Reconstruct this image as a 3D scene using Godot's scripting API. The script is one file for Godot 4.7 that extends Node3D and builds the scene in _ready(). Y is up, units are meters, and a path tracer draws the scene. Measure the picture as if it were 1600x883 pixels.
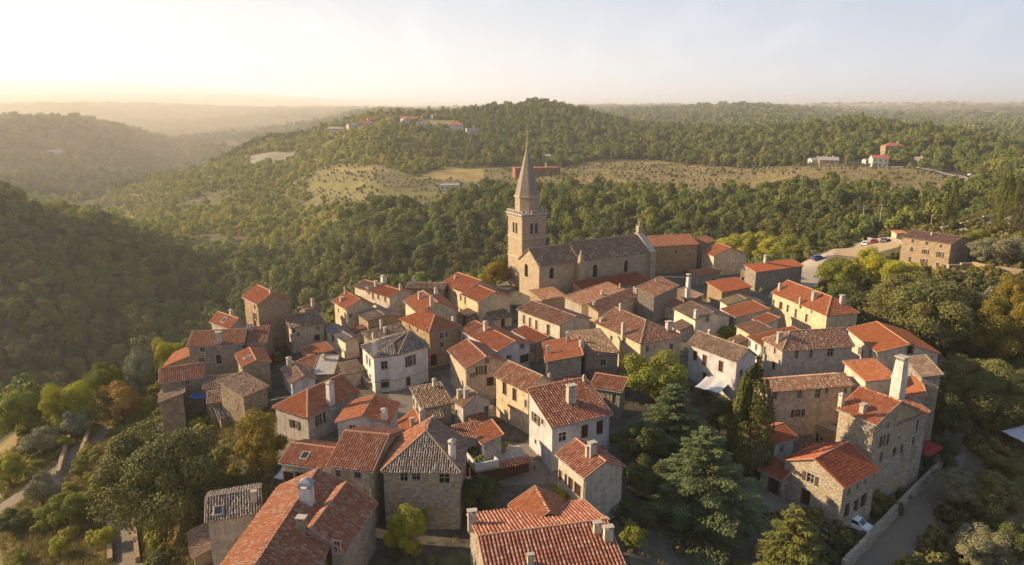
extends Node3D
# A hill village in low evening sun, seen from the air. Units are metres, y up.

var mats := {}
var meshes := {}
var used := {}
var rng := RandomNumberGenerator.new()
var nz := FastNoiseLite.new()
var nz2 := FastNoiseLite.new()
var house_rects: Array = []
const EYE := Vector3(0, 40, 0)
const SUN_AZ := -80.0
const SUN_EL := 22.0
const SUN_ENERGY := 1.6
const SUN_COLOR := Color(1.0, 0.89, 0.72)
const EXPOSURE := 1.92
const FOG_DENSITY := 0.00019

func _ready() -> void:
	rng.seed = 7
	nz.seed = 3; nz.frequency = 1.0; nz.fractal_octaves = 4
	nz2.seed = 11; nz2.frequency = 1.0; nz2.fractal_octaves = 2
	setup_view()
	make_materials()
	make_terrain()
	make_roads()
	make_forest()
	make_orchards()
	make_church()
	for r in HOUSES:
		house_rects.append([Vector2(r.x, r.z), r.yaw, r.w / 2, r.d / 2])
	for r in HOUSES:
		make_house(r)
	make_octagon()
	make_far_houses()
	make_near_trees()
	make_undergrowth()
	make_rubble()
	make_details()

# ------------------------------------------------------------------ camera, sky, sun, air
func setup_view() -> void:
	var cam := Camera3D.new()
	cam.name = "camera"
	cam.fov = 44.44
	cam.near = 0.5
	cam.far = 30000.0
	cam.position = EYE
	cam.rotation_degrees = Vector3(-14.0, 0, 0)
	add_child(cam)
	cam.current = true
	var sun := DirectionalLight3D.new()
	sun.name = "sun"
	sun.light_energy = SUN_ENERGY
	sun.light_color = SUN_COLOR
	sun.light_angular_distance = 0.6
	sun.shadow_enabled = true
	add_child(sun)
	sun.look_at_from_position(Vector3.ZERO, -sun_dir(), Vector3.UP)
	var env := Environment.new()
	env.background_mode = Environment.BG_SKY
	var sky := Sky.new()
	var pm := PanoramaSkyMaterial.new()
	pm.panorama = sky_texture()
	sky.sky_material = pm
	env.sky = sky
	env.tonemap_mode = Environment.TONE_MAPPER_LINEAR
	env.tonemap_exposure = EXPOSURE
	env.sdfgi_enabled = true
	env.ssao_enabled = true
	env.ssil_enabled = true
	env.volumetric_fog_enabled = true
	env.volumetric_fog_density = FOG_DENSITY
	env.volumetric_fog_anisotropy = 0.3
	env.volumetric_fog_albedo = Color(1.0, 0.985, 0.96)
	var we := WorldEnvironment.new()
	we.name = "environment"
	we.environment = env
	add_child(we)

func sun_dir() -> Vector3:
	var a := deg_to_rad(SUN_AZ)
	var e := deg_to_rad(SUN_EL)
	return Vector3(sin(a) * cos(e), sin(e), -cos(a) * cos(e))

func sky_texture() -> ImageTexture:
	var w := 768
	var h := 384
	var im := Image.create(w, h, false, Image.FORMAT_RGBF)
	var s := sun_dir()
	var sh := Vector2(s.x, s.z).normalized()
	for y in h:
		var e := (0.5 - (y + 0.5) / h) * PI
		var up := maxf(0.0, sin(e))
		for x in w:
			var a := ((x + 0.5) / w - 0.5) * TAU
			var d := Vector3(-sin(a) * cos(e), sin(e), cos(a) * cos(e))
			var c2 := Vector2(d.x, d.z).normalized().dot(sh)
			var side := pow(clampf(c2 * 0.5 + 0.5, 0, 1), 1.25)
			var hz := Color(0.375, 0.40, 0.445).lerp(Color(0.93, 0.83, 0.69), side)
			var band := pow(1.0 - up, 5.0)
			var mid := Color(0.265, 0.35, 0.475).lerp(Color(0.83, 0.79, 0.71), side)
			var zen := Color(0.135, 0.20, 0.33)
			var c := zen.lerp(mid, pow(1.0 - up, 2.6)).lerp(hz, pow(band, 2.2))
			var g := acos(clampf(d.dot(s), -1, 1))
			var gl := exp(-g / 0.42) * 0.30
			c += Color(1.0, 0.84, 0.66) * gl
			# thin high streaks of cloud
			var st := nz.get_noise_3d(d.x * 3.0 / (up + 0.16), 4.0, d.z * 1.2 / (up + 0.16))
			c += Color(0.045, 0.04, 0.036) * clampf(st * 1.5, 0, 1) * smoothstep(0.0, 0.08, up)
			c = c * 0.87
			im.set_pixel(x, y, Color(c.r, c.g, c.b))
	return ImageTexture.create_from_image(im)

# ------------------------------------------------------------------ small helpers
func numbered(called: String) -> String:
	var n: int = used.get(called, 0)
	used[called] = n + 1
	return called if n == 0 else "%s_%03d" % [called, n]

func sub_name(parent: Node, called: String) -> String:
	var key := "%d/%s" % [parent.get_instance_id(), called]
	var n: int = used.get(key, 0)
	used[key] = n + 1
	return called if n == 0 else "%s_%03d" % [called, n]

func thing(called: String, label: String, category: String, at := Vector3.ZERO, turn := 0.0, group := "") -> Node3D:
	var o := Node3D.new()
	o.name = numbered(called)
	add_child(o, true)
	o.position = at
	o.rotation.y = turn
	tag(o, label, category, group)
	return o

func tag(o: Node, label: String, category: String, group := "") -> void:
	o.set_meta("label", label)
	o.set_meta("category", category)
	if group != "":
		o.set_meta("group", group)

func part(called: String, mesh: Mesh, material: Material, parent: Node, at := Vector3.ZERO) -> MeshInstance3D:
	var o := MeshInstance3D.new()
	o.mesh = mesh
	o.material_override = material
	o.position = at
	if parent == self:
		o.name = numbered(called)
	else:
		o.name = sub_name(parent, called)
	parent.add_child(o, true)
	return o

func structure(called: String, mesh: Mesh, material: Material, label := "") -> MeshInstance3D:
	var o := part(called, mesh, material, self)
	o.set_meta("kind", "structure")
	if label != "":
		o.set_meta("label", label)
	return o

class MB:
	var v := PackedVector3Array()
	var n := PackedVector3Array()
	var c := PackedColorArray()
	var col := Color.WHITE
	func tri(a: Vector3, b: Vector3, d: Vector3) -> void:
		var k := (b - a).cross(d - a)
		if k.length_squared() < 1e-12:
			return
		k = k.normalized()
		v.append(a); v.append(d); v.append(b)
		for i in 3:
			n.append(k)
			c.append(col)
	func quad(a: Vector3, b: Vector3, d: Vector3, e: Vector3) -> void:
		tri(a, b, d)
		tri(a, d, e)
	func box(lo: Vector3, hi: Vector3) -> void:
		obox(Transform3D(Basis.IDENTITY, (lo + hi) * 0.5), hi - lo)
	func obox(t: Transform3D, s: Vector3, taper := 1.0) -> void:
		var p := []
		for y in [-0.5, 0.5]:
			var k := taper if y > 0 else 1.0
			p.append(t * Vector3(-0.5 * s.x * k, y * s.y, 0.5 * s.z * k))
			p.append(t * Vector3(0.5 * s.x * k, y * s.y, 0.5 * s.z * k))
			p.append(t * Vector3(0.5 * s.x * k, y * s.y, -0.5 * s.z * k))
			p.append(t * Vector3(-0.5 * s.x * k, y * s.y, -0.5 * s.z * k))
		for i in 4:
			var j := (i + 1) % 4
			quad(p[i], p[j], p[j + 4], p[i + 4])
		quad(p[4], p[5], p[6], p[7])
		quad(p[3], p[2], p[1], p[0])
	func tube(a: Vector3, b: Vector3, ra: float, rb: float, k := 8, cap := true) -> void:
		var z := (b - a).normalized()
		var x := z.cross(Vector3.UP if absf(z.y) < 0.9 else Vector3.RIGHT).normalized()
		var y := z.cross(x)
		for i in k:
			var t0 := TAU * i / k
			var t1 := TAU * (i + 1) / k
			var d0 := x * cos(t0) + y * sin(t0)
			var d1 := x * cos(t1) + y * sin(t1)
			quad(a + d0 * ra, a + d1 * ra, b + d1 * rb, b + d0 * rb)
			if cap and rb > 0.001:
				tri(b, b + d0 * rb, b + d1 * rb)
	func prism(poly: PackedVector3Array, off: Vector3) -> void:
		# poly is counter-clockwise seen from its own top; off points down
		for i in range(1, poly.size() - 1):
			tri(poly[0], poly[i], poly[i + 1])
			tri(poly[0] + off, poly[i + 1] + off, poly[i] + off)
		for i in poly.size():
			var j := (i + 1) % poly.size()
			quad(poly[j], poly[i], poly[i] + off, poly[j] + off)
	func mesh(colors := false) -> ArrayMesh:
		var m := ArrayMesh.new()
		if v.is_empty():
			return m
		var a := []
		a.resize(Mesh.ARRAY_MAX)
		a[Mesh.ARRAY_VERTEX] = v
		a[Mesh.ARRAY_NORMAL] = n
		if colors:
			a[Mesh.ARRAY_COLOR] = c
		m.add_surface_from_arrays(Mesh.PRIMITIVE_TRIANGLES, a)
		return m

func copies(called: String, mesh: Mesh, material: Material, where: Array, tints: PackedColorArray, parent: Node) -> MultiMeshInstance3D:
	var mm := MultiMesh.new()
	mm.transform_format = MultiMesh.TRANSFORM_3D
	mm.use_colors = true
	mm.mesh = mesh
	mm.instance_count = where.size()
	for i in where.size():
		mm.set_instance_transform(i, where[i])
		mm.set_instance_color(i, tints[i])
	var o := MultiMeshInstance3D.new()
	o.multimesh = mm
	o.material_override = material
	o.name = numbered(called) if parent == self else sub_name(parent, called)
	parent.add_child(o, true)
	o.set_meta("kind", "stuff")
	return o

func lin(r: float, g: float, b: float) -> Color:
	return Color(r, g, b).linear_to_srgb()

# ------------------------------------------------------------------ materials
func tex_noise(sd: int, freq: float, lo: float, hi: float, size := 512, octaves := 5) -> NoiseTexture2D:
	var f := FastNoiseLite.new()
	f.seed = sd
	f.frequency = freq
	f.fractal_octaves = octaves
	var t := NoiseTexture2D.new()
	t.width = size
	t.height = size
	t.seamless = true
	t.noise = f
	var g := Gradient.new()
	g.set_color(0, Color(lo, lo, lo))
	g.set_color(1, Color(hi, hi, hi))
	t.color_ramp = g
	return t

func masonry(sd: int, course: float, long_: float, mortar: Color, spread: float, irregular: float) -> Array:
	# rubble or ashlar drawn over 4 m: [colour texture, relief texture]
	var n := 512
	var im := Image.create(n, n, false, Image.FORMAT_RGB8)
	var hm := Image.create(n, n, false, Image.FORMAT_RGB8)
	im.fill(mortar)
	hm.fill(Color(0.2, 0.2, 0.2))
	var r := RandomNumberGenerator.new()
	r.seed = sd
	var rows := int(round(4.0 / course))
	var y := 0.0
	for i in rows:
		var y1 := n * (i + 1.0) / rows if i == rows - 1 else n * (i + 1.0 + r.randf_range(-0.25, 0.25) * irregular) / rows
		var x := r.randf() * 40.0
		var x0 := x
		while x < x0 + n - 8:
			var w := minf(n * long_ / 4.0 * r.randf_range(0.55, 1.5), x0 + n - x)
			if x0 + n - (x + w) < 14:
				w = x0 + n - x
			var k := 1.0 + r.randf_range(-spread, spread)
			var hue := r.randf_range(-0.05, 0.05)
			var c := Color(clampf(0.90 * k * (1 + hue), 0, 1), clampf(0.885 * k, 0, 1), clampf(0.86 * k * (1 - hue), 0, 1))
			var j := 1.0 + irregular * r.randf() * 1.5
			var rect := Rect2i(int(x) % n, int(y + j), int(w - 2), int(y1 - y - j - 0.5))
			var hv := r.randf_range(0.6, 0.95)
			for q in [0, -n]:
				var rr := Rect2i(rect.position + Vector2i(q, 0), rect.size).intersection(Rect2i(0, 0, n, n))
				if rr.has_area():
					im.fill_rect(rr, c)
					hm.fill_rect(rr, Color(hv, hv, hv))
			x += w
		y = y1
	for yy in n:
		for xx in n:
			var v := nz.get_noise_2d(xx * 0.09, yy * 0.09) * 0.22 + nz2.get_noise_2d(xx * 0.35, yy * 0.35) * 0.12
			var p := im.get_pixel(xx, yy)
			im.set_pixel(xx, yy, Color(p.r * (1 + v), p.g * (1 + v), p.b * (1 + v)))
	return [ImageTexture.create_from_image(im), ImageTexture.create_from_image(hm)]

func plaster(sd: int, stain: float) -> ImageTexture:
	var n := 512
	var im := Image.create(n, n, false, Image.FORMAT_RGB8)
	var f := FastNoiseLite.new()
	f.seed = sd
	f.frequency = 0.012
	f.fractal_octaves = 5
	var g := FastNoiseLite.new()
	g.seed = sd + 5
	g.frequency = 0.03
	g.fractal_octaves = 4
	for y in n:
		for x in n:
			# a torus keeps the sheet seamless
			var a := TAU * x / n
			var b := TAU * y / n
			var v := f.get_noise_3d(cos(a) * 90, sin(a) * 90, y * 0.6 if y < 256 else (n - y) * 0.6)
			var s := g.get_noise_3d(cos(a) * 80, sin(a) * 80, (y if y < 256 else n - y) * 0.45)
			var k := 0.95 + v * 0.16
			if s > 0.05:
				k -= (s - 0.05) * stain * 0.28
			if v > 0.30:
				k -= 0.08 * stain
			k = clampf(k, 0.2, 1.0)
			im.set_pixel(x, y, Color(k, k * (0.995 - 0.03 * (1 - k)), k * (0.985 - 0.08 * (1 - k))))
	return ImageTexture.create_from_image(im)

func cobbles() -> Array:
	var n := 512
	var im := Image.create(n, n, false, Image.FORMAT_RGB8)
	var f := FastNoiseLite.new()
	f.noise_type = FastNoiseLite.TYPE_CELLULAR
	f.cellular_return_type = FastNoiseLite.RETURN_DISTANCE2_SUB
	f.frequency = 0.055
	for y in n:
		for x in n:
			var d := f.get_noise_2d(x, y)
			var v := clampf(0.66 + (d + 1.0) * 0.9, 0.6, 1.0) + nz.get_noise_2d(x * 0.05, y * 0.05) * 0.12
			im.set_pixel(x, y, Color(v, v, v))
	return [ImageTexture.create_from_image(im)]

func mat(called: String, c: Color, rough := 0.9, tex: Texture2D = null, scale := 0.25, bump: Texture2D = null, relief := 2.0, world := false) -> StandardMaterial3D:
	var m := StandardMaterial3D.new()
	m.resource_name = called
	m.albedo_color = c
	m.roughness = rough
	m.metallic_specular = 0.3
	if tex:
		m.albedo_texture = tex
		m.uv1_triplanar = true
		m.uv1_world_triplanar = world
		m.uv1_scale = Vector3.ONE * scale
		if bump:
			m.heightmap_enabled = true
			m.heightmap_texture = bump
			m.heightmap_scale = relief
	mats[called] = m
	return m

func make_materials() -> void:
	var grain := tex_noise(21, 0.02, 0.82, 1.0)
	var fine := tex_noise(22, 0.06, 0.78, 1.0)
	var rubble := masonry(5, 0.17, 0.27, Color(0.80, 0.75, 0.68), 0.13, 1.0)
	var ashlar := masonry(9, 0.22, 0.40, Color(0.84, 0.80, 0.74), 0.075, 0.3)
	var pl1 := plaster(31, 0.6)
	var pl2 := plaster(47, 1.1)
	# walls: name -> real base colour (linear)
	mat("tan", lin(0.5, 0.385, 0.26), 0.92, rubble[0], 0.25, rubble[1], 3.0)
	mat("stone", lin(0.55, 0.475, 0.375), 0.92, rubble[0], 0.27, rubble[1], 3.5)
	mat("grey", lin(0.43, 0.375, 0.315), 0.92, rubble[0], 0.24, rubble[1], 3.5)
	mat("ashlar", lin(0.53, 0.425, 0.31), 0.9, ashlar[0], 0.25, ashlar[1], 2.0)
	mat("white", lin(0.74, 0.7, 0.645), 0.85, pl1, 0.11)
	mat("cream", lin(0.66, 0.575, 0.46), 0.88, pl2, 0.13)
	mat("cream2", lin(0.62, 0.54, 0.43), 0.88, pl2, 0.17)
	mat("pink", lin(0.56, 0.475, 0.42), 0.88, pl1, 0.16)
	mat("lilac", lin(0.62, 0.57, 0.57), 0.88, pl1, 0.14)
	mat("greyplaster", lin(0.52, 0.46, 0.4), 0.9, pl2, 0.16)
	var stains := tex_noise(83, 0.012, 0.87, 1.0, 512, 4)
	for nm in ["tan", "stone", "grey", "white", "cream", "cream2", "pink", "lilac", "greyplaster", "ashlar"]:
		var m0: StandardMaterial3D = mats[nm]
		m0.detail_enabled = true
		m0.detail_blend_mode = BaseMaterial3D.BLEND_MODE_MUL
		m0.detail_uv_layer = BaseMaterial3D.DETAIL_UV_2
		m0.detail_albedo = stains
		m0.uv2_triplanar = true
		m0.uv2_world_triplanar = true
		m0.uv2_scale = Vector3.ONE * (0.09 if nm != "white" else 0.06)
		var k := 0
		for v in [["_b", Color(0.90, 0.91, 0.95)], ["_c", Color(1.05, 1.0, 0.92)]]:
			var m1: StandardMaterial3D = m0.duplicate()
			m1.resource_name = nm + v[0]
			var c0 := m0.albedo_color
			m1.albedo_color = Color(minf(c0.r * v[1].r, 0.92), c0.g * v[1].g, c0.b * v[1].b)
			m1.uv1_offset = Vector3(0.37, 0.21, 0.55) * (k + 1)
			mats[nm + v[0]] = m1
			k += 1
	mat("trim", lin(0.50, 0.43, 0.35), 0.85, grain, 0.5)
	mat("mortar", lin(0.50, 0.27, 0.17), 0.9, grain, 0.6)
	mat("mortar_old", lin(0.36, 0.26, 0.18), 0.9, grain, 0.6)
	mat("under_tiles", lin(0.17, 0.085, 0.055), 0.95, grain, 0.7)
	mat("under_old", lin(0.13, 0.095, 0.07), 0.95, grain, 0.7)
	mat("metal_roof", lin(0.34, 0.35, 0.37), 0.55, grain, 0.35)
	mat("concrete", lin(0.42, 0.385, 0.34), 0.9, pl2, 0.2)
	mat("wood_dark", lin(0.075, 0.05, 0.035), 0.7, fine, 1.5)
	mat("wood_brown", lin(0.13, 0.065, 0.04), 0.7, fine, 1.5)
	mat("wood_blue", lin(0.07, 0.14, 0.22), 0.6, fine, 1.5)
	mat("frame_white", lin(0.6, 0.58, 0.54), 0.6)
	var gl := mat("glass", lin(0.018, 0.02, 0.025), 0.12)
	gl.metallic_specular = 0.55
	mat("iron", lin(0.05, 0.05, 0.055), 0.5)
	mat("pole_wood", lin(0.20, 0.16, 0.12), 0.85, fine, 1.0)
	mat("pole_concrete", lin(0.46, 0.43, 0.38), 0.85, grain, 0.6)
	mat("bark", lin(0.10, 0.075, 0.055), 0.95, fine, 0.8)
	mat("gold", lin(0.6, 0.42, 0.12), 0.35)
	mat("blue_sheet", lin(0.05, 0.16, 0.42), 0.6, grain, 1.0)
	mat("red_cloth", lin(0.36, 0.05, 0.04), 0.8, grain, 1.0)
	mat("white_sheet", lin(0.62, 0.62, 0.64), 0.6, grain, 0.4)
	mat("gravel", lin(0.33, 0.27, 0.195), 0.95, tex_noise(60, 0.09, 0.55, 1.0), 0.3, null, 1.0, true)
	mat("asphalt_pale", lin(0.44, 0.365, 0.275), 0.9, tex_noise(61, 0.03, 0.82, 1.0), 0.2, null, 1.0, true)
	mat("dry_earth", lin(0.46, 0.335, 0.20), 0.95, tex_noise(64, 0.03, 0.78, 1.0), 0.15, null, 1.0, true)
	mat("paving", lin(0.245, 0.21, 0.17), 0.9, cobbles()[0], 0.22, null, 1.0, true)
	for nm in ["tile", "leaf", "stones", "plain_vertex", "car_paint"]:
		var m := mat(nm, Color.WHITE, 0.85)
		m.vertex_color_use_as_albedo = true
	mats["tile"].albedo_texture = fine
	mats["tile"].uv1_triplanar = true
	mats["tile"].uv1_scale = Vector3.ONE * 0.9
	mats["stones"].albedo_texture = fine
	mats["stones"].uv1_triplanar = true
	mats["stones"].uv1_scale = Vector3.ONE * 0.8
	mats["car_paint"].roughness = 0.3
	mats["car_paint"].clearcoat_enabled = true
	mats["car_paint"].clearcoat = 0.8
	mats["leaf"].roughness = 0.75
	mats["leaf"].backlight_enabled = true
	mats["leaf"].backlight = Color(0.62, 0.66, 0.35)
	var ter := mat("ground", Color.WHITE, 0.97, tex_noise(70, 0.015, 0.75, 1.0, 1024), 0.03, null, 1.0, true)
	ter.vertex_color_use_as_albedo = true
	ter.detail_enabled = true
	ter.detail_blend_mode = BaseMaterial3D.BLEND_MODE_MUL
	ter.detail_uv_layer = BaseMaterial3D.DETAIL_UV_1
	ter.detail_albedo = tex_noise(71, 0.05, 0.78, 1.0, 512)

# ------------------------------------------------------------------ terrain
func lerp_row(row: Array, d: float) -> float:
	var n := row.size()
	if d >= row[n - 1].x:
		return row[n - 1].y
	var i := 0
	while i < n - 2 and d >= row[i + 1].x:
		i += 1
	var p: Vector2 = row[i]
	var q: Vector2 = row[i + 1]
	var h := q.x - p.x
	var s := (q.y - p.y) / h
	var sp := s
	var sn := s
	if i > 0:
		sp = (p.y - row[i - 1].y) / (p.x - row[i - 1].x)
	if i < n - 2:
		sn = (row[i + 2].y - q.y) / (row[i + 2].x - q.x)
	var m0 := 0.0 if sp * s <= 0 else 2 * sp * s / (sp + s)
	var m1 := 0.0 if sn * s <= 0 else 2 * sn * s / (sn + s)
	var t := (d - p.x) / h
	var t2 := t * t
	var t3 := t2 * t
	return p.y * (2 * t3 - 3 * t2 + 1) + m0 * h * (t3 - 2 * t2 + t) + q.y * (3 * t2 - 2 * t3) + m1 * h * (t3 - t2)

func ground(x: float, z: float) -> float:
	var az := atan2(x, -z)
	var d := sqrt(x * x + z * z)
	var n := LAND_AZ.size()
	if az <= LAND_AZ[0]:
		return lerp_row(LAND[0], d)
	if az >= LAND_AZ[n - 1]:
		return lerp_row(LAND[n - 1], d)
	var i := 0
	while az >= LAND_AZ[i + 1]:
		i += 1
	var t: float = (az - LAND_AZ[i]) / (LAND_AZ[i + 1] - LAND_AZ[i])
	t = t * t * (3 - 2 * t) * 0.6 + t * 0.4
	return lerp_row(LAND[i], d) * (1 - t) + lerp_row(LAND[i + 1], d) * t

func relief(x: float, z: float) -> float:
	var d := sqrt(x * x + z * z)
	var k := smoothstep(260.0, 600.0, d)
	var far := smoothstep(2500.0, 5000.0, d)
	return k * (nz.get_noise_2d(x * 0.006, z * 0.006) * 4.5) + far * nz.get_noise_2d(x * 0.0012 + 9, z * 0.0012) * 22.0

func height(x: float, z: float) -> float:
	return ground(x, z) + relief(x, z)

func inside(p: Vector2, poly: PackedVector2Array) -> bool:
	return Geometry2D.is_point_in_polygon(p, poly)

func ground_color(x: float, z: float, d: float, az: float) -> Color:
	var p := Vector2(x, z)
	var a := nz.get_noise_2d(x * 0.02, z * 0.02)
	var b := nz2.get_noise_2d(x * 0.09, z * 0.09)
	if d > 330 and d < 900:
		for f in FIELDS:
			if inside(p, f[1]):
				var c: Color = f[0]
				if f[3] != Vector2.ZERO:
					# grassy strips under the planted rows, dry soil between them
					var st := sin(p.dot(Vector2(-f[3].y, f[3].x)) * TAU / f[4] + a * 2.0)
					c = c.lerp(Color(0.22, 0.20, 0.075), clampf(st * 0.5 + 0.15 + b * 0.6, 0, 1))
				return c * (1.0 + a * 0.25 + b * 0.18)
	if d > 2200:
		var cc := Color(0.085, 0.088, 0.05).lerp(Color(0.28, 0.21, 0.12), clampf(nz.get_noise_2d(x * 0.0035, z * 0.0035) * 2.4 - 0.35, 0, 1))
		return cc * (1.0 + b * 0.3)
	if d > village_edge(az):
		var wild := Color(0.085, 0.078, 0.042).lerp(Color(0.24, 0.195, 0.13), clampf(b * 1.6 - 0.25, 0, 1))
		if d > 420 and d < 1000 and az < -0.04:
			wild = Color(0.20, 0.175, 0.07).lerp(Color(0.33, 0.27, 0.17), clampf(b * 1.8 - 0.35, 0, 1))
		if d > 900:
			wild = wild.lerp(Color(0.30, 0.23, 0.11), clampf(nz.get_noise_2d(x * 0.008, z * 0.008) * 2.0 - 0.1, 0, 0.8))
		return wild
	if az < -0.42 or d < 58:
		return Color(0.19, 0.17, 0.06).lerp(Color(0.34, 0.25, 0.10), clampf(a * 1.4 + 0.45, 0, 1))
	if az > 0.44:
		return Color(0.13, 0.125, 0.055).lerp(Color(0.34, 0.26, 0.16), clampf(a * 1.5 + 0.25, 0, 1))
	return Color(0.19, 0.16, 0.12) * (1.0 + a * 0.3 + b * 0.25)

func village_edge(az: float) -> float:
	var xs := [-0.5, -0.34, -0.18, 0.05, 0.18, 0.31, 0.43, 0.55, 0.65]
	var ds := [136.0, 132.0, 150.0, 172.0, 180.0, 188.0, 225.0, 250.0, 285.0]
	if az <= xs[0]:
		return ds[0]
	for i in 8:
		if az < xs[i + 1]:
			return lerpf(ds[i], ds[i + 1], (az - xs[i]) / (xs[i + 1] - xs[i]))
	return 285.0

func make_terrain() -> void:
	var azs := PackedFloat32Array()
	var a := -PI
	while a < PI - 0.001:
		azs.append(a)
		a += deg_to_rad(0.3) if absf(a) < 0.78 else deg_to_rad(4.0)
	azs.append(PI)
	var ds := PackedFloat32Array([0.0, 15.0, 28.0])
	var d := 38.0
	while d < 9500:
		ds.append(d)
		d += 2.2 if d < 200 else 3.6 if d < 640 else d * 0.009 if d < 2000 else d * 0.02
	ds.append(9500.0)
	var na := azs.size()
	var nd := ds.size()
	var v := PackedVector3Array()
	var c := PackedColorArray()
	var idx := PackedInt32Array()
	for i in nd:
		for j in na:
			var x := sin(azs[j]) * ds[i]
			var z := -cos(azs[j]) * ds[i]
			v.append(Vector3(x, height(x, z), z))
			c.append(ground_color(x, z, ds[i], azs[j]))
	for i in nd - 1:
		for j in na - 1:
			var p := i * na + j
			idx.append_array([p, p + na, p + 1, p + 1, p + na, p + na + 1])
	var nrm := PackedVector3Array()
	nrm.resize(v.size())
	for k in range(0, idx.size(), 3):
		var q := (v[idx[k + 2]] - v[idx[k]]).cross(v[idx[k + 1]] - v[idx[k]])
		for m in 3:
			nrm[idx[k + m]] += q
	for k in nrm.size():
		nrm[k] = nrm[k].normalized() if nrm[k].length_squared() > 0 else Vector3.UP
	var ar := []
	ar.resize(Mesh.ARRAY_MAX)
	ar[Mesh.ARRAY_VERTEX] = v
	ar[Mesh.ARRAY_NORMAL] = nrm
	ar[Mesh.ARRAY_COLOR] = c
	ar[Mesh.ARRAY_INDEX] = idx
	var m := ArrayMesh.new()
	m.add_surface_from_arrays(Mesh.PRIMITIVE_TRIANGLES, ar)
	structure("terrain", m, mats["ground"], "wooded hills, valley and the ground of the hilltop village")

func strip(points: Array, width: float, lift: float) -> ArrayMesh:
	# a ribbon draped on the ground
	var mb := MB.new()
	var pts: Array = []
	for i in points.size() - 1:
		var p: Vector2 = points[i]
		var q: Vector2 = points[i + 1]
		var k := maxi(1, int(p.distance_to(q) / 1.6))
		for s in k:
			pts.append(p.lerp(q, float(s) / k))
	pts.append(points[-1])
	var rows: Array = []
	for i in pts.size():
		var d: Vector2 = (pts[mini(i + 1, pts.size() - 1)] - pts[maxi(i - 1, 0)]).normalized()
		var nn := Vector2(-d.y, d.x)
		var row: Array = []
		for k in 5:
			var jit := nz2.get_noise_2d(i * 0.7, k * 9.0) * 0.12 * width
			var w: Vector2 = pts[i] + nn * ((k / 4.0 - 0.5) * width + (jit if k == 0 or k == 4 else 0.0))
			row.append(Vector3(w.x, height(w.x, w.y) + lift, w.y))
		rows.append(row)
	for i in rows.size() - 1:
		for k in 4:
			mb.quad(rows[i][k], rows[i][k + 1], rows[i + 1][k + 1], rows[i + 1][k])
	return mb.mesh()

func make_roads() -> void:
	for r in ROADS:
		var o := structure(r[0], strip(r[2], r[3], r[4]), mats[r[5]], r[1])
	var mb := MB.new()
	for q in PLAZAS:
		for i in range(1, q.size() - 1):
			var tri: Array = [q[0], q[i], q[i + 1]]
			drape(mb, tri[0], tri[1], tri[2], 0.05)
	structure("pavement", mb.mesh(), mats["paving"], "stone paved lanes and yards between the village houses")
	var lot := MB.new()
	for i in range(1, CAR_PARK.size() - 1):
		drape(lot, CAR_PARK[0], CAR_PARK[i], CAR_PARK[i + 1], 0.06)
	for f in DRY_FIELDS:
		var fb := MB.new()
		for i in range(1, f.size() - 1):
			drape(fb, f[0], f[i], f[i + 1], 0.045)
		structure("field", fb.mesh(), mats["dry_earth"], "dry golden grass field by the country road")
	structure("car_park", lot.mesh(), mats["dry_earth"], "dry earth car park in front of the stone barn")

func drape(mb: MB, a: Vector2, b: Vector2, c: Vector2, lift: float) -> void:
	var l := maxf(a.distance_to(b), maxf(b.distance_to(c), c.distance_to(a)))
	if l > 2.5:
		var ab := (a + b) * 0.5
		var bc := (b + c) * 0.5
		var ca := (c + a) * 0.5
		drape(mb, a, ab, ca, lift)
		drape(mb, ab, b, bc, lift)
		drape(mb, ca, bc, c, lift)
		drape(mb, ab, bc, ca, lift)
		return
	mb.tri(Vector3(a.x, height(a.x, a.y) + lift, a.y), Vector3(c.x, height(c.x, c.y) + lift, c.y), Vector3(b.x, height(b.x, b.y) + lift, b.y))

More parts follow.
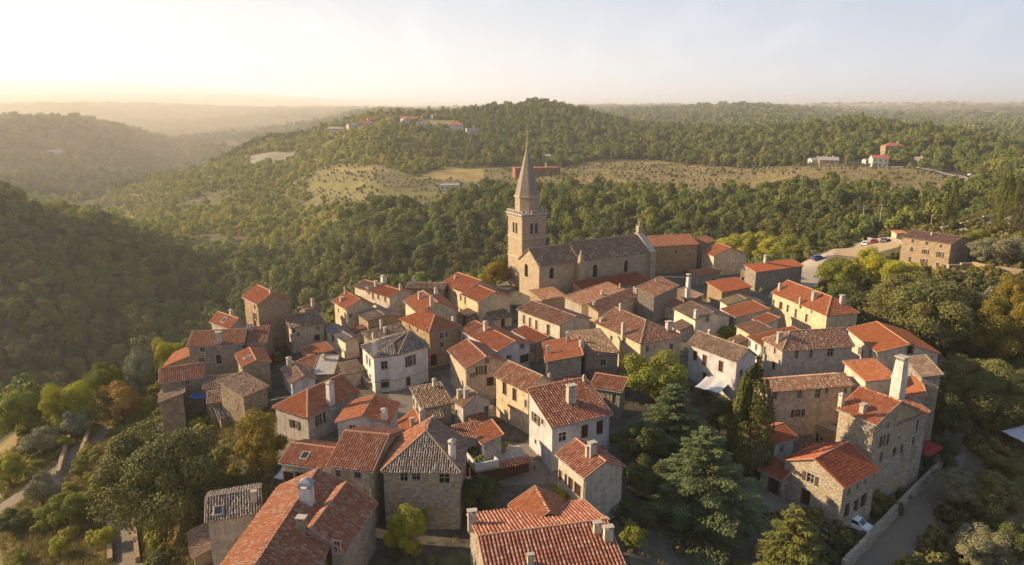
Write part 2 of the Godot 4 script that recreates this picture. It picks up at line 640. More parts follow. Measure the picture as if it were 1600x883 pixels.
# ------------------------------------------------------------------ houses
const PAL := {
	"red": [[0.54, 0.19, 0.082], [0.52, 0.175, 0.074], [0.56, 0.215, 0.10], [0.49, 0.165, 0.072], [0.55, 0.25, 0.14]],
	"orange": [[0.54, 0.185, 0.07], [0.52, 0.17, 0.065], [0.55, 0.195, 0.075]],
	"redflat": [[0.40, 0.12, 0.06], [0.38, 0.11, 0.055], [0.42, 0.135, 0.068]],
	"redbold": [[0.43, 0.165, 0.095], [0.37, 0.135, 0.085], [0.49, 0.27, 0.18], [0.33, 0.12, 0.075], [0.46, 0.20, 0.12]],
	"redold": [[0.47, 0.18, 0.095], [0.43, 0.16, 0.085], [0.48, 0.235, 0.14], [0.37, 0.155, 0.09], [0.48, 0.32, 0.22], [0.45, 0.165, 0.08]],
	"oldred": [[0.45, 0.20, 0.115], [0.41, 0.19, 0.11], [0.45, 0.285, 0.19], [0.32, 0.18, 0.115], [0.51, 0.36, 0.245], [0.45, 0.175, 0.09]],
	"old": [[0.38, 0.22, 0.135], [0.34, 0.22, 0.14], [0.44, 0.31, 0.205], [0.28, 0.19, 0.13], [0.40, 0.175, 0.10], [0.50, 0.38, 0.27]],
	"oldpink": [[0.42, 0.24, 0.155], [0.48, 0.32, 0.225], [0.38, 0.185, 0.115], [0.54, 0.40, 0.30], [0.32, 0.19, 0.13], [0.44, 0.20, 0.12]],
	"brown": [[0.32, 0.215, 0.15], [0.37, 0.265, 0.19], [0.27, 0.18, 0.125], [0.38, 0.22, 0.14], [0.44, 0.33, 0.24]],
	"moss": [[0.40, 0.30, 0.15], [0.45, 0.34, 0.18], [0.33, 0.25, 0.14], [0.42, 0.23, 0.12], [0.30, 0.26, 0.14]],
	"grey": [[0.31, 0.265, 0.22], [0.38, 0.325, 0.265], [0.25, 0.205, 0.17], [0.36, 0.22, 0.15], [0.44, 0.375, 0.31], [0.22, 0.19, 0.17]],
}
const STONE_PAL := {
	"tan": [[0.46, 0.355, 0.24], [0.42, 0.325, 0.215], [0.50, 0.395, 0.275], [0.37, 0.285, 0.19]],
	"stone": [[0.51, 0.44, 0.34], [0.46, 0.395, 0.305], [0.56, 0.49, 0.39], [0.39, 0.33, 0.255]],
	"grey": [[0.40, 0.35, 0.29], [0.36, 0.315, 0.26], [0.44, 0.39, 0.325], [0.31, 0.265, 0.215]],
	"ashlar": [[0.43, 0.34, 0.245], [0.39, 0.31, 0.22], [0.46, 0.37, 0.27], [0.35, 0.275, 0.20]],
}
const OV := 0.25

func pick(pal: Array, wx: float, wz: float) -> Color:
	var k := nz.get_noise_2d(wx * 0.35, wz * 0.35) * 0.9 + 0.5 + rng.randf_range(-0.5, 0.5)
	var p: Array = pal[clampi(int(k * pal.size()), 0, pal.size() - 1)]
	var v := rng.randf_range(0.86, 1.13)
	return Color(p[0] * v, p[1] * v, p[2] * v)

func tile_mesh() -> ArrayMesh:
	if meshes.has("tile"):
		return meshes["tile"]
	var mb := MB.new()
	var k := 4
	for i in k:
		var a0 := PI * (i / float(k))
		var a1 := PI * ((i + 1) / float(k))
		# narrow end up the slope (z = 0), wide end down it (z = 0.5)
		var p0 := Vector3(-cos(a0) * 0.10, sin(a0) * 0.085, 0)
		var p1 := Vector3(-cos(a1) * 0.10, sin(a1) * 0.085, 0)
		var q0 := Vector3(-cos(a0) * 0.125, sin(a0) * 0.10 + 0.03, 0.5)
		var q1 := Vector3(-cos(a1) * 0.125, sin(a1) * 0.10 + 0.03, 0.5)
		mb.quad(q0, q1, p1, p0)
	meshes["tile"] = mb.mesh()
	return meshes["tile"]

func slopes_of(kind: String, w: float, d: float, hw: float, rise: float) -> Array:
	var W := w / 2 + OV
	var D := d / 2 + OV
	var s: Array = []
	match kind:
		"gz", "hf":
			var k := rise / W
			var e := hw - k * OV
			var t := hw + k * w / 2
			var zf := D - W if kind == "hf" else D
			s.append([Vector3(-W, e, -D), Vector3(-W, e, D), Vector3(0, t, zf), Vector3(0, t, -D)])
			s.append([Vector3(W, e, D), Vector3(W, e, -D), Vector3(0, t, -D), Vector3(0, t, zf)])
			if kind == "hf":
				s.append([Vector3(-W, e, D), Vector3(W, e, D), Vector3(0, t, zf), Vector3(0, t, zf)])
		"gx", "hl":
			var k := rise / D
			var e := hw - k * OV
			var t := hw + k * d / 2
			var xl := -W + D if kind == "hl" else -W
			s.append([Vector3(-W, e, D), Vector3(W, e, D), Vector3(W, t, 0), Vector3(xl, t, 0)])
			s.append([Vector3(W, e, -D), Vector3(-W, e, -D), Vector3(xl, t, 0), Vector3(W, t, 0)])
			if kind == "hl":
				s.append([Vector3(-W, e, -D), Vector3(-W, e, D), Vector3(xl, t, 0), Vector3(xl, t, 0)])
		"hip":
			var m := minf(W, D)
			var k := rise / m
			var e := hw - k * OV
			var t := hw + k * (m - OV)
			var rx := W - m
			var rz := D - m
			var a := Vector3(-rx, t, rz)
			var b := Vector3(rx, t, rz)
			var c := Vector3(rx, t, -rz)
			var f := Vector3(-rx, t, -rz)
			s.append([Vector3(-W, e, D), Vector3(W, e, D), b, a])
			s.append([Vector3(W, e, D), Vector3(W, e, -D), c, b])
			s.append([Vector3(W, e, -D), Vector3(-W, e, -D), f, c])
			s.append([Vector3(-W, e, -D), Vector3(-W, e, D), a, f])
		"sf":
			var k := rise / (2 * D)
			s.append([Vector3(-W, hw - k * OV, D), Vector3(W, hw - k * OV, D), Vector3(W, hw + k * (d + OV), -D), Vector3(-W, hw + k * (d + OV), -D)])
		"sl":
			var k := rise / (2 * W)
			s.append([Vector3(-W, hw - k * OV, -D), Vector3(-W, hw - k * OV, D), Vector3(W, hw + k * (w + OV), D), Vector3(W, hw + k * (w + OV), -D)])
	return s

func roof_y(slopes: Array, x: float, z: float, hw: float) -> Array:
	# [height, normal] of the lowest slope plane over that point
	var best := 1e9
	var nn := Vector3.UP
	for q in slopes:
		var n: Vector3 = (q[1] - q[0]).cross(q[3] - q[0]).normalized()
		var y: float = q[0].y - (n.x * (x - q[0].x) + n.z * (z - q[0].z)) / n.y
		if y < best:
			best = y
			nn = n
	return [best if best < 1e8 else hw, nn]

func style_of(style: String, slope: int, z: float) -> String:
	match style:
		"redmix": return "red" if z > -0.6 else "old"
		"redmix2": return "red" if z > -1.2 else "redold"
		"stonemix": return ["redold", "brown", "grey"][mini(slope, 2)]
	return style

func lay_tiles(slopes: Array, style: String, xf: Transform3D, world: Transform3D, parent: Node) -> void:
	var sx := 0.33 if style == "redbold" else 0.25
	var sy := 0.42 if style == "redbold" else 0.36
	if style == "slab":
		return
	var where: Array = []
	var tint := PackedColorArray()
	var rough := 0.012 if style.begins_with("red") or style == "orange" else 0.03
	for si in slopes.size():
		var q: Array = slopes[si]
		var e0: Vector3 = q[0]
		var ux: Vector3 = (q[1] - e0).normalized()
		var n: Vector3 = (q[1] - e0).cross(q[3] - e0).normalized()
		var up: Vector3 = n.cross(ux)
		var L: float = (q[1] - e0).length()
		var hgt: float = (q[3] - e0).dot(up)
		var tl: float = (q[3] - e0).dot(ux)
		var tr: float = (q[2] - e0).dot(ux)
		var nc := int((L - 0.1) / sx)
		var off := (L - nc * sx) / 2 + sx / 2
		var rows := int(ceil(hgt / sy))
		for i in nc:
			var u := off + i * sx
			var ph := rng.randf_range(-0.06, 0.06)
			for j in rows:
				var v := j * sy + ph
				var f := (v + sy * 0.5) / hgt
				if f > 1.02 or u < tl * f - 0.05 or u > L + (tr - L) * f + 0.05:
					continue
				var p := e0 + ux * (u + rng.randf_range(-rough, rough)) + up * (v + sy - 0.02) + n * (0.015 + rng.randf_range(0, rough))
				var b := Basis(ux, n, -up)
				if rough > 0.02:
					b = b.rotated(n, rng.randf_range(-0.07, 0.07))
				var lp := xf * p
				where.append(Transform3D(xf.basis * b.scaled_local(Vector3(sx / 0.33, 1.0, sy / 0.42)), lp))
				var g := world * lp
				tint.append(pick(PAL[style_of(style, si, p.z)], g.x, g.z))
	if where.size() > 0:
		copies("roof_tiles", tile_mesh(), mats["tile"], where, tint, parent)

func ridge_line(mb: MB, a: Vector3, b: Vector3, r := 0.105) -> void:
	# overlapping half round ridge tiles bedded in mortar
	var l := a.distance_to(b)
	if l < 0.3:
		return
	var k := maxi(1, int(l / 0.45))
	for i in k:
		var p := a.lerp(b, i / float(k))
		var q := a.lerp(b, (i + 1.12) / float(k))
		mb.tube(p + Vector3.UP * 0.03, q + Vector3.UP * 0.05, r, r * 1.15, 6)

func face_frame(f: String, w: float, d: float) -> Array:
	match f:
		"F": return [Vector3(-w / 2, 0, d / 2), Vector3(1, 0, 0), w, Vector3(0, 0, 1)]
		"R": return [Vector3(w / 2, 0, d / 2), Vector3(0, 0, -1), d, Vector3(1, 0, 0)]
		"B": return [Vector3(w / 2, 0, -d / 2), Vector3(-1, 0, 0), w, Vector3(0, 0, -1)]
	return [Vector3(-w / 2, 0, -d / 2), Vector3(0, 0, 1), d, Vector3(-1, 0, 0)]

func wall_face(mb: MB, o: Vector3, ux: Vector3, n: Vector3, L: float, H: float, holes: Array, deep := 0.2) -> void:
	var xs := [0.0, L]
	var ys := [0.0, H]
	for r in holes:
		xs.append(r[0]); xs.append(r[2]); ys.append(r[1]); ys.append(r[3])
	xs.sort()
	ys.sort()
	for i in xs.size() - 1:
		if xs[i + 1] - xs[i] < 0.001:
			continue
		for j in ys.size() - 1:
			if ys[j + 1] - ys[j] < 0.001:
				continue
			var cx: float = (xs[i] + xs[i + 1]) / 2
			var cy: float = (ys[j] + ys[j + 1]) / 2
			var open := false
			for r in holes:
				if cx > r[0] and cx < r[2] and cy > r[1] and cy < r[3]:
					open = true
			if not open:
				var a: Vector3 = o + ux * xs[i] + Vector3.UP * ys[j]
				var b: Vector3 = o + ux * xs[i + 1] + Vector3.UP * ys[j]
				mb.quad(a, b, b + Vector3.UP * (ys[j + 1] - ys[j]), a + Vector3.UP * (ys[j + 1] - ys[j]))
	for r in holes:
		var a: Vector3 = o + ux * r[0] + Vector3.UP * r[1]
		var b: Vector3 = o + ux * r[2] + Vector3.UP * r[1]
		var c: Vector3 = o + ux * r[2] + Vector3.UP * r[3]
		var e: Vector3 = o + ux * r[0] + Vector3.UP * r[3]
		var k := -n * deep
		mb.quad(a, a + k, b + k, b)
		mb.quad(b, b + k, c + k, c)
		mb.quad(c, c + k, e + k, e)
		mb.quad(e, e + k, a + k, a)

func window_mesh(w: float, h: float, kind: int) -> Array:
	var key := "win_%d_%d_%d" % [int(w * 10), int(h * 10), kind]
	if meshes.has(key):
		return meshes[key]
	# z = 0 is the wall face, z < 0 inside the reveal
	var fr := MB.new()
	var pn := MB.new()
	var t := 0.07
	# stone surround, a little proud of the wall
	for s in [-1.0, 1.0]:
		fr.box(Vector3(minf(s * w / 2, s * (w / 2 + 0.11)), 0.0, -0.03), Vector3(maxf(s * w / 2, s * (w / 2 + 0.11)), h, 0.028))
	fr.box(Vector3(-w / 2 - 0.16, h, -0.03), Vector3(w / 2 + 0.16, h + 0.13, 0.03))
	if kind == 2 or kind == 3:
		fr.box(Vector3(-w / 2, 0, -0.16), Vector3(-w / 2 + t, h, -0.10))
		fr.box(Vector3(w / 2 - t, 0, -0.16), Vector3(w / 2, h, -0.10))
		fr.box(Vector3(-w / 2 + t, h - t, -0.16), Vector3(w / 2 - t, h, -0.10))
		var k := maxi(3, int(w / 0.2))
		for i in k:
			var a := lerpf(-w / 2 + t, w / 2 - t, i / float(k))
			var b := lerpf(-w / 2 + t, w / 2 - t, (i + 1) / float(k))
			pn.box(Vector3(a + 0.006, 0.02, -0.17), Vector3(b - 0.006, h - t, -0.125))
	elif kind == 1:
		# two closed louvred leaves
		fr.box(Vector3(-w / 2 - 0.06, -0.07, -0.16), Vector3(w / 2 + 0.06, 0.0, 0.07))
		for s in [-1, 1]:
			var x0 := -w / 2 if s < 0 else 0.01
			var x1 := -0.01 if s < 0 else w / 2
			pn.box(Vector3(x0, 0, -0.1), Vector3(x0 + 0.06, h, -0.05))
			pn.box(Vector3(x1 - 0.06, 0, -0.1), Vector3(x1, h, -0.05))
			var k := int(h / 0.12)
			for i in k:
				var y := (i + 0.5) * h / k
				pn.obox(Transform3D(Basis(Vector3.RIGHT, 0.5), Vector3((x0 + x1) / 2, y, -0.08)), Vector3(x1 - x0 - 0.12, h / k * 0.9, 0.015))
	else:
		fr.box(Vector3(-w / 2 - 0.08, -0.08, -0.16), Vector3(w / 2 + 0.08, 0.0, 0.06))
		fr.box(Vector3(-w / 2, 0, -0.16), Vector3(-w / 2 + 0.05, h, -0.10))
		fr.box(Vector3(w / 2 - 0.05, 0, -0.16), Vector3(w / 2, h, -0.10))
		fr.box(Vector3(-w / 2 + 0.05, h - 0.05, -0.16), Vector3(w / 2 - 0.05, h, -0.10))
		fr.box(Vector3(-w / 2 + 0.05, 0, -0.16), Vector3(w / 2 - 0.05, 0.05, -0.10))
		if w > 0.45:
			fr.box(Vector3(-0.025, 0.05, -0.16), Vector3(0.025, h - 0.05, -0.10))
		if h > 0.85:
			fr.box(Vector3(-w / 2 + 0.05, h * 0.55, -0.158), Vector3(w / 2 - 0.05, h * 0.55 + 0.04, -0.103))
		pn.quad(Vector3(-w / 2, 0, -0.17), Vector3(w / 2, 0, -0.17), Vector3(w / 2, h, -0.17), Vector3(-w / 2, h, -0.17))
	meshes[key] = [fr.mesh(), pn.mesh()]
	return meshes[key]

func add_window(o: Node, xf: Transform3D, w: float, h: float, kind: int) -> void:
	var m := window_mesh(w, h, kind)
	var called: String = ["window", "window", "door", "door", "window"][kind]
	var fm: String = ["trim", "trim", "wood_dark", "trim", "frame_white"][kind]
	var pm: String = ["glass", "wood_brown", "wood_dark", "wood_blue", "glass"][kind]
	var f := part(called, m[0], mats[fm], o)
	f.transform = xf
	var sub: String = ["pane", "shutter", "door_leaf", "door_leaf", "pane"][kind]
	part(sub, m[1], mats[pm], f)
	if kind == 0 and w >= 0.65 and h > 1.0 and int(absf(xf.origin.x * 31.0 + xf.origin.y * 17.0)) % 3 == 0:
		# a pair of leaves folded back against the wall
		for s in [-1.0, 1.0]:
			var lf := MB.new()
			var x0: float = s * (w / 2 + 0.12)
			var x1: float = s * (w / 2 + 0.12 + w * 0.48)
			lf.box(Vector3(minf(x0, x1), 0.02, 0.035), Vector3(maxf(x0, x1), h - 0.02, 0.07))
			for i in 3:
				lf.box(Vector3(minf(x0, x1) + 0.02, 0.12 + i * h * 0.36, 0.07), Vector3(maxf(x0, x1) - 0.02, 0.18 + i * h * 0.36, 0.09))
			part("shutter", lf.mesh(), mats["wood_brown"], f)

func stone_blocks(o: Node, wall: Node, faces: Array, style: String) -> void:
	# rubble laid proud of the wall; faces: [origin, ux, n, L, H, holes, extra height function]
	var where: Array = []
	var tint := PackedColorArray()
	var pal: Array = STONE_PAL[style]
	for f in faces:
		var y := 0.0
		while y < f[4] + f[6]:
			var rh := rng.randf_range(0.13, 0.23)
			var x := rng.randf_range(-0.25, 0.0)
			while x < f[3]:
				var w := rng.randf_range(0.18, 0.46)
				var cx := clampf(x + w / 2, w / 2, f[3] - w / 2)
				var cy := y + rh / 2
				var gp: Vector3 = f[0] + f[1] * cx
				var ok: bool = rng.randf() < 0.86 and nz.get_noise_3d(gp.x * 0.35 + o.position.x, cy * 0.35, gp.z * 0.35 + o.position.z) < 0.16
				if cy + rh * 0.5 > f[4]:
					# within a gable or a slope
					var k: float = (cy + rh * 0.5 - f[4]) / maxf(f[6], 0.01)
					if f[7] == 0:
						ok = ok and cx - w / 2 > f[3] / 2 * k and cx + w / 2 < f[3] - f[3] / 2 * k
					elif f[7] == 1:
						ok = ok and cx - w / 2 > f[3] * k
					else:
						ok = ok and cx + w / 2 < f[3] * (1 - k)
				for h in f[5]:
					if cx + w / 2 > h[0] - 0.03 and cx - w / 2 < h[2] + 0.03 and cy + rh / 2 > h[1] - 0.05 and cy - rh / 2 < h[3] + 0.03:
						ok = false
				if ok:
					var p: Vector3 = f[0] + f[1] * cx + Vector3.UP * cy + f[2] * (-0.02 + rng.randf_range(0, 0.022))
					var b := Basis(f[1], Vector3.UP, f[2]).rotated(f[2], rng.randf_range(-0.03, 0.03))
					where.append(Transform3D(b.scaled_local(Vector3(w - 0.03, rh - 0.03, 0.1)), p))
					var c: Array = pal[rng.randi() % pal.size()]
					var v := rng.randf_range(0.88, 1.12)
					tint.append(Color(c[0] * v, c[1] * v, c[2] * v))
				x += w
			y += rh
	if where.is_empty():
		return
	if not meshes.has("stone"):
		var mb := MB.new()
		var ch := 0.82
		# a block with a slightly smaller outer face
		var a := [Vector3(-0.5, -0.5, -0.5), Vector3(0.5, -0.5, -0.5), Vector3(0.5, 0.5, -0.5), Vector3(-0.5, 0.5, -0.5)]
		var b := [Vector3(-0.47, -0.44, 0.5), Vector3(0.46, -0.46, 0.5), Vector3(0.47, 0.44, 0.5), Vector3(-0.45, 0.46, 0.5)]
		for i in 4:
			var j := (i + 1) % 4
			mb.quad(a[i], a[j], b[j], b[i])
		mb.quad(b[0], b[1], b[2], b[3])
		meshes["stone"] = mb.mesh()
	copies("wall_stones", meshes["stone"], mats["stones"], where, tint, wall)

func build_block(o: Node3D, xf: Transform3D, prefix: String, kind: String, wall: String, roof: String, w: float, d: float, hw: float, rise: float, wins: Array, near: bool, arched := false) -> Array:
	var world := o.transform
	var slopes := slopes_of(kind, w, d, hw, rise)
	var mb := MB.new()
	var stone_faces: Array = []
	var holes := {"F": [], "R": [], "B": [], "L": []}
	for q in wins:
		var fr := face_frame(q[0], w, d)
		var u: float = fr[2] / 2 + q[1]
		var place: Vector3 = fr[0] + fr[1] * u + Vector3.UP * q[2]
		var bas := Basis(fr[1], Vector3.UP, fr[3])
		if q[2] + q[4] < hw - 0.02:
			holes[q[0]].append([u - q[3] / 2, q[2], u + q[3] / 2, q[2] + q[4]])
		else:
			place += fr[3] * 0.2
		if arched:
			add_arch(o, xf * Transform3D(bas, place), q[3], q[4])
		else:
			add_window(o, xf * Transform3D(bas, place), q[3], q[4], q[5])
	for f in ["F", "R", "B", "L"]:
		var fr := face_frame(f, w, d)
		var top := hw
		var extra := 0.0
		var shape := 0
		var kW := rise / (w / 2 + OV)
		var kD := rise / (d / 2 + OV)
		if kind in ["gz", "hf"] and (f == "B" or f == "F" and kind == "gz"):
			extra = kW * w / 2
		elif kind in ["gx", "hl"] and (f == "R" or f == "L" and kind == "gx"):
			extra = kD * d / 2
		elif kind == "sf":
			if f == "B":
				top = hw + kD / 2 * d
			elif f == "R":
				extra = kD / 2 * d
				shape = 1
			elif f == "L":
				extra = kD / 2 * d
				shape = 2
		elif kind == "sl":
			if f == "R":
				top = hw + kW / 2 * w
			elif f == "F":
				extra = kW / 2 * w
				shape = 1
			elif f == "B":
				extra = kW / 2 * w
				shape = 2
		elif kind == "flat":
			top = hw + 0.35
		wall_face(mb, fr[0], fr[1], fr[3], fr[2], top, holes[f])
		if extra > 0:
			var a: Vector3 = fr[0] + Vector3.UP * top
			var b: Vector3 = a + fr[1] * fr[2]
			var pk: Vector3 = (a + b) / 2 + Vector3.UP * extra
			if shape == 1:
				pk = b + Vector3.UP * extra
			elif shape == 2:
				pk = a + Vector3.UP * extra
			mb.tri(a, b, pk)
		if f in ["F", "L"]:
			stone_faces.append([fr[0], fr[1], fr[3], fr[2], top, holes[f], extra, shape])
	var wm: String = wall
	if prefix == "":
		wm = wall + ["", "_b", "_c"][int(absf(w * 13.0 + d * 7.0)) % 3]
	var wl := part(prefix + "wall", mb.mesh(), mats[wm], o)
	wl.transform = xf
	if near and STONE_PAL.has(wall):
		stone_blocks(o, wl, stone_faces, wall)
	if kind == "flat":
		var fl := MB.new()
		fl.box(Vector3(-w / 2 + 0.25, hw - 0.1, -d / 2 + 0.25), Vector3(w / 2 - 0.25, hw + 0.06, d / 2 - 0.25))
		for s in [-1, 1]:
			fl.box(Vector3(minf(s * (w / 2 + 0.04), s * (w / 2 - 0.26)), hw + 0.30, -d / 2 - 0.04), Vector3(maxf(s * (w / 2 + 0.04), s * (w / 2 - 0.26)), hw + 0.42, d / 2 + 0.04))
			fl.box(Vector3(-w / 2 + 0.26, hw + 0.302, minf(s * (d / 2 + 0.04), s * (d / 2 - 0.26))), Vector3(w / 2 - 0.26, hw + 0.418, maxf(s * (d / 2 + 0.04), s * (d / 2 - 0.26))))
		if roof == "metal":
			for i in int(w / 0.6):
				fl.box(Vector3(-w / 2 + 0.4 + i * 0.6, hw + 0.06, -d / 2 + 0.3), Vector3(-w / 2 + 0.44 + i * 0.6, hw + 0.11, d / 2 - 0.3))
		var ro := part(prefix + "roof", fl.mesh(), mats["metal_roof" if roof == "metal" else "concrete"], o)
		ro.transform = xf
		return slopes
	# deck: dark top under the tiles, pale mortared verge round it
	var old := not (roof.begins_with("red") or roof == "orange")
	var top_mat: String = "concrete" if roof == "slab" else "under_old" if old else "under_tiles"
	var up := MB.new()
	var side := MB.new()
	var cap := MB.new()
	for q in slopes:
		var n: Vector3 = (q[1] - q[0]).cross(q[3] - q[0]).normalized()
		var lift := n * 0.02
		up.tri(q[0] + lift, q[1] + lift, q[2] + lift)
		up.tri(q[0] + lift, q[2] + lift, q[3] + lift)
		var poly := PackedVector3Array([q[0], q[1], q[2], q[3]])
		if q[2].distance_to(q[3]) < 0.01:
			poly = PackedVector3Array([q[0], q[1], q[2]])
		side.prism(poly, Vector3.DOWN * 0.11)
	for i in slopes.size():
		var q: Array = slopes[i]
		if kind in ["gz", "gx", "hf", "hl", "hip"]:
			if i == 0:
				ridge_line(cap, q[3], q[2])
			if kind == "hip" or (i == 2):
				ridge_line(cap, q[0] + Vector3.UP * 0.04, q[3] + Vector3.UP * 0.02)
				if i == 2:
					ridge_line(cap, q[1] + Vector3.UP * 0.04, q[2] + Vector3.UP * 0.02)
		else:
			ridge_line(cap, q[3], q[2], 0.10)
	# verges of open gables
	if kind in ["gz", "gx", "sf", "sl", "hf", "hl"]:
		for i in mini(slopes.size(), 2):
			var q: Array = slopes[i]
			if kind == "hf" and i == 0 or kind == "hl" and i == 1 or not kind in ["hf", "hl"]:
				ridge_line(cap, q[0], q[3], 0.065)
			if kind == "hf" and i == 1 or kind == "hl" and i == 0 or not kind in ["hf", "hl"]:
				ridge_line(cap, q[1], q[2], 0.065)
	var um := up.mesh()
	var sm := side.mesh()
	um.add_surface_from_arrays(Mesh.PRIMITIVE_TRIANGLES, sm.surface_get_arrays(0))
	um.surface_set_material(0, mats[top_mat])
	um.surface_set_material(1, mats["mortar_old" if old else "mortar"])
	var ro := part(prefix + "roof", um, null, o)
	ro.transform = xf
	lay_tiles(slopes, roof, Transform3D.IDENTITY, world * xf, ro)
	part("ridge_tiles", cap.mesh(), mats["mortar_old" if old else "mortar"], ro)
	if prefix == "" and near and not old:
		# half round gutter on the eaves with a downpipe at its low end
		var gt := MB.new()
		for i in mini(slopes.size(), 2):
			var q: Array = slopes[i]
			var nn: Vector3 = (q[1] - q[0]).cross(Vector3.UP).normalized()
			var a: Vector3 = q[0] + nn * 0.07 - Vector3.UP * 0.09
			var b: Vector3 = q[1] + nn * 0.07 - Vector3.UP * 0.11
			gt.tube(a, b, 0.065, 0.065, 6)
			var c: Vector3 = b - (q[1] - q[0]).normalized() * 0.4
			var wl2 := c - nn * (0.07 + OV - 0.06) - Vector3.UP * 0.35
			gt.tube(c, wl2, 0.045, 0.045, 6)
			gt.tube(wl2, Vector3(wl2.x, 0.2, wl2.z), 0.045, 0.045, 6)
		part("gutter", gt.mesh(), mats["metal_roof"], o).transform = xf
	return slopes

func make_house(r: Dictionary) -> void:
	var o := thing(r.name, r.label, r.cat, Vector3(r.x, r.base, r.z), r.yaw, "houses of the hill village")
	var hw: float = r.h - r.base
	var dist := Vector2(r.x, r.z).length()
	var sl := build_block(o, Transform3D.IDENTITY, "", r.kind, r.wall, r.roof, r.w, r.d, hw, r.rise, r.wins, dist < 128)
	if dist > 74 and dist < 150 and r.z < -66:
		for f in ["F", "L"]:
			add_lean_to(o, r, f, hw)
	for c in r.ch:
		var y: float = roof_y(sl, c[0], c[1], hw)[0]
		make_chimney(o, Vector3(c[0], y, c[1]), c[2], c[3], c[4])
	for c in r.sk:
		var ry := roof_y(sl, c[0], c[1], hw)
		var n: Vector3 = ry[1]
		var x := Vector3.UP.cross(n).normalized() if absf(n.y) < 0.999 else Vector3.RIGHT
		var b := Basis(x, n, x.cross(n))
		var fm := MB.new()
		fm.obox(Transform3D(b, Vector3(c[0], ry[0], c[1]) + n * 0.1), Vector3(0.95, 0.26, 1.2), 0.9)
		var s := part("skylight", fm.mesh(), mats["trim"], o)
		var gm := MB.new()
		gm.obox(Transform3D(b, Vector3(c[0], ry[0], c[1]) + n * 0.235), Vector3(0.68, 0.02, 0.9))
		part("pane", gm.mesh(), mats["glass"], s)

func add_lean_to(o: Node3D, r: Dictionary, f: String, hw: float) -> void:
	# a low tiled annex against a wall that has open ground before it
	var fr := face_frame(f, r.w, r.d)
	var L: float = fr[2]
	if L < 3.4 or rng.randf() < 0.25:
		return
	var a := minf(L * rng.randf_range(0.22, 0.36), 2.4)
	var dep := rng.randf_range(1.7, 2.5)
	var u := rng.randf_range(a, L - a)
	var mid: Vector3 = fr[0] + fr[1] * u
	var nn: Vector3 = fr[3]
	for s in [-1.0, 0.0, 1.0]:
		for k in [0.6, 1.0, 1.35]:
			var q: Vector3 = o.transform * (mid + fr[1] * a * s + nn * dep * k)
			if in_house(q.x, q.z, 0.25) or blocked(q.x, q.z, 0.8):
				return
	var gp: Vector3 = o.transform * (mid + nn * dep)
	var gy := height(gp.x, gp.z) - o.position.y
	var h0 := gy + rng.randf_range(1.6, 2.1)
	var h1 := h0 + dep * 0.32
	if h1 > hw - 0.7:
		return
	for q in r.wins:
		if q[0] == f and absf(q[1] + L / 2 - u) < a + q[3] * 0.5 and q[2] < h1 + 0.1:
			return
	var xf := Transform3D(Basis(fr[1], Vector3.UP, nn), mid)
	var mb := MB.new()
	var p0 := Vector3(-a, gy - 0.6, 0.0)
	var p1 := Vector3(a, gy - 0.6, 0.0)
	var z := Vector3(0, 0, dep)
	var t0 := Vector3(-a, h0, dep)
	var t1 := Vector3(a, h0, dep)
	wall_face(mb, Vector3(-a, gy - 0.6, dep), Vector3.RIGHT, Vector3.BACK, 2 * a, h0 - gy + 0.6, [[a - 0.45, 0.6, a + 0.45, h0 - gy + 0.3]])
	mb.quad(p0, p0 + z, t0, Vector3(-a, h1, 0))
	mb.quad(p1 + z, p1, Vector3(a, h1, 0), t1)
	var styles := ["tan", "stone", "cream", "greyplaster"]
	var b := part("lean_to", mb.mesh(), mats[styles[rng.randi() % 4]], o)
	b.transform = xf
	var dm := window_mesh(0.9, h0 - gy - 0.3, 2)
	var dl := part("door", dm[1], mats["wood_dark"], b, Vector3(0, gy, dep))
	var e := 0.18
	var k1 := (h1 - h0) / dep
	var sl: Array = [[Vector3(-a - e, h0 - k1 * e, dep + e), Vector3(a + e, h0 - k1 * e, dep + e), Vector3(a + e, h1, 0.02), Vector3(-a - e, h1, 0.02)]]
	var rf := MB.new()
	rf.prism(PackedVector3Array(sl[0]), Vector3.DOWN * 0.09)
	part("lean_to_roof", rf.mesh(), mats["under_old"], b)
	lay_tiles(sl, ["oldred", "old", "redold", "brown"][rng.randi() % 4], Transform3D.IDENTITY, o.transform * xf, b)

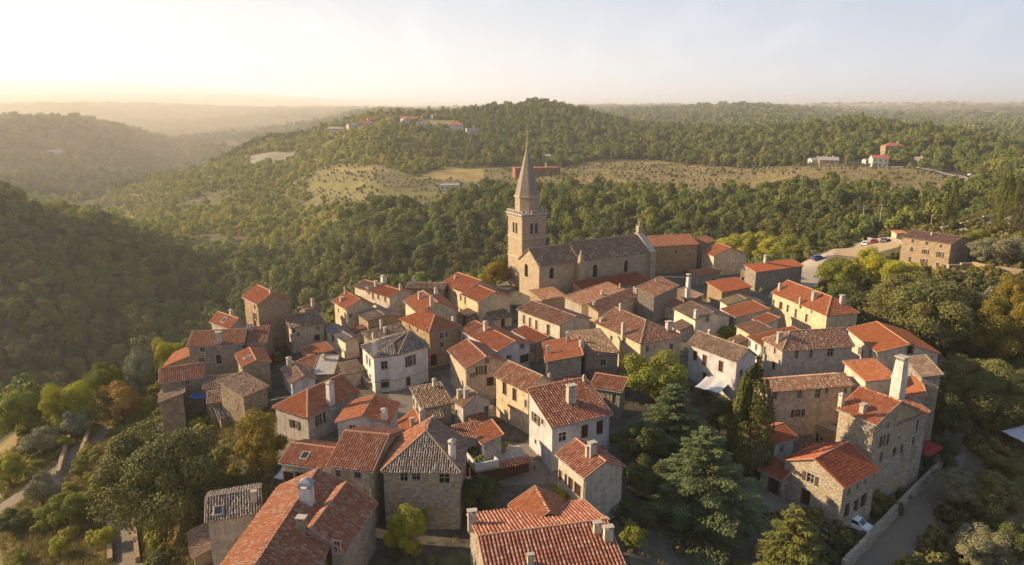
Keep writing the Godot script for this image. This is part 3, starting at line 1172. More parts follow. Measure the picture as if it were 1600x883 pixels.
func make_chimney(o: Node3D, p: Vector3, size_: float, tall_: float, kind: String) -> void:
	var size := size_ * 0.78
	var tall := tall_ * 0.82
	var mb := MB.new()
	var cap := MB.new()
	var wall: String = "white" if kind in ["white", "dome"] else "cream"
	var sz := Vector3(size, tall + 0.7, size * 0.75)
	if kind == "slab":
		wall = "cream2"
		sz = Vector3(size, tall + 0.7, size * 0.6)
	if kind == "stonepair":
		wall = "tan"
	if kind == "wide":
		wall = "pink"
		sz = Vector3(size, tall + 0.7, size * 0.7)
	if kind == "pots":
		sz = Vector3(size, 0.7 + tall * 0.5, size * 0.7)
	var top := tall
	if kind == "round":
		wall = "white"
		mb.tube(p + Vector3.DOWN * 0.7, p + Vector3.UP * tall, size * 0.5, size * 0.47, 14)
		for i in 6:
			var a := TAU * i / 6
			var c := p + Vector3(cos(a) * size * 0.38, tall + 0.14, sin(a) * size * 0.38)
			cap.box(c - Vector3(0.06, 0.14, 0.06), c + Vector3(0.06, 0.14, 0.06))
		cap.tube(p + Vector3.UP * (tall + 0.28), p + Vector3.UP * (tall + 0.36), size * 0.58, size * 0.58, 14)
		cap.tube(p + Vector3.UP * (tall + 0.36), p + Vector3.UP * (tall + 0.6), size * 0.5, size * 0.12, 14)
	else:
		mb.obox(Transform3D(Basis.IDENTITY, p + Vector3.UP * (tall - sz.y / 2)), sz, 0.95)
		if kind == "pots":
			top = tall * 0.5
			mb = MB.new()
			mb.obox(Transform3D(Basis.IDENTITY, p + Vector3.UP * (top - sz.y / 2)), sz, 0.95)
			for s in [-0.25, 0.25]:
				cap.tube(p + Vector3(s * size, top, 0), p + Vector3(s * size, top + 0.45, 0), 0.13, 0.11, 8)
		elif kind == "dome":
			# open lantern under a domed hood
			for sx in [-1, 1]:
				for szz in [-1, 1]:
					var c := p + Vector3(sx * sz.x * 0.42, top + 0.16, szz * sz.z * 0.42)
					cap.box(c - Vector3(0.09, 0.16, 0.07), c + Vector3(0.09, 0.16, 0.07))
			cap.box(p + Vector3(-sz.x * 0.58, top + 0.32, -sz.z * 0.6), p + Vector3(sz.x * 0.58, top + 0.40, sz.z * 0.6))
			var rr := [1.0, 0.93, 0.75, 0.45, 0.0]
			for i in 4:
				var a := Transform3D(Basis.IDENTITY, p + Vector3.UP * (top + 0.40 + i * 0.13 + 0.065))
				cap.obox(a, Vector3(sz.x * 1.05 * rr[i], 0.13, sz.z * 1.1 * rr[i]), maxf(rr[i + 1] / rr[i], 0.1))
		else:
			# slab on four stubs, with a little tiled saddle
			for sx in [-1, 1]:
				for szz in [-1, 1]:
					var c := p + Vector3(sx * sz.x * 0.38, top + 0.1, szz * sz.z * 0.36)
					cap.box(c - Vector3(0.07, 0.1, 0.07), c + Vector3(0.07, 0.1, 0.07))
			cap.box(p + Vector3(-sz.x * 0.58, top + 0.2, -sz.z * 0.62), p + Vector3(sz.x * 0.58, top + 0.27, sz.z * 0.62))
			if kind in ["tall", "white"]:
				cap.obox(Transform3D(Basis.IDENTITY, p + Vector3.UP * (top + 0.36)), Vector3(sz.x * 1.05, 0.18, sz.z * 1.1), 0.35)
	var c := part("chimney", mb.mesh(), mats[wall], o)
	part("chimney_cap", cap.mesh(), mats["metal_roof" if kind == "dome" else "trim"], c)

# ------------------------------------------------------------------ church
func arch_points(w: float, h: float) -> PackedVector2Array:
	var p := PackedVector2Array([Vector2(-w / 2, 0), Vector2(w / 2, 0)])
	for i in 9:
		var a := PI * i / 8
		p.append(Vector2(cos(a) * w / 2, h - w / 2 + sin(a) * w / 2))
	return p

func add_arch(o: Node, xf: Transform3D, w: float, h: float) -> void:
	# a surround that turns the square opening into an arch, with the window set behind
	var fr := MB.new()
	var ap := arch_points(w - 0.16, h - 0.12)
	var m := ap.size()
	for i in range(1, m):
		var a := ap[i]
		var b := ap[(i + 1) % m]
		var oa := outer(a, w, h)
		var ob := outer(b, w, h)
		for z in [0.015]:
			fr.quad(Vector3(oa.x, oa.y, z), Vector3(ob.x, ob.y, z), Vector3(b.x, b.y + 0.0, z), Vector3(a.x, a.y, z))
		fr.quad(Vector3(a.x, a.y, 0.015), Vector3(b.x, b.y, 0.015), Vector3(b.x, b.y, -0.35), Vector3(a.x, a.y, -0.35))
	fr.box(Vector3(-w / 2 - 0.08, -0.12, -0.1), Vector3(w / 2 + 0.08, 0.0, 0.1))
	var f := part("window", fr.mesh(), mats["trim"], o)
	f.transform = xf
	var pn := MB.new()
	pn.quad(Vector3(-w / 2, 0, -0.3), Vector3(w / 2, 0, -0.3), Vector3(w / 2, h, -0.3), Vector3(-w / 2, h, -0.3))
	for i in int(h / 0.5):
		pn.box(Vector3(-w / 2, 0.4 + i * 0.5, -0.29), Vector3(w / 2, 0.43 + i * 0.5, -0.27))
	pn.box(Vector3(-0.015, 0, -0.288), Vector3(0.015, h, -0.272))
	part("pane", pn.mesh(), mats["glass"], f)

func outer(p: Vector2, w: float, h: float) -> Vector2:
	if p.y <= 0.001:
		return Vector2(signf(p.x) * w / 2, 0)
	if p.y < h - w / 2:
		return Vector2(signf(p.x) * w / 2, p.y)
	var s := maxf(absf(p.x) / (w / 2), (p.y - (h - w / 2)) / (w / 2))
	return Vector2(p.x / s, (h - w / 2) + (p.y - (h - w / 2)) / s)

func make_church() -> void:
	var base := 0.0
	var o := thing("church", "old stone church with a tall bell tower, octagonal spire and long tiled nave", "church", Vector3(CH_MAIN.x, base - 0.4, CH_MAIN.z), CH_YAW)
	var inv := o.transform.affine_inverse()
	var f: Dictionary = CH_FRONT
	var xf := inv * Transform3D(Basis(Vector3.UP, CH_YAW), Vector3(f.x, base - 0.4, f.z))
	build_block(o, xf, "porch_", f.kind, "ashlar", "old", f.w, f.d, f.h + 0.4, f.rise, f.wins, false, true)
	var m: Dictionary = CH_MAIN
	xf = Transform3D.IDENTITY
	build_block(o, xf, "nave_", "gx", "ashlar", "old", m.w, m.d, m.h + 0.4, m.rise, m.wins, false, true)
	house_rects.append([Vector2(f.x, f.z), CH_YAW, f.w / 2, f.d / 2])
	house_rects.append([Vector2(m.x, m.z), CH_YAW, m.w / 2, m.d / 2])
	# raised stone coping on the far gable with a small bell niche on its top
	var W: float = m.w / 2
	var D: float = m.d / 2
	var hw: float = m.h + 0.4
	var kr: float = m.rise / (D + OV)
	var tp: float = hw + kr * D
	var cop := MB.new()
	for s in [-1, 1]:
		var a := Vector3(W + 0.1, hw - kr * 0.5 + 0.3, s * (D + 0.5))
		var b := Vector3(W + 0.1, tp + 0.3, 0)
		var mid := (a + b) / 2
		var dirv := (b - a).normalized()
		var bs := Basis(Vector3.RIGHT, dirv.cross(Vector3.RIGHT) * -1.0, dirv)
		cop.obox(Transform3D(bs, mid), Vector3(1.5, 0.5, a.distance_to(b)))
	part("gable_coping", cop.mesh(), mats["trim"], o)
	var fin := MB.new()
	fin.box(Vector3(W - 0.5, tp + 0.5, -0.45), Vector3(W + 0.6, tp + 1.7, 0.45))
	fin.obox(Transform3D(Basis.IDENTITY, Vector3(W + 0.05, tp + 1.85, 0)), Vector3(1.3, 0.3, 1.1), 0.7)
	fin.tube(Vector3(W + 0.05, tp + 2.0, 0), Vector3(W + 0.05, tp + 2.7, 0), 0.22, 0.1, 8)
	fin.obox(Transform3D(Basis.IDENTITY, Vector3(W + 0.05, tp + 2.85, 0)), Vector3(0.32, 0.4, 0.32), 0.6)
	part("gable_finial", fin.mesh(), mats["ashlar"], o)
	# buttress with a carved pinnacle where the nave begins
	var bt := MB.new()
	bt.box(Vector3(-W - 0.9, 0, D - 0.3), Vector3(-W + 0.7, hw - 0.2, D + 1.0))
	bt.box(Vector3(-W - 1.0, hw - 0.2, D - 0.35), Vector3(-W + 0.8, hw + 0.15, D + 1.1))
	bt.obox(Transform3D(Basis.IDENTITY, Vector3(-W - 0.1, hw + 0.8, D + 0.3)), Vector3(1.0, 1.3, 0.9), 0.7)
	bt.tube(Vector3(-W - 0.1, hw + 1.4, D + 0.3), Vector3(-W - 0.1, hw + 2.1, D + 0.3), 0.28, 0.12, 8)
	bt.obox(Transform3D(Basis.IDENTITY, Vector3(-W - 0.1, hw + 2.25, D + 0.3)), Vector3(0.34, 0.36, 0.34), 0.6)
	part("buttress", bt.mesh(), mats["ashlar"], o)
	var bt2 := MB.new()
	bt2.box(Vector3(W - 0.9, 0, D - 0.2), Vector3(W + 0.6, hw - 0.6, D + 0.9))
	bt2.obox(Transform3D(Basis.IDENTITY, Vector3(W - 0.15, hw - 0.4, D + 0.35)), Vector3(1.7, 0.4, 1.3), 0.9)
	part("buttress", bt2.mesh(), mats["ashlar"], o)
	# eaves moulding
	var mo := MB.new()
	mo.box(Vector3(-W + 0.82, hw - 0.55, D), Vector3(W - 0.95, hw - 0.3, D + 0.18))
	part("eaves_moulding", mo.mesh(), mats["trim"], o)
	for q in [[CH_AISLE, "aisle_", "redflat"], [CH_PORCH, "lean_", "oldred"]]:
		var s: Dictionary = q[0]
		xf = inv * Transform3D(Basis(Vector3.UP, CH_YAW), Vector3(s.x, base - 0.4, s.z))
		build_block(o, xf, q[1], "sf", "tan", q[2], s.w, s.d, s.h + 0.4, s.rise, [], false)
	# ---- tower
	var t: Dictionary = CH_TOWER
	var tx := inv * Transform3D(Basis(Vector3.UP, CH_YAW), Vector3(t.x, base - 0.4, t.z))
	var w: float = t.w
	var ht: float = t.h + 0.4
	var tb := MB.new()
	for fc in ["F", "R", "B", "L"]:
		var fr := face_frame(fc, w, w)
		var hl: Array = []
		for u in [-0.62, 0.62]:
			hl.append([w / 2 + u - 0.5, ht - 4.1, w / 2 + u + 0.5, ht - 1.5])
			add_arch(o, tx * Transform3D(Basis(fr[1], Vector3.UP, fr[3]), fr[0] + fr[1] * (w / 2 + u) + Vector3.UP * (ht - 4.1)), 1.0, 2.6)
		wall_face(tb, fr[0], fr[1], fr[3], fr[2], ht, hl, 0.5)
	var tw := part("tower_wall", tb.mesh(), mats["ashlar"], o)
	tw.transform = tx
	var bands := MB.new()
	for y in [ht - 5.2, ht - 9.6]:
		ring_box(bands, w / 2, 0.12, y, 0.28)
	var bn := part("string_course", bands.mesh(), mats["trim"], o)
	bn.transform = tx
	var co := MB.new()
	ring_box(co, w / 2, 0.18, ht - 0.55, 0.25)
	ring_box(co, w / 2, 0.42, ht + 0.15, 0.28)
	for fc in ["F", "R", "B", "L"]:
		var fr := face_frame(fc, w + 0.5, w + 0.5)
		for i in 11:
			var c: Vector3 = fr[0] + fr[1] * (fr[2] * (i + 0.5) / 11.0) + Vector3.UP * (ht - 0.07) - fr[3] * 0.2
			co.obox(Transform3D(Basis(fr[1], Vector3.UP, fr[3]), c), Vector3(0.26, 0.44, 0.4))
			if i % 2 == 0:
				co.obox(Transform3D(Basis(fr[1], Vector3.UP, fr[3]), c + Vector3.UP * 0.72 - fr[3] * 0.1), Vector3(0.24, 0.5, 0.24))
	ring_box(co, w / 2 - 0.05, 0.30, ht + 0.9, 0.16)
	var cc := part("cornice", co.mesh(), mats["trim"], o)
	cc.transform = tx
	var fl := MB.new()
	fl.box(Vector3(-w / 2 + 0.01, ht + 0.05, -w / 2 + 0.01), Vector3(w / 2 - 0.01, ht + 0.42, w / 2 - 0.01))
	part("tower_floor", fl.mesh(), mats["concrete"], o).transform = tx
	# octagonal drum and spire, in courses
	var dr := MB.new()
	var rd := w * 0.40
	eight(dr, rd, rd, ht + 0.42, ht + 3.9)
	part("spire_drum", dr.mesh(), mats["ashlar"], o).transform = tx
	var dc := MB.new()
	eight(dc, rd + 0.25, rd + 0.25, ht + 3.9, ht + 4.2)
	part("drum_moulding", dc.mesh(), mats["trim"], o).transform = tx
	var sp := MB.new()
	var y0 := ht + 4.2
	var y1 := CH_TIP + 0.4
	var ks := 22
	for i in ks:
		var a := lerpf(rd + 0.08, 0.12, i / float(ks))
		var b := lerpf(rd + 0.08, 0.12, (i + 1) / float(ks))
		eight(sp, a, b + 0.025, lerpf(y0, y1, i / float(ks)), lerpf(y0, y1, (i + 1) / float(ks)))
	part("spire", sp.mesh(), mats["grey"], o).transform = tx
	var cr := MB.new()
	cr.tube(Vector3(0, y1 - 0.2, 0), Vector3(0, y1 + 0.25, 0), 0.16, 0.2, 8)
	for i in 5:
		var a0 := -PI / 2 + PI * i / 5
		var a1 := -PI / 2 + PI * (i + 1) / 5
		cr.tube(Vector3(0, y1 + 0.5 + sin(a0) * 0.26, 0), Vector3(0, y1 + 0.5 + sin(a1) * 0.26, 0), cos(a0) * 0.26 + 0.001, cos(a1) * 0.26 + 0.001, 10, false)
	cr.tube(Vector3(0, y1 + 0.7, 0), Vector3(0, y1 + 3.3, 0), 0.07, 0.05, 6)
	cr.tube(Vector3(-0.75, y1 + 2.5, 0), Vector3(0.75, y1 + 2.5, 0), 0.055, 0.055, 6)
	for s in [[-0.75, 2.5], [0.75, 2.5], [0.0, 3.3]]:
		cr.obox(Transform3D(Basis.IDENTITY, Vector3(s[0], y1 + s[1], 0)), Vector3(0.2, 0.2, 0.12))
	part("cross", cr.mesh(), mats["gold"], o).transform = tx
	house_rects.append([Vector2(t.x, t.z), CH_YAW, w / 2, w / 2])

func ring_box(mb: MB, half: float, out_: float, y: float, h: float) -> void:
	var a := half + out_
	mb.box(Vector3(-a, y, half), Vector3(a, y + h, a))
	mb.box(Vector3(-a, y, -a), Vector3(a, y + h, -half))
	mb.box(Vector3(half, y + 0.002, -half), Vector3(a, y + h - 0.002, half))
	mb.box(Vector3(-a, y + 0.002, -half), Vector3(-half, y + h - 0.002, half))

func eight(mb: MB, ra: float, rb: float, y0: float, y1: float) -> void:
	for i in 8:
		var t0 := TAU * (i + 0.5) / 8
		var t1 := TAU * (i + 1.5) / 8
		var k := 1.0 / cos(PI / 8)
		var a := Vector3(sin(t0) * ra * k, y0, cos(t0) * ra * k)
		var b := Vector3(sin(t1) * ra * k, y0, cos(t1) * ra * k)
		var c := Vector3(sin(t1) * rb * k, y1, cos(t1) * rb * k)
		var d := Vector3(sin(t0) * rb * k, y1, cos(t0) * rb * k)
		mb.quad(a, b, c, d)
		mb.tri(Vector3(0, y1, 0), d, c)
		mb.tri(Vector3(0, y0, 0), b, a)

# ------------------------------------------------------------------ the many-sided house
func make_octagon() -> void:
	var pts: Array = OCTAGON.pts
	var base: float = OCTAGON.base
	var hw: float = OCTAGON.h - base
	var o := thing("octagonal_house", "cream octagonal house with grey brown tiled roof and red shutters, left of centre", "house", Vector3(OCTAGON.x, base, OCTAGON.z), 0.0, "houses of the hill village")
	house_rects.append([Vector2(OCTAGON.x, OCTAGON.z), 0.0, 4.5, 4.5])
	var mb := MB.new()
	var band := MB.new()
	var slopes: Array = []
	var apex := Vector3(OCTAGON.apex.x, hw + 1.7, OCTAGON.apex.y)
	var n := pts.size()
	for i in n:
		# points run counter-clockwise seen from above: left to right seen from outside
		var p: Vector2 = pts[i]
		var q: Vector2 = pts[(i + 1) % n]
		var a := Vector3(p.x, 0, p.y)
		var b := Vector3(q.x, 0, q.y)
		var ux := (b - a).normalized()
		var nn := ux.cross(Vector3.UP)
		var holes: Array = []
		for w in OCTAGON.wins:
			if int(w[0]) == i:
				holes.append([w[1] - w[3] / 2, w[2], w[1] + w[3] / 2, w[2] + w[4]])
				add_window(o, Transform3D(Basis(ux, Vector3.UP, nn), a + ux * w[1] + Vector3.UP * w[2]), w[3], w[4], w[5])
		wall_face(mb, a, ux, nn, a.distance_to(b), hw, holes)
		band.obox(Transform3D(Basis(ux, Vector3.UP, nn), (a + b) / 2 + Vector3.UP * (hw * 0.46) + nn * 0.02), Vector3(a.distance_to(b) + 0.05, 0.14, 0.10))
		var ea := Vector3(p.x * 1.05, hw - 0.05, p.y * 1.05)
		var eb := Vector3(q.x * 1.05, hw - 0.05, q.y * 1.05)
		slopes.append([ea, eb, apex, apex])
	var wl := part("wall", mb.mesh(), mats["white"], o)
	part("string_course", band.mesh(), mats["trim"], o)
	var up := MB.new()
	var side := MB.new()
	var cap := MB.new()
	for q in slopes:
		up.tri(q[0] + Vector3.UP * 0.02, q[1] + Vector3.UP * 0.02, q[2] + Vector3.UP * 0.02)
		side.prism(PackedVector3Array([q[0], q[1], q[2]]), Vector3.DOWN * 0.14)
		ridge_line(cap, q[0], q[2], 0.09)
	var um := up.mesh()
	um.add_surface_from_arrays(Mesh.PRIMITIVE_TRIANGLES, side.mesh().surface_get_arrays(0))
	um.surface_set_material(0, mats["under_old"])
	um.surface_set_material(1, mats["mortar_old"])
	var ro := part("roof", um, null, o)
	lay_tiles(slopes, "grey", Transform3D.IDENTITY, o.transform, ro)
	part("ridge_tiles", cap.mesh(), mats["mortar_old"], ro)
	for c in OCTAGON.ch:
		make_chimney(o, Vector3(c[0], roof_y(slopes, c[0], c[1], hw)[0], c[1]), c[2], c[3], c[4])

# ------------------------------------------------------------------ foliage
class LB:
	var v := PackedVector3Array()
	var n := PackedVector3Array()
	var c := PackedColorArray()
	func leaf(p: Vector3, nn: Vector3, along: Vector3, w: float, l: float, col: Color) -> void:
		# a folded blade: two triangles meeting along its rib
		var x := along.cross(nn).normalized()
		var y := nn.cross(x).normalized()
		var a := p - y * l * 0.5
		var b := p + y * l * 0.5
		var lift := nn * w * 0.22
		var s := p + x * w * 0.5 - lift
		var t := p - x * w * 0.5 - lift
		for q in [[a, s, b], [a, b, t]]:
			var k: Vector3 = (q[1] - q[0]).cross(q[2] - q[0])
			if k.length_squared() < 1e-12:
				continue
			k = k.normalized()
			if k.dot(nn) < 0:
				k = -k
			v.append(q[0]); v.append(q[2]); v.append(q[1])
			for i in 3:
				n.append(k)
				c.append(col)
	func mesh() -> ArrayMesh:
		var a := []
		a.resize(Mesh.ARRAY_MAX)
		a[Mesh.ARRAY_VERTEX] = v
		a[Mesh.ARRAY_NORMAL] = n
		a[Mesh.ARRAY_COLOR] = c
		var m := ArrayMesh.new()
		m.add_surface_from_arrays(Mesh.PRIMITIVE_TRIANGLES, a)
		return m

func rand_dir(r: RandomNumberGenerator) -> Vector3:
	var z := r.randf_range(-1, 1)
	var t := r.randf() * TAU
	var k := sqrt(1 - z * z)
	return Vector3(k * cos(t), z, k * sin(t))

func crown_mesh(sd: int, R: Vector3, lobes: int, leaves: int, size: float, ragged := 0.25) -> ArrayMesh:
	# leaves over the skins of many overlapping boughs that together fill an uneven ellipsoid; its middle is the origin
	var r := RandomNumberGenerator.new()
	r.seed = sd
	var cs: Array = []
	for i in lobes:
		var d := rand_dir(r)
		d.y = d.y * 0.85 + 0.05
		var k := pow(r.randf(), 0.45) * (0.72 if lobes < 14 else 0.84)
		var rad := r.randf_range(0.26, 0.46) if lobes < 14 else r.randf_range(0.13, 0.33)
		cs.append([d * k, rad, r.randf_range(0.78, 1.22), r.randf_range(-0.12, 0.12)])
	var lb := LB.new()
	var tries := 0
	var made := 0
	while made < leaves and tries < leaves * 6:
		tries += 1
		var q: Array = cs[r.randi() % cs.size()]
		var d := rand_dir(r)
		if d.y < -0.35 and r.randf() < 0.7:
			continue
		var p: Vector3 = q[0] + d * q[1] * (1.0 + r.randf_range(-ragged, ragged * 0.6))
		var buried := false
		for o in cs:
			if o != q and p.distance_to(o[0]) < o[1] * 0.72:
				buried = true
				break
		if buried:
			continue
		var nn := (d + rand_dir(r) * 0.75 + Vector3.UP * 0.15).normalized()
		var s := size * r.randf_range(0.65, 1.35)
		var g: float = q[2] * r.randf_range(0.78, 1.22)
		var hue: float = q[3] + r.randf_range(-0.08, 0.08)
		lb.leaf(p * R, nn, rand_dir(r), s * 0.85, s * 1.2, Color(g * (1 + hue), g, g * (1 - hue * 0.5)))
		made += 1
	return lb.mesh()

func trunk_mesh(sd: int, h: float, r0: float, spread: float, limbs: int) -> ArrayMesh:
	var r := RandomNumberGenerator.new()
	r.seed = sd
	var mb := MB.new()
	var p := Vector3.ZERO
	var rad := r0
	mb.tube(Vector3(0, -0.5, 0), Vector3(0, h * 0.12, 0), r0 * 1.5, r0, 8, false)
	p = Vector3(0, h * 0.12, 0)
	for i in 4:
		var q := p + Vector3(r.randf_range(-0.12, 0.12) * spread * 0.3, h * 0.2, r.randf_range(-0.12, 0.12) * spread * 0.3)
		mb.tube(p, q, rad, rad * 0.78, 7, false)
		rad *= 0.78
		for k in limbs / 4 + 1:
			var a := r.randf() * TAU
			var e := q + Vector3(cos(a) * spread * r.randf_range(0.45, 0.8), h * r.randf_range(0.15, 0.4), sin(a) * spread * r.randf_range(0.45, 0.8))
			var m := q.lerp(e, 0.5) + Vector3.UP * h * 0.04
			mb.tube(q, m, rad * 0.6, rad * 0.4, 5, false)
			mb.tube(m, e, rad * 0.4, rad * 0.12, 5, false)
		p = q
	return mb.mesh()

func leaf_mat(called: String, c: Color, back := Color(0.62, 0.66, 0.35)) -> void:
	var m: StandardMaterial3D = mats["leaf"].duplicate()
	m.resource_name = called
	m.albedo_color = c
	m.backlight = back
	mats[called] = m

func cedar_mesh(sd: int, H: float, R: float, levels: int, droop: float) -> Array:
	var r := RandomNumberGenerator.new()
	r.seed = sd
	var lb := LB.new()
	var tk := MB.new()
	var segs := 6
	for i in segs:
		tk.tube(Vector3(0, H * i / segs - (0.5 if i == 0 else 0.0), 0), Vector3(0, H * (i + 1.0) / segs, 0), lerpf(0.38, 0.04, i / float(segs)), lerpf(0.38, 0.04, (i + 1.0) / segs), 8, false)
	for i in levels:
		var t := (i + 0.5) / levels
		var y := H * lerpf(0.12, 0.985, t)
		var L := R * pow(1.0 - t, 0.75) * r.randf_range(0.75, 1.1) + 0.25
		var nb := 7 if t < 0.6 else 5
		var a0 := r.randf() * TAU
		for b in nb:
			var a := a0 + TAU * b / nb + r.randf_range(-0.3, 0.3)
			var l := L * r.randf_range(0.65, 1.12)
			var dirv := Vector3(cos(a), 0, sin(a))
			var rise_ := r.randf_range(0.05, 0.28) + t * 0.35
			var yb := y + r.randf_range(-0.25, 0.25)
			var tip := Vector3.ZERO
			var prev := Vector3(0, yb, 0)
			var g := r.randf_range(0.8, 1.2)
			var steps := 5
			for s in steps:
				var u := (s + 1.0) / steps
				var q := dirv * l * u + Vector3.UP * (yb + l * (rise_ * u - droop * u * u))
				tk.tube(prev, q, 0.07 * (1 - u) + 0.025, 0.07 * (1 - u - 0.15) + 0.025, 4, false)
				prev = q
			var side := Vector3(-dirv.z, 0, dirv.x)
			var count := int(62 * l) + 18
			for s in count:
				var u := pow(r.randf(), 0.62)
				var half := l * 0.30 * sin(PI * clampf(u * 0.86 + 0.12, 0, 1)) + 0.12
				var o := r.randf_range(-1, 1)
				var p := dirv * l * (u + 0.05 * absf(o)) + side * half * o + Vector3.UP * (yb + l * (rise_ * u - droop * u * u) - absf(o) * half * 0.25 + r.randf_range(-0.12, 0.05))
				var al := (dirv + side * o * 0.9 + Vector3.DOWN * 0.25 + rand_dir(r) * 0.35).normalized()
				var nn := (Vector3.UP + rand_dir(r) * 0.55).normalized()
				var k := g * r.randf_range(0.75, 1.2) * (0.85 + 0.3 * u)
				lb.leaf(p, nn, al, 0.17, r.randf_range(0.32, 0.55), Color(k * 1.02, k, k * 0.9))
	return [tk.mesh(), lb.mesh()]

func cypress_mesh(sd: int, H: float, R: float, count: int) -> ArrayMesh:
	var r := RandomNumberGenerator.new()
	r.seed = sd
	var lb := LB.new()
	var plumes: Array = []
	for i in 26:
		plumes.append([r.randf() * TAU, r.randf_range(0.02, 0.8), r.randf_range(0.7, 1.3), i % 3 == 0])
	for i in count:
		var pl: Array = plumes[r.randi() % plumes.size()]
		var t := clampf(pl[1] + r.randf_range(-0.08, 0.24), 0.02, 1.0)
		var rad := R * pow(sin(PI * clampf(pow(t, 0.62), 0.04, 0.985)), 0.7)
		var a: float = pl[0] + r.randfn(0.0, 0.32)
		var bulge := 0.80 + 0.30 * cos((a - pl[0]) * 3.0)
		var p := Vector3(cos(a) * rad * bulge, H * t, sin(a) * rad * bulge)
		if pl[3]:
			p = Vector3(p.x * 0.62 + R * 0.42, p.y * 0.86, p.z * 0.62 + R * 0.3)
		else:
			p.x -= R * 0.08
		p += rand_dir(r) * (0.12 if r.randf() < 0.85 else 0.34)
		var nn := (Vector3(cos(a), 0.2, sin(a)) + rand_dir(r) * 0.6).normalized()
		var al := (Vector3.UP + rand_dir(r) * 0.35).normalized()
		var g: float = pl[2] * r.randf_range(0.75, 1.2)
		lb.leaf(p, nn, al, 0.17, r.randf_range(0.3, 0.5), Color(g * 1.05, g, g * 0.85))
	return lb.mesh()

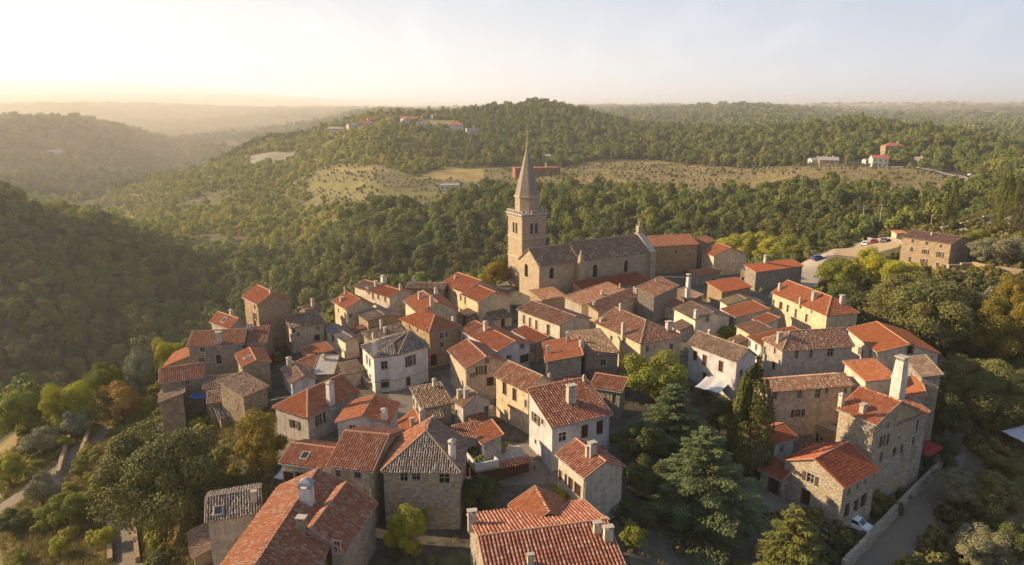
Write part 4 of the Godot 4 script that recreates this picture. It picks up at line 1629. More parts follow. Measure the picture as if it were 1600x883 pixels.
func make_forest() -> void:
	leaf_mat("leaf_wood_a", lin(0.119, 0.129, 0.030))
	leaf_mat("leaf_wood_b", lin(0.163, 0.147, 0.032))
	leaf_mat("leaf_wood_c", lin(0.092, 0.108, 0.030))
	var kinds: Array = []
	for i in 6:
		kinds.append(crown_mesh(100 + i, Vector3(3.3, 3.2, 3.3) * (0.92 + 0.04 * i), 12, 620, 0.56, 0.3))
	var far_kinds: Array = []
	for i in 3:
		far_kinds.append(crown_mesh(140 + i, Vector3(4.2, 3.2, 4.2), 9, 200, 1.15, 0.3))
	var fr := RandomNumberGenerator.new()
	fr.seed = 99
	var near: Array = []
	var where: Array = [[], [], [], [], [], [], [], [], []]
	var tint: Array = []
	for i in 9:
		tint.append(PackedColorArray())
	var pal := [Color(0.165, 0.184, 0.040), Color(0.139, 0.164, 0.043), Color(0.205, 0.205, 0.046), Color(0.231, 0.215, 0.048), Color(0.122, 0.145, 0.043), Color(0.185, 0.202, 0.043)]
	var d := 118.0
	while d < 6000.0:
		var s := 5.0 if d < 420 else 6.3 if d < 1050 else 11.0 if d < 2200 else 34.0
		var az := -0.74
		while az < 0.74:
			var a := az + fr.randf_range(-0.5, 0.5) * s / d
			var dd := d + fr.randf_range(-0.5, 0.5) * s
			az += s / d
			if dd < village_edge(a) + 3.0:
				continue
			var x := sin(a) * dd
			var z := -cos(a) * dd
			var clump := nz.get_noise_2d(x * 0.011, z * 0.011)
			var gap := -0.42 if dd > 420 else -2.0
			if a < -0.02 and dd > 430 and dd < 950:
				gap = -0.34
			if dd > 1050:
				gap = -0.02 if a < -0.1 else -0.22
			if clump < gap and fr.randf() < 0.9:
				continue
			if dd > 330 and dd < 900:
				var out_ := false
				for f in FIELDS:
					if inside(Vector2(x, z), f[1]):
						out_ = true
						break
				if out_:
					continue
			if blocked(x, z, 3.0):
				continue
			var sc := lerpf(0.5, 1.5, pow(fr.randf(), 1.3)) * (1.0 if d < 420 else 1.15 if d < 1050 else 1.7 if d < 2200 else 4.0)
			if a < -0.04 and dd > 430 and dd < 950:
				sc *= 0.66
			if a > -0.3 and a < 0.6 and dd < 300:
				sc *= 0.85
			var flat := fr.randf_range(0.75, 1.35) * (1.0 if d < 2200 else 0.5)
			var y := height(x, z)
			var turn := fr.randf() * TAU
			var c: Color = pal[clampi(int((nz.get_noise_2d(x * 0.02 + 50, z * 0.02) * 0.8 + 0.5 + fr.randf_range(-0.4, 0.4)) * 6), 0, 5)]
			c = c * fr.randf_range(0.8, 1.2)
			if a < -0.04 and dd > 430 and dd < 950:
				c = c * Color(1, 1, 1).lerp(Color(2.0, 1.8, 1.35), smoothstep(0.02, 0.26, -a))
			var pos := Vector3(x, y + 3.1 * sc * flat, z)
			if a < -0.04 and dd > 430 and dd < 950:
				# scrub between the trees of the sunny flank
				for e in 2:
					var bx := x + fr.randf_range(-3.5, 3.5)
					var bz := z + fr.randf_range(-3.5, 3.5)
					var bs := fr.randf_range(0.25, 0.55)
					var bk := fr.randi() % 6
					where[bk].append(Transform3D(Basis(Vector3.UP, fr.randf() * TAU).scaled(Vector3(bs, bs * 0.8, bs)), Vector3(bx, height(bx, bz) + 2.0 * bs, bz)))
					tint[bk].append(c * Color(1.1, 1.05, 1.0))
			if dd < 360 and sees_wood(pos):
				near.append([dd, Vector3(x, y, z), sc, flat, turn])
				continue
			var k := fr.randi() % 6 if d < 1050 else 6 + fr.randi() % 3
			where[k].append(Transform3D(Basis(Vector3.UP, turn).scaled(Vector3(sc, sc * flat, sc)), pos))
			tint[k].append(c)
		d += s
	near.sort_custom(func(p, q): return p[0] < q[0])
	var one: Array = []
	for i in 6:
		var o := thing("forest_tree", "broadleaf tree in the dense wood on the slopes round the village", "tree", Vector3.ZERO, 0.0, "trees of the wood round the village")
		part("trunk", trunk_mesh(200 + i, 3.6, 0.2, 2.2, 4), mats["bark"], o)
		part("crown", kinds[i], mats[["leaf_wood_a", "leaf_wood_b", "leaf_wood_c"][i % 3]], o, Vector3(0, 3.1, 0))
		one.append(o)
	for i in near.size():
		var q: Array = near[i]
		if i < 290:
			var o: Node3D = one[i] if i < 6 else one[fr.randi() % 6].duplicate()
			if i >= 6:
				o.name = numbered("forest_tree")
				add_child(o, true)
			o.position = q[1]
			o.rotation.y = q[4]
			o.scale = Vector3(q[2], q[2] * q[3], q[2])
		else:
			var k := fr.randi() % 6
			where[k].append(Transform3D(Basis(Vector3.UP, q[4]).scaled(Vector3(q[2], q[2] * q[3], q[2])), q[1] + Vector3.UP * 3.1 * q[2] * q[3]))
			tint[k].append(pal[fr.randi() % 6] * fr.randf_range(0.8, 1.2))
	var wood := Node3D.new()
	wood.name = "forest"
	wood.set_meta("kind", "stuff")
	wood.set_meta("label", "continuous oak and pine woodland covering the valley sides and far hills")
	wood.set_meta("category", "forest")
	add_child(wood)
	for i in 9:
		if where[i].size() > 0:
			copies("tree_crowns", kinds[i] if i < 6 else far_kinds[i - 6], mats["leaf"], where[i], tint[i], wood)

func sees_wood(p: Vector3) -> bool:
	# whether a tree stands clear of the roofs as seen from the air
	var q := p - EYE
	var c := cos(deg_to_rad(14.0))
	var s := sin(deg_to_rad(14.0))
	var f := -s * q.y - c * q.z
	var px := 800.0 + 1081.0 * q.x / f
	var py := 441.5 - 1081.0 * (c * q.y - s * q.z) / f
	if px < -10 or px > 1610:
		return false
	for i in SKYLINE.size() - 1:
		if px >= SKYLINE[i].x and px <= SKYLINE[i + 1].x:
			return py < lerpf(SKYLINE[i].y, SKYLINE[i + 1].y, (px - SKYLINE[i].x) / (SKYLINE[i + 1].x - SKYLINE[i].x))
	return true

func blocked(x: float, z: float, margin: float) -> bool:
	var p := Vector2(x, z)
	for r in ROADS:
		var q: Array = r[2]
		for i in q.size() - 1:
			if p.distance_to(Geometry2D.get_closest_point_to_segment(p, q[i], q[i + 1])) < r[3] * 0.5 + margin:
				return true
	for c in CLEAR:
		if p.distance_to(Vector2(c.x, c.y)) < c.z:
			return true
	return false

func in_house(x: float, z: float, margin: float) -> bool:
	for h in house_rects:
		var d: Vector2 = (Vector2(x, z) - h[0]).rotated(h[1])
		if absf(d.x) < h[2] + margin and absf(d.y) < h[3] + margin:
			return true
	return false

func make_orchards() -> void:
	leaf_mat("leaf_olive", lin(0.225, 0.21, 0.115), Color(0.4, 0.42, 0.28))
	var crown := crown_mesh(160, Vector3(1.7, 1.5, 1.7), 8, 150, 0.62, 0.3)
	var trunk := trunk_mesh(161, 1.6, 0.14, 1.0, 4)
	var proto := thing("olive_tree", "small grey green olive tree in the planted rows on the terraces", "tree", Vector3.ZERO, 0.0, "olive trees on the terraces")
	part("trunk", trunk, mats["bark"], proto)
	part("crown", crown, mats["leaf_olive"], proto, Vector3(0, 1.9, 0))
	var fr := RandomNumberGenerator.new()
	fr.seed = 5
	var first := true
	var count := 0
	var rest: Array = []
	var tint := PackedColorArray()
	for g in ORCHARDS:
		var poly: PackedVector2Array = g[0]
		var dirv: Vector2 = g[1]
		var nn := Vector2(-dirv.y, dirv.x)
		var lo := Vector2(1e9, 1e9)
		var hi := Vector2(-1e9, -1e9)
		for p in poly:
			var q := Vector2(p.dot(dirv), p.dot(nn))
			lo = lo.min(q)
			hi = hi.max(q)
		var b := lo.y
		while b < hi.y:
			var a := lo.x
			while a < hi.x:
				var p := dirv * (a + fr.randf_range(-0.8, 0.8)) + nn * (b + fr.randf_range(-0.9, 0.9))
				a += g[2]
				if not inside(p, poly) or fr.randf() < 0.18:
					continue
				var bad := false
				for f in FIELDS:
					if f[2] and inside(p, f[1]):
						bad = true
				if bad:
					continue
				count += 1
				var sc := lerpf(0.3, 1.05, pow(fr.randf(), 1.4))
				var at := Vector3(p.x, height(p.x, p.y), p.y)
				if count <= 280:
					var o: Node3D = proto if first else proto.duplicate()
					if not first:
						o.name = numbered("olive_tree")
						add_child(o, true)
					first = false
					o.position = at
					o.rotation.y = fr.randf() * TAU
					o.scale = Vector3.ONE * sc
				else:
					rest.append(Transform3D(Basis(Vector3.UP, fr.randf() * TAU).scaled(Vector3.ONE * sc), at + Vector3.UP * 1.9 * sc))
					tint.append(Color(0.225, 0.21, 0.115) * fr.randf_range(0.8, 1.2))
			b += g[3]
	if rest.size() > 0:
		var o := copies("olive_grove", crown, mats["leaf"], rest, tint, self)
		tag(o, "rest of the grey green olive rows on the far terraces", "orchard")

func make_near_trees() -> void:
	leaf_mat("leaf_oak", lin(0.163, 0.152, 0.044), Color(0.4, 0.4, 0.2))
	leaf_mat("leaf_gold", lin(0.29, 0.205, 0.03))
	leaf_mat("leaf_amber", lin(0.240, 0.185, 0.025))
	leaf_mat("leaf_orange", lin(0.352, 0.216, 0.056))
	leaf_mat("leaf_green", lin(0.221, 0.224, 0.032))
	leaf_mat("leaf_lime", lin(0.365, 0.332, 0.035))
	leaf_mat("leaf_dark", lin(0.096, 0.108, 0.030), Color(0.4, 0.42, 0.22))
	leaf_mat("leaf_pale", lin(0.256, 0.264, 0.160), Color(0.4, 0.42, 0.28))
	leaf_mat("leaf_young", lin(0.20, 0.20, 0.05))
	leaf_mat("leaf_cedar", lin(0.125, 0.155, 0.062), Color(0.3, 0.34, 0.16))
	leaf_mat("leaf_cypress", lin(0.096, 0.101, 0.023), Color(0.3, 0.3, 0.12))
	leaf_mat("blossom", lin(0.55, 0.56, 0.48))
	var big := crown_mesh(300, Vector3(7, 6, 7), 64, 42000, 0.22, 0.3)
	var mid: Array = []
	for i in 3:
		mid.append(crown_mesh(310 + i, Vector3(4, 3.8, 4), 34, 14000, 0.2, 0.34))
	var airy := crown_mesh(320, Vector3(4, 3.6, 4), 26, 6500, 0.21, 0.45)
	var small: Array = []
	for i in 3:
		small.append(crown_mesh(330 + i, Vector3(1.6, 1.4, 1.6), 12, 2200, 0.16, 0.3))
	var tbig := trunk_mesh(340, 7.0, 0.5, 5.0, 8)
	var tmid := trunk_mesh(341, 4.2, 0.24, 3.0, 8)
	var tsml := trunk_mesh(342, 1.4, 0.09, 1.0, 4)
	var count := 0
	for t in TREES:
		# [kind, leaf, label, x, base, z, half width, height of the crown's middle, half height, group]
		count += 1
		var o := thing("shrub" if t[0] == "small" else "tree", t[2], "shrub" if t[0] == "small" else "tree", Vector3(t[3], t[4], t[5]), 0.0, t[9])
		var R := 7.0 if t[0] == "big" else 1.6 if t[0] == "small" else 4.0
		var RY := 6.0 if t[0] == "big" else 1.4 if t[0] == "small" else 3.8 if t[0] == "mid" else 3.6
		var cm: Mesh = big if t[0] == "big" else airy if t[0] == "airy" else mid[count % 3] if t[0] == "mid" else small[count % 3]
		var tm: Mesh = tbig if t[0] == "big" else tsml if t[0] == "small" else tmid
		var hh := 7.0 if t[0] == "big" else 1.4 if t[0] == "small" else 4.2
		var k := part("trunk", tm, mats["bark"], o)
		k.scale = Vector3(t[6] / R, maxf(t[7], 0.3) * 1.05 / hh, t[6] / R)
		var c := part("crown", cm, mats[t[1]], o, Vector3(0, t[7], 0))
		c.scale = Vector3(t[6] / R, t[8] / RY, t[6] / R)
		c.rotation.y = count * 1.7
		if t[1] == "leaf_pale" and t[2].contains("blossom"):
			var bl := crown_mesh(350, Vector3(t[6], t[8], t[6]) * 1.03, 10, 260, 0.28, 0.15)
			part("blossom", bl, mats["blossom"], o, Vector3(0, t[7], 0))
	for t in CONIFERS:
		# [shape, label, x, base, z, radius, height, levels, droop, seed]
		var o := thing("cypress" if t[0] == "cypress" else "conifer", t[1], "tree", Vector3(t[2], t[3], t[4]), t[9] * 0.7, "")
		if t[0] == "cypress":
			var tr := MB.new()
			tr.tube(Vector3(0, -0.5, 0), Vector3(0, t[6] * 0.8, 0), 0.28, 0.05, 8)
			part("trunk", tr.mesh(), mats["bark"], o)
			part("crown", cypress_mesh(t[9], t[6], t[5], t[7]), mats["leaf_cypress"], o)
		else:
			var m := cedar_mesh(t[9], t[6], t[5], t[7], t[8])
			part("trunk", m[0], mats["bark"], o)
			part("crown", m[1], mats["leaf_young" if t[1].contains("young") else "leaf_cedar"], o)

func make_undergrowth() -> void:
	var bush := crown_mesh(400, Vector3(0.95, 0.75, 0.95), 8, 260, 0.24, 0.3)
	var where: Array = []
	var tint := PackedColorArray()
	var tuft := LB.new()
	var r := RandomNumberGenerator.new()
	r.seed = 44
	for i in 16:
		var a := r.randf() * TAU
		var p := Vector3(cos(a), 0, sin(a)) * r.randf_range(0.02, 0.3)
		tuft.leaf(p + Vector3(0, 0.14, 0), Vector3(cos(a), 0.4, sin(a)).normalized(), (Vector3.UP + Vector3(cos(a), 0, sin(a)) * 0.5).normalized(), 0.035, r.randf_range(0.22, 0.42), Color.WHITE * r.randf_range(0.7, 1.2))
	var tm := tuft.mesh()
	var gw: Array = []
	var gt := PackedColorArray()
	for i in 22000:
		var az := r.randf_range(-0.66, 0.68)
		var d := r.randf_range(46, 285)
		if r.randf() > d / 190.0 + 0.12:
			continue
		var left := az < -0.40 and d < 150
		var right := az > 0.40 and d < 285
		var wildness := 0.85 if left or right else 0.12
		if d > village_edge(az) + 14:
			continue
		var x := sin(az) * d
		var z := -cos(az) * d
		if blocked(x, z, 0.6) or in_house(x, z, 0.5):
			continue
		var n := nz.get_noise_2d(x * 0.06, z * 0.06)
		if r.randf() > wildness + n * 0.5:
			continue
		if left and n < -0.22:
			continue
		var sc := r.randf_range(0.5, 1.35) * (1.0 if wildness > 0.5 else 0.6)
		if right:
			sc *= 1.35
		where.append(Transform3D(Basis(Vector3.UP, r.randf() * TAU).scaled(Vector3(sc, sc * r.randf_range(0.8, 1.3), sc)), Vector3(x, height(x, z) + 0.45 * sc, z)))
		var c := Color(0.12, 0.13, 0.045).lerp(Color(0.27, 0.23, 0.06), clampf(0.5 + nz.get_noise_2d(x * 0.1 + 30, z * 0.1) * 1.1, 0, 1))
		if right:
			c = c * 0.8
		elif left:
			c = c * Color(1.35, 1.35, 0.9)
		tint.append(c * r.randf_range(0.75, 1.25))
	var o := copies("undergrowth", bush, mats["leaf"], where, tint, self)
	tag(o, "low scrub and weeds on the slopes round the village", "undergrowth")
	for i in 26000:
		var az := r.randf_range(-0.70, -0.36) if i % 3 > 0 else r.randf_range(-0.36, 0.7)
		var d := r.randf_range(46, 128)
		var x := sin(az) * d
		var z := -cos(az) * d
		if blocked(x, z, 0.2) or in_house(x, z, 0.1):
			continue
		if az > -0.36 and az < 0.42 and r.randf() < 0.8:
			continue
		var sc := r.randf_range(0.8, 2.0)
		gw.append(Transform3D(Basis(Vector3.UP, r.randf() * TAU).scaled(Vector3(sc, sc, sc)), Vector3(x, height(x, z), z)))
		gt.append(Color(0.20, 0.18, 0.06).lerp(Color(0.36, 0.26, 0.10), r.randf()) * r.randf_range(0.7, 1.2))
	var g := copies("grass", tm, mats["leaf"], gw, gt, self)
	tag(g, "dry grass tufts on the open slopes", "grass")

# ------------------------------------------------------------------ far houses
func make_rubble() -> void:
	var r := RandomNumberGenerator.new()
	r.seed = 77
	var where: Array = []
	var tint := PackedColorArray()
	if not meshes.has("rubble"):
		var mb := MB.new()
		mb.obox(Transform3D(Basis(Vector3(1, 0.3, 0.2).normalized(), 0.5), Vector3.ZERO), Vector3(1, 0.7, 0.8), 0.7)
		meshes["rubble"] = mb.mesh()
	for q in ROADS:
		var pts: Array = q[2]
		for i in pts.size() - 1:
			var l: float = pts[i].distance_to(pts[i + 1])
			if pts[i].length() > 300:
				continue
			for k in int(l * 5.0):
				var p: Vector2 = pts[i].lerp(pts[i + 1], r.randf())
				var d: Vector2 = (pts[i + 1] - pts[i]).normalized()
				var o: float = q[3] * (0.5 + r.randfn(0.0, 0.16)) * (1.0 if r.randf() < 0.5 else -1.0)
				if r.randf() < 0.25:
					o *= r.randf()
				p += Vector2(-d.y, d.x) * o
				var s := r.randf_range(0.05, 0.22)
				where.append(Transform3D(Basis(rand_dir(r), r.randf() * TAU).scaled(Vector3.ONE * s), Vector3(p.x, height(p.x, p.y) + s * 0.25 + 0.04, p.y)))
				var c: Array = STONE_PAL["stone"][r.randi() % 4]
				tint.append(Color(c[0], c[1], c[2]) * r.randf_range(0.7, 1.05))
	for w in WALLS:
		if w[0] != "ruined_wall":
			continue
		for k in 500:
			var i: int = r.randi() % (w[2].size() - 1)
			var p: Vector2 = w[2][i].lerp(w[2][i + 1], r.randf()) + Vector2(r.randfn(0, 1.6), r.randfn(0, 1.6))
			var s := r.randf_range(0.15, 0.5)
			where.append(Transform3D(Basis(rand_dir(r), r.randf() * TAU).scaled(Vector3.ONE * s), Vector3(p.x, height(p.x, p.y) + s * 0.3, p.y)))
			var c: Array = STONE_PAL["tan"][r.randi() % 4]
			tint.append(Color(c[0], c[1], c[2]) * r.randf_range(0.7, 1.05))
	var o := copies("rubble", meshes["rubble"], mats["stones"], where, tint, self)
	tag(o, "loose stones along the tracks and under the ruined wall", "rubble")

func make_far_houses() -> void:
	mat("far_roof_red", lin(0.36, 0.115, 0.06), 0.9)
	mat("far_roof_grey", lin(0.33, 0.29, 0.25), 0.9)
	mat("brick", lin(0.36, 0.145, 0.085), 0.9, mats["tan"].albedo_texture, 0.3)
	for h in FARS:
		# [label, x, y, z, yaw, w, d, wall height, rise, wall, roof, storeys, kind]
		var o := thing("far_house", h[0], "house", Vector3(h[1], h[2] - 0.6, h[3]), h[4], "houses scattered on the far hills")
		var hw: float = h[7] + 0.6
		var wins: Array = []
		for s in h[11]:
			var nw := maxi(2, int(h[5] / 3.0))
			for i in nw:
				wins.append(["F", (i + 0.5) / nw * h[5] - h[5] / 2, 0.6 + s * 2.8 + 0.9, 0.9, 1.2, 0])
			wins.append(["L", 0.0, 0.6 + s * 2.8 + 0.9, 0.9, 1.2, 0])
		far_block(o, h[12], h[9], h[10], h[5], h[6], hw, h[8], wins)

func far_block(o: Node3D, kind: String, wall: String, roof: String, w: float, d: float, hw: float, rise: float, wins: Array) -> void:
	var holes := {"F": [], "R": [], "B": [], "L": []}
	var ok: Array = []
	for q in wins:
		if q[2] + q[4] > hw - 0.1:
			continue
		var fr := face_frame(q[0], w, d)
		var u: float = fr[2] / 2 + q[1]
		holes[q[0]].append([u - q[3] / 2, q[2], u + q[3] / 2, q[2] + q[4]])
		add_window(o, Transform3D(Basis(fr[1], Vector3.UP, fr[3]), fr[0] + fr[1] * u + Vector3.UP * q[2]), q[3], q[4], q[5])
	var mb := MB.new()
	for f in ["F", "R", "B", "L"]:
		var fr := face_frame(f, w, d)
		wall_face(mb, fr[0], fr[1], fr[3], fr[2], hw, holes[f])
		if kind == "gx" and f in ["R", "L"] or kind == "gz" and f in ["F", "B"]:
			var a: Vector3 = fr[0] + Vector3.UP * hw
			var b: Vector3 = a + fr[1] * fr[2]
			mb.tri(a, b, (a + b) / 2 + Vector3.UP * rise * 0.95)
	part("wall", mb.mesh(), mats[wall], o)
	var ro := MB.new()
	if kind == "flat":
		ro.box(Vector3(-w / 2 - 0.2, hw, -d / 2 - 0.2), Vector3(w / 2 + 0.2, hw + 0.3, d / 2 + 0.2))
	else:
		for q in slopes_of(kind, w, d, hw, rise):
			var poly := PackedVector3Array([q[0], q[1], q[2], q[3]])
			if q[2].distance_to(q[3]) < 0.01:
				poly = PackedVector3Array([q[0], q[1], q[2]])
			ro.prism(poly, Vector3.DOWN * 0.12)
	var rf := part("roof", ro.mesh(), mats[roof], o)
	var ch := MB.new()
	ch.box(Vector3(w * 0.2, hw, -0.4), Vector3(w * 0.2 + 0.8, hw + rise + 0.9, 0.4))
	part("chimney", ch.mesh(), mats["white"], rf)

# ------------------------------------------------------------------ cars, walls, poles and other things
func make_car(label: String, at: Vector3, turn: float, c: Color, scale_ := 1.0, group := "") -> Node3D:
	var o := thing("parked_car", label, "car", at, turn, group)
	o.scale = Vector3.ONE * scale_
	if not meshes.has("car_body"):
		# side outline: x along the car, y up
		var low := [Vector2(-2.1, 0.32), Vector2(2.1, 0.32), Vector2(2.18, 0.6), Vector2(2.1, 0.86), Vector2(1.15, 1.0), Vector2(-1.95, 1.02), Vector2(-2.15, 0.85)]
		var body := MB.new()
		loft(body, low, 0.88, 0.84)
		var cabin := [Vector2(-1.9, 1.0), Vector2(1.1, 0.99), Vector2(0.45, 1.52), Vector2(-0.1, 1.6), Vector2(-1.5, 1.56)]
		loft(body, cabin, 0.80, 0.66)
		meshes["car_body"] = body.mesh()
		var gl := MB.new()
		for s in [-1.0, 1.0]:
			var p := [Vector3(0.85, 1.06, 0.812 * s), Vector3(0.38, 1.46, 0.73 * s), Vector3(-1.4, 1.48, 0.725 * s), Vector3(-1.7, 1.06, 0.812 * s)]
			gl.quad(p[0], p[1], p[2], p[3]) if s < 0 else gl.quad(p[3], p[2], p[1], p[0])
		gl.quad(Vector3(1.06, 1.04, 0.70), Vector3(1.06, 1.04, -0.70), Vector3(0.50, 1.50, -0.60), Vector3(0.50, 1.50, 0.60))
		gl.quad(Vector3(-1.90, 1.08, -0.70), Vector3(-1.90, 1.08, 0.70), Vector3(-1.58, 1.5, 0.60), Vector3(-1.58, 1.5, -0.60))
		meshes["car_glass"] = gl.mesh()
		var wh := MB.new()
		wh.tube(Vector3(0, 0, -0.1), Vector3(0, 0, 0.1), 0.33, 0.33, 16)
		wh.tube(Vector3(0, 0, 0.1), Vector3(0, 0, -0.1), 0.33, 0.33, 16)
		meshes["tyre"] = wh.mesh()
		var hb := MB.new()
		hb.tube(Vector3(0, 0, -0.11), Vector3(0, 0, 0.11), 0.2, 0.19, 12)
		hb.tube(Vector3(0, 0, 0.11), Vector3(0, 0, -0.11), 0.19, 0.2, 12)
		meshes["rim"] = hb.mesh()
		var hl := MB.new()
		hl.box(Vector3(-0.06, -0.07, -0.18), Vector3(0.06, 0.07, 0.18))
		meshes["lamp"] = hl.mesh()
		var bp := MB.new()
		bp.box(Vector3(2.05, 0.30, -0.8), Vector3(2.24, 0.52, 0.8))
		bp.box(Vector3(-2.24, 0.30, -0.8), Vector3(-2.08, 0.55, 0.8))
		bp.box(Vector3(-1.5, 0.28, -0.9), Vector3(1.5, 0.38, 0.9))
		meshes["bumper"] = bp.mesh()
		mat("tyre", lin(0.02, 0.02, 0.02), 0.9)
		mat("rim", lin(0.35, 0.35, 0.36), 0.35)
		mat("headlight", lin(0.6, 0.6, 0.6), 0.15)
		mat("taillight", lin(0.25, 0.01, 0.01), 0.25)
	var key := "paint_" + c.to_html()
	if not mats.has(key):
		var m := mat(key, c, 0.3)
		m.clearcoat_enabled = true
		m.clearcoat = 0.7
	part("body", meshes["car_body"], mats[key], o)
	part("windows", meshes["car_glass"], mats["glass"], o)
	part("bumper", meshes["bumper"], mats["iron"], o)
	for x in [-1.3, 1.35]:
		for z in [-0.82, 0.82]:
			var t := part("wheel", meshes["tyre"], mats["tyre"], o, Vector3(x, 0.33, z))
			part("rim", meshes["rim"], mats["rim"], t)
	for z in [-0.62, 0.62]:
		part("headlight", meshes["lamp"], mats["headlight"], o, Vector3(2.12, 0.74, z))
		part("taillight", meshes["lamp"], mats["taillight"], o, Vector3(-2.12, 0.86, z))
	return o

func loft(mb: MB, outline: Array, half0: float, half1: float) -> void:
	# an outline swept across the car, narrower towards its top
	var ymin := 1e9
	var ymax := -1e9
	for p in outline:
		ymin = minf(ymin, p.y)
		ymax = maxf(ymax, p.y)
	var a: Array = []
	var b: Array = []
	for p in outline:
		var w := lerpf(half0, half1, (p.y - ymin) / (ymax - ymin))
		a.append(Vector3(p.x, p.y, w))
		b.append(Vector3(p.x, p.y, -w))
	for i in outline.size():
		var j := (i + 1) % outline.size()
		mb.quad(b[i], b[j], a[j], a[i])
	for i in range(1, outline.size() - 1):
		mb.tri(a[0], a[i], a[i + 1])
		mb.tri(b[0], b[i + 1], b[i])

func make_wall(called: String, label: String, pts: Array, thick: float, tall: float, style: String, coping := true) -> void:
	var o := thing(called, label, "wall", Vector3(pts[0].x, 0, pts[0].y))
	var mb := MB.new()
	var cp := MB.new()
	var faces: Array = []
	for i in pts.size() - 1:
		var p: Vector2 = pts[i] - pts[0]
		var q: Vector2 = pts[i + 1] - pts[0]
		var k := maxi(1, int(p.distance_to(q) / 2.5))
		for s in k:
			var a2 := p.lerp(q, s / float(k))
			var b2 := p.lerp(q, (s + 1.0) / k)
			var ya := height(a2.x + pts[0].x, a2.y + pts[0].y)
			var yb := height(b2.x + pts[0].x, b2.y + pts[0].y)
			var l := a2.distance_to(b2)
			var y0 := minf(ya, yb) - 0.4
			var y1 := (ya + yb) / 2 + tall
			var ux := Vector3(b2.x - a2.x, 0, b2.y - a2.y).normalized()
			var nn := ux.cross(Vector3.UP)
			var c := Vector3((a2.x + b2.x) / 2, (y0 + y1) / 2, (a2.y + b2.y) / 2)
			mb.obox(Transform3D(Basis(ux, Vector3.UP, nn), c), Vector3(l, y1 - y0, thick))
			if coping:
				cp.obox(Transform3D(Basis(ux, Vector3.UP, nn), Vector3(c.x, y1 + 0.06, c.z)), Vector3(l - 0.01, 0.12, thick + 0.1))
			for sd in [1.0, -1.0]:
				faces.append([Vector3(a2.x if sd > 0 else b2.x, y0, a2.y if sd > 0 else b2.y) + nn * sd * thick / 2, ux * sd, nn * sd, l, y1 - y0, [], 0.0, 0])
	var w := part("masonry", mb.mesh(), mats[style], o)
	stone_blocks(o, w, faces, style)
	if coping:
		part("coping", cp.mesh(), mats["trim"], o)

func make_pole(label: String, at: Vector3, tall: float, arms: int, material: String, thick := 0.13, group := "utility poles by the road") -> void:
	var o := thing("utility_pole", label, "pole", at, 0.25, group)
	var mb := MB.new()
	mb.tube(Vector3(0, -0.5, 0), Vector3(0, tall, 0), thick, thick * 0.65, 8)
	part("pole", mb.mesh(), mats[material], o)
	for i in arms:
		var ab := MB.new()
		var y := tall - 0.35 - i * tall * 0.09
		var l := tall * 0.13
		ab.box(Vector3(-l, y - 0.06, -0.06), Vector3(l, y + 0.06, 0.06))
		for s in [-0.9, -0.45, 0.45, 0.9]:
			ab.tube(Vector3(s * l, y + 0.06, 0), Vector3(s * l, y + 0.24, 0), 0.05, 0.04, 6)
		part("crossarm", ab.mesh(), mats[material], o)

func canopy(called: String, label: String, category: String, at: Vector3, turn: float, w: float, d: float, hf: float, hb: float, cloth: String) -> void:
	var o := thing(called, label, category, at, turn)
	var mb := MB.new()
	var n := 8
	for i in n:
		for j in 4:
			var p: Array = []
			for q in [[i, j], [i + 1, j], [i + 1, j + 1], [i, j + 1]]:
				var u: float = q[0] / float(n)
				var v: float = q[1] / 4.0
				p.append(Vector3((u - 0.5) * w, lerpf(hf, hb, v) - 0.12 * sin(PI * v) + 0.05 * sin(u * TAU * 2.0), d * (0.5 - v)))
			mb.quad(p[0], p[1], p[2], p[3])
			mb.quad(p[3] - Vector3.UP * 0.03, p[2] - Vector3.UP * 0.03, p[1] - Vector3.UP * 0.03, p[0] - Vector3.UP * 0.03)
	part("cloth", mb.mesh(), mats[cloth], o)
	for x in [-1, 1]:
		for z in [-1, 1]:
			var pm := MB.new()
			pm.tube(Vector3(x * (w / 2 - 0.08), 0, z * (d / 2 - 0.08)), Vector3(x * (w / 2 - 0.08), (hf if z > 0 else hb) - 0.03, z * (d / 2 - 0.08)), 0.045, 0.045, 6)
			part("post", pm.mesh(), mats["iron"], o)

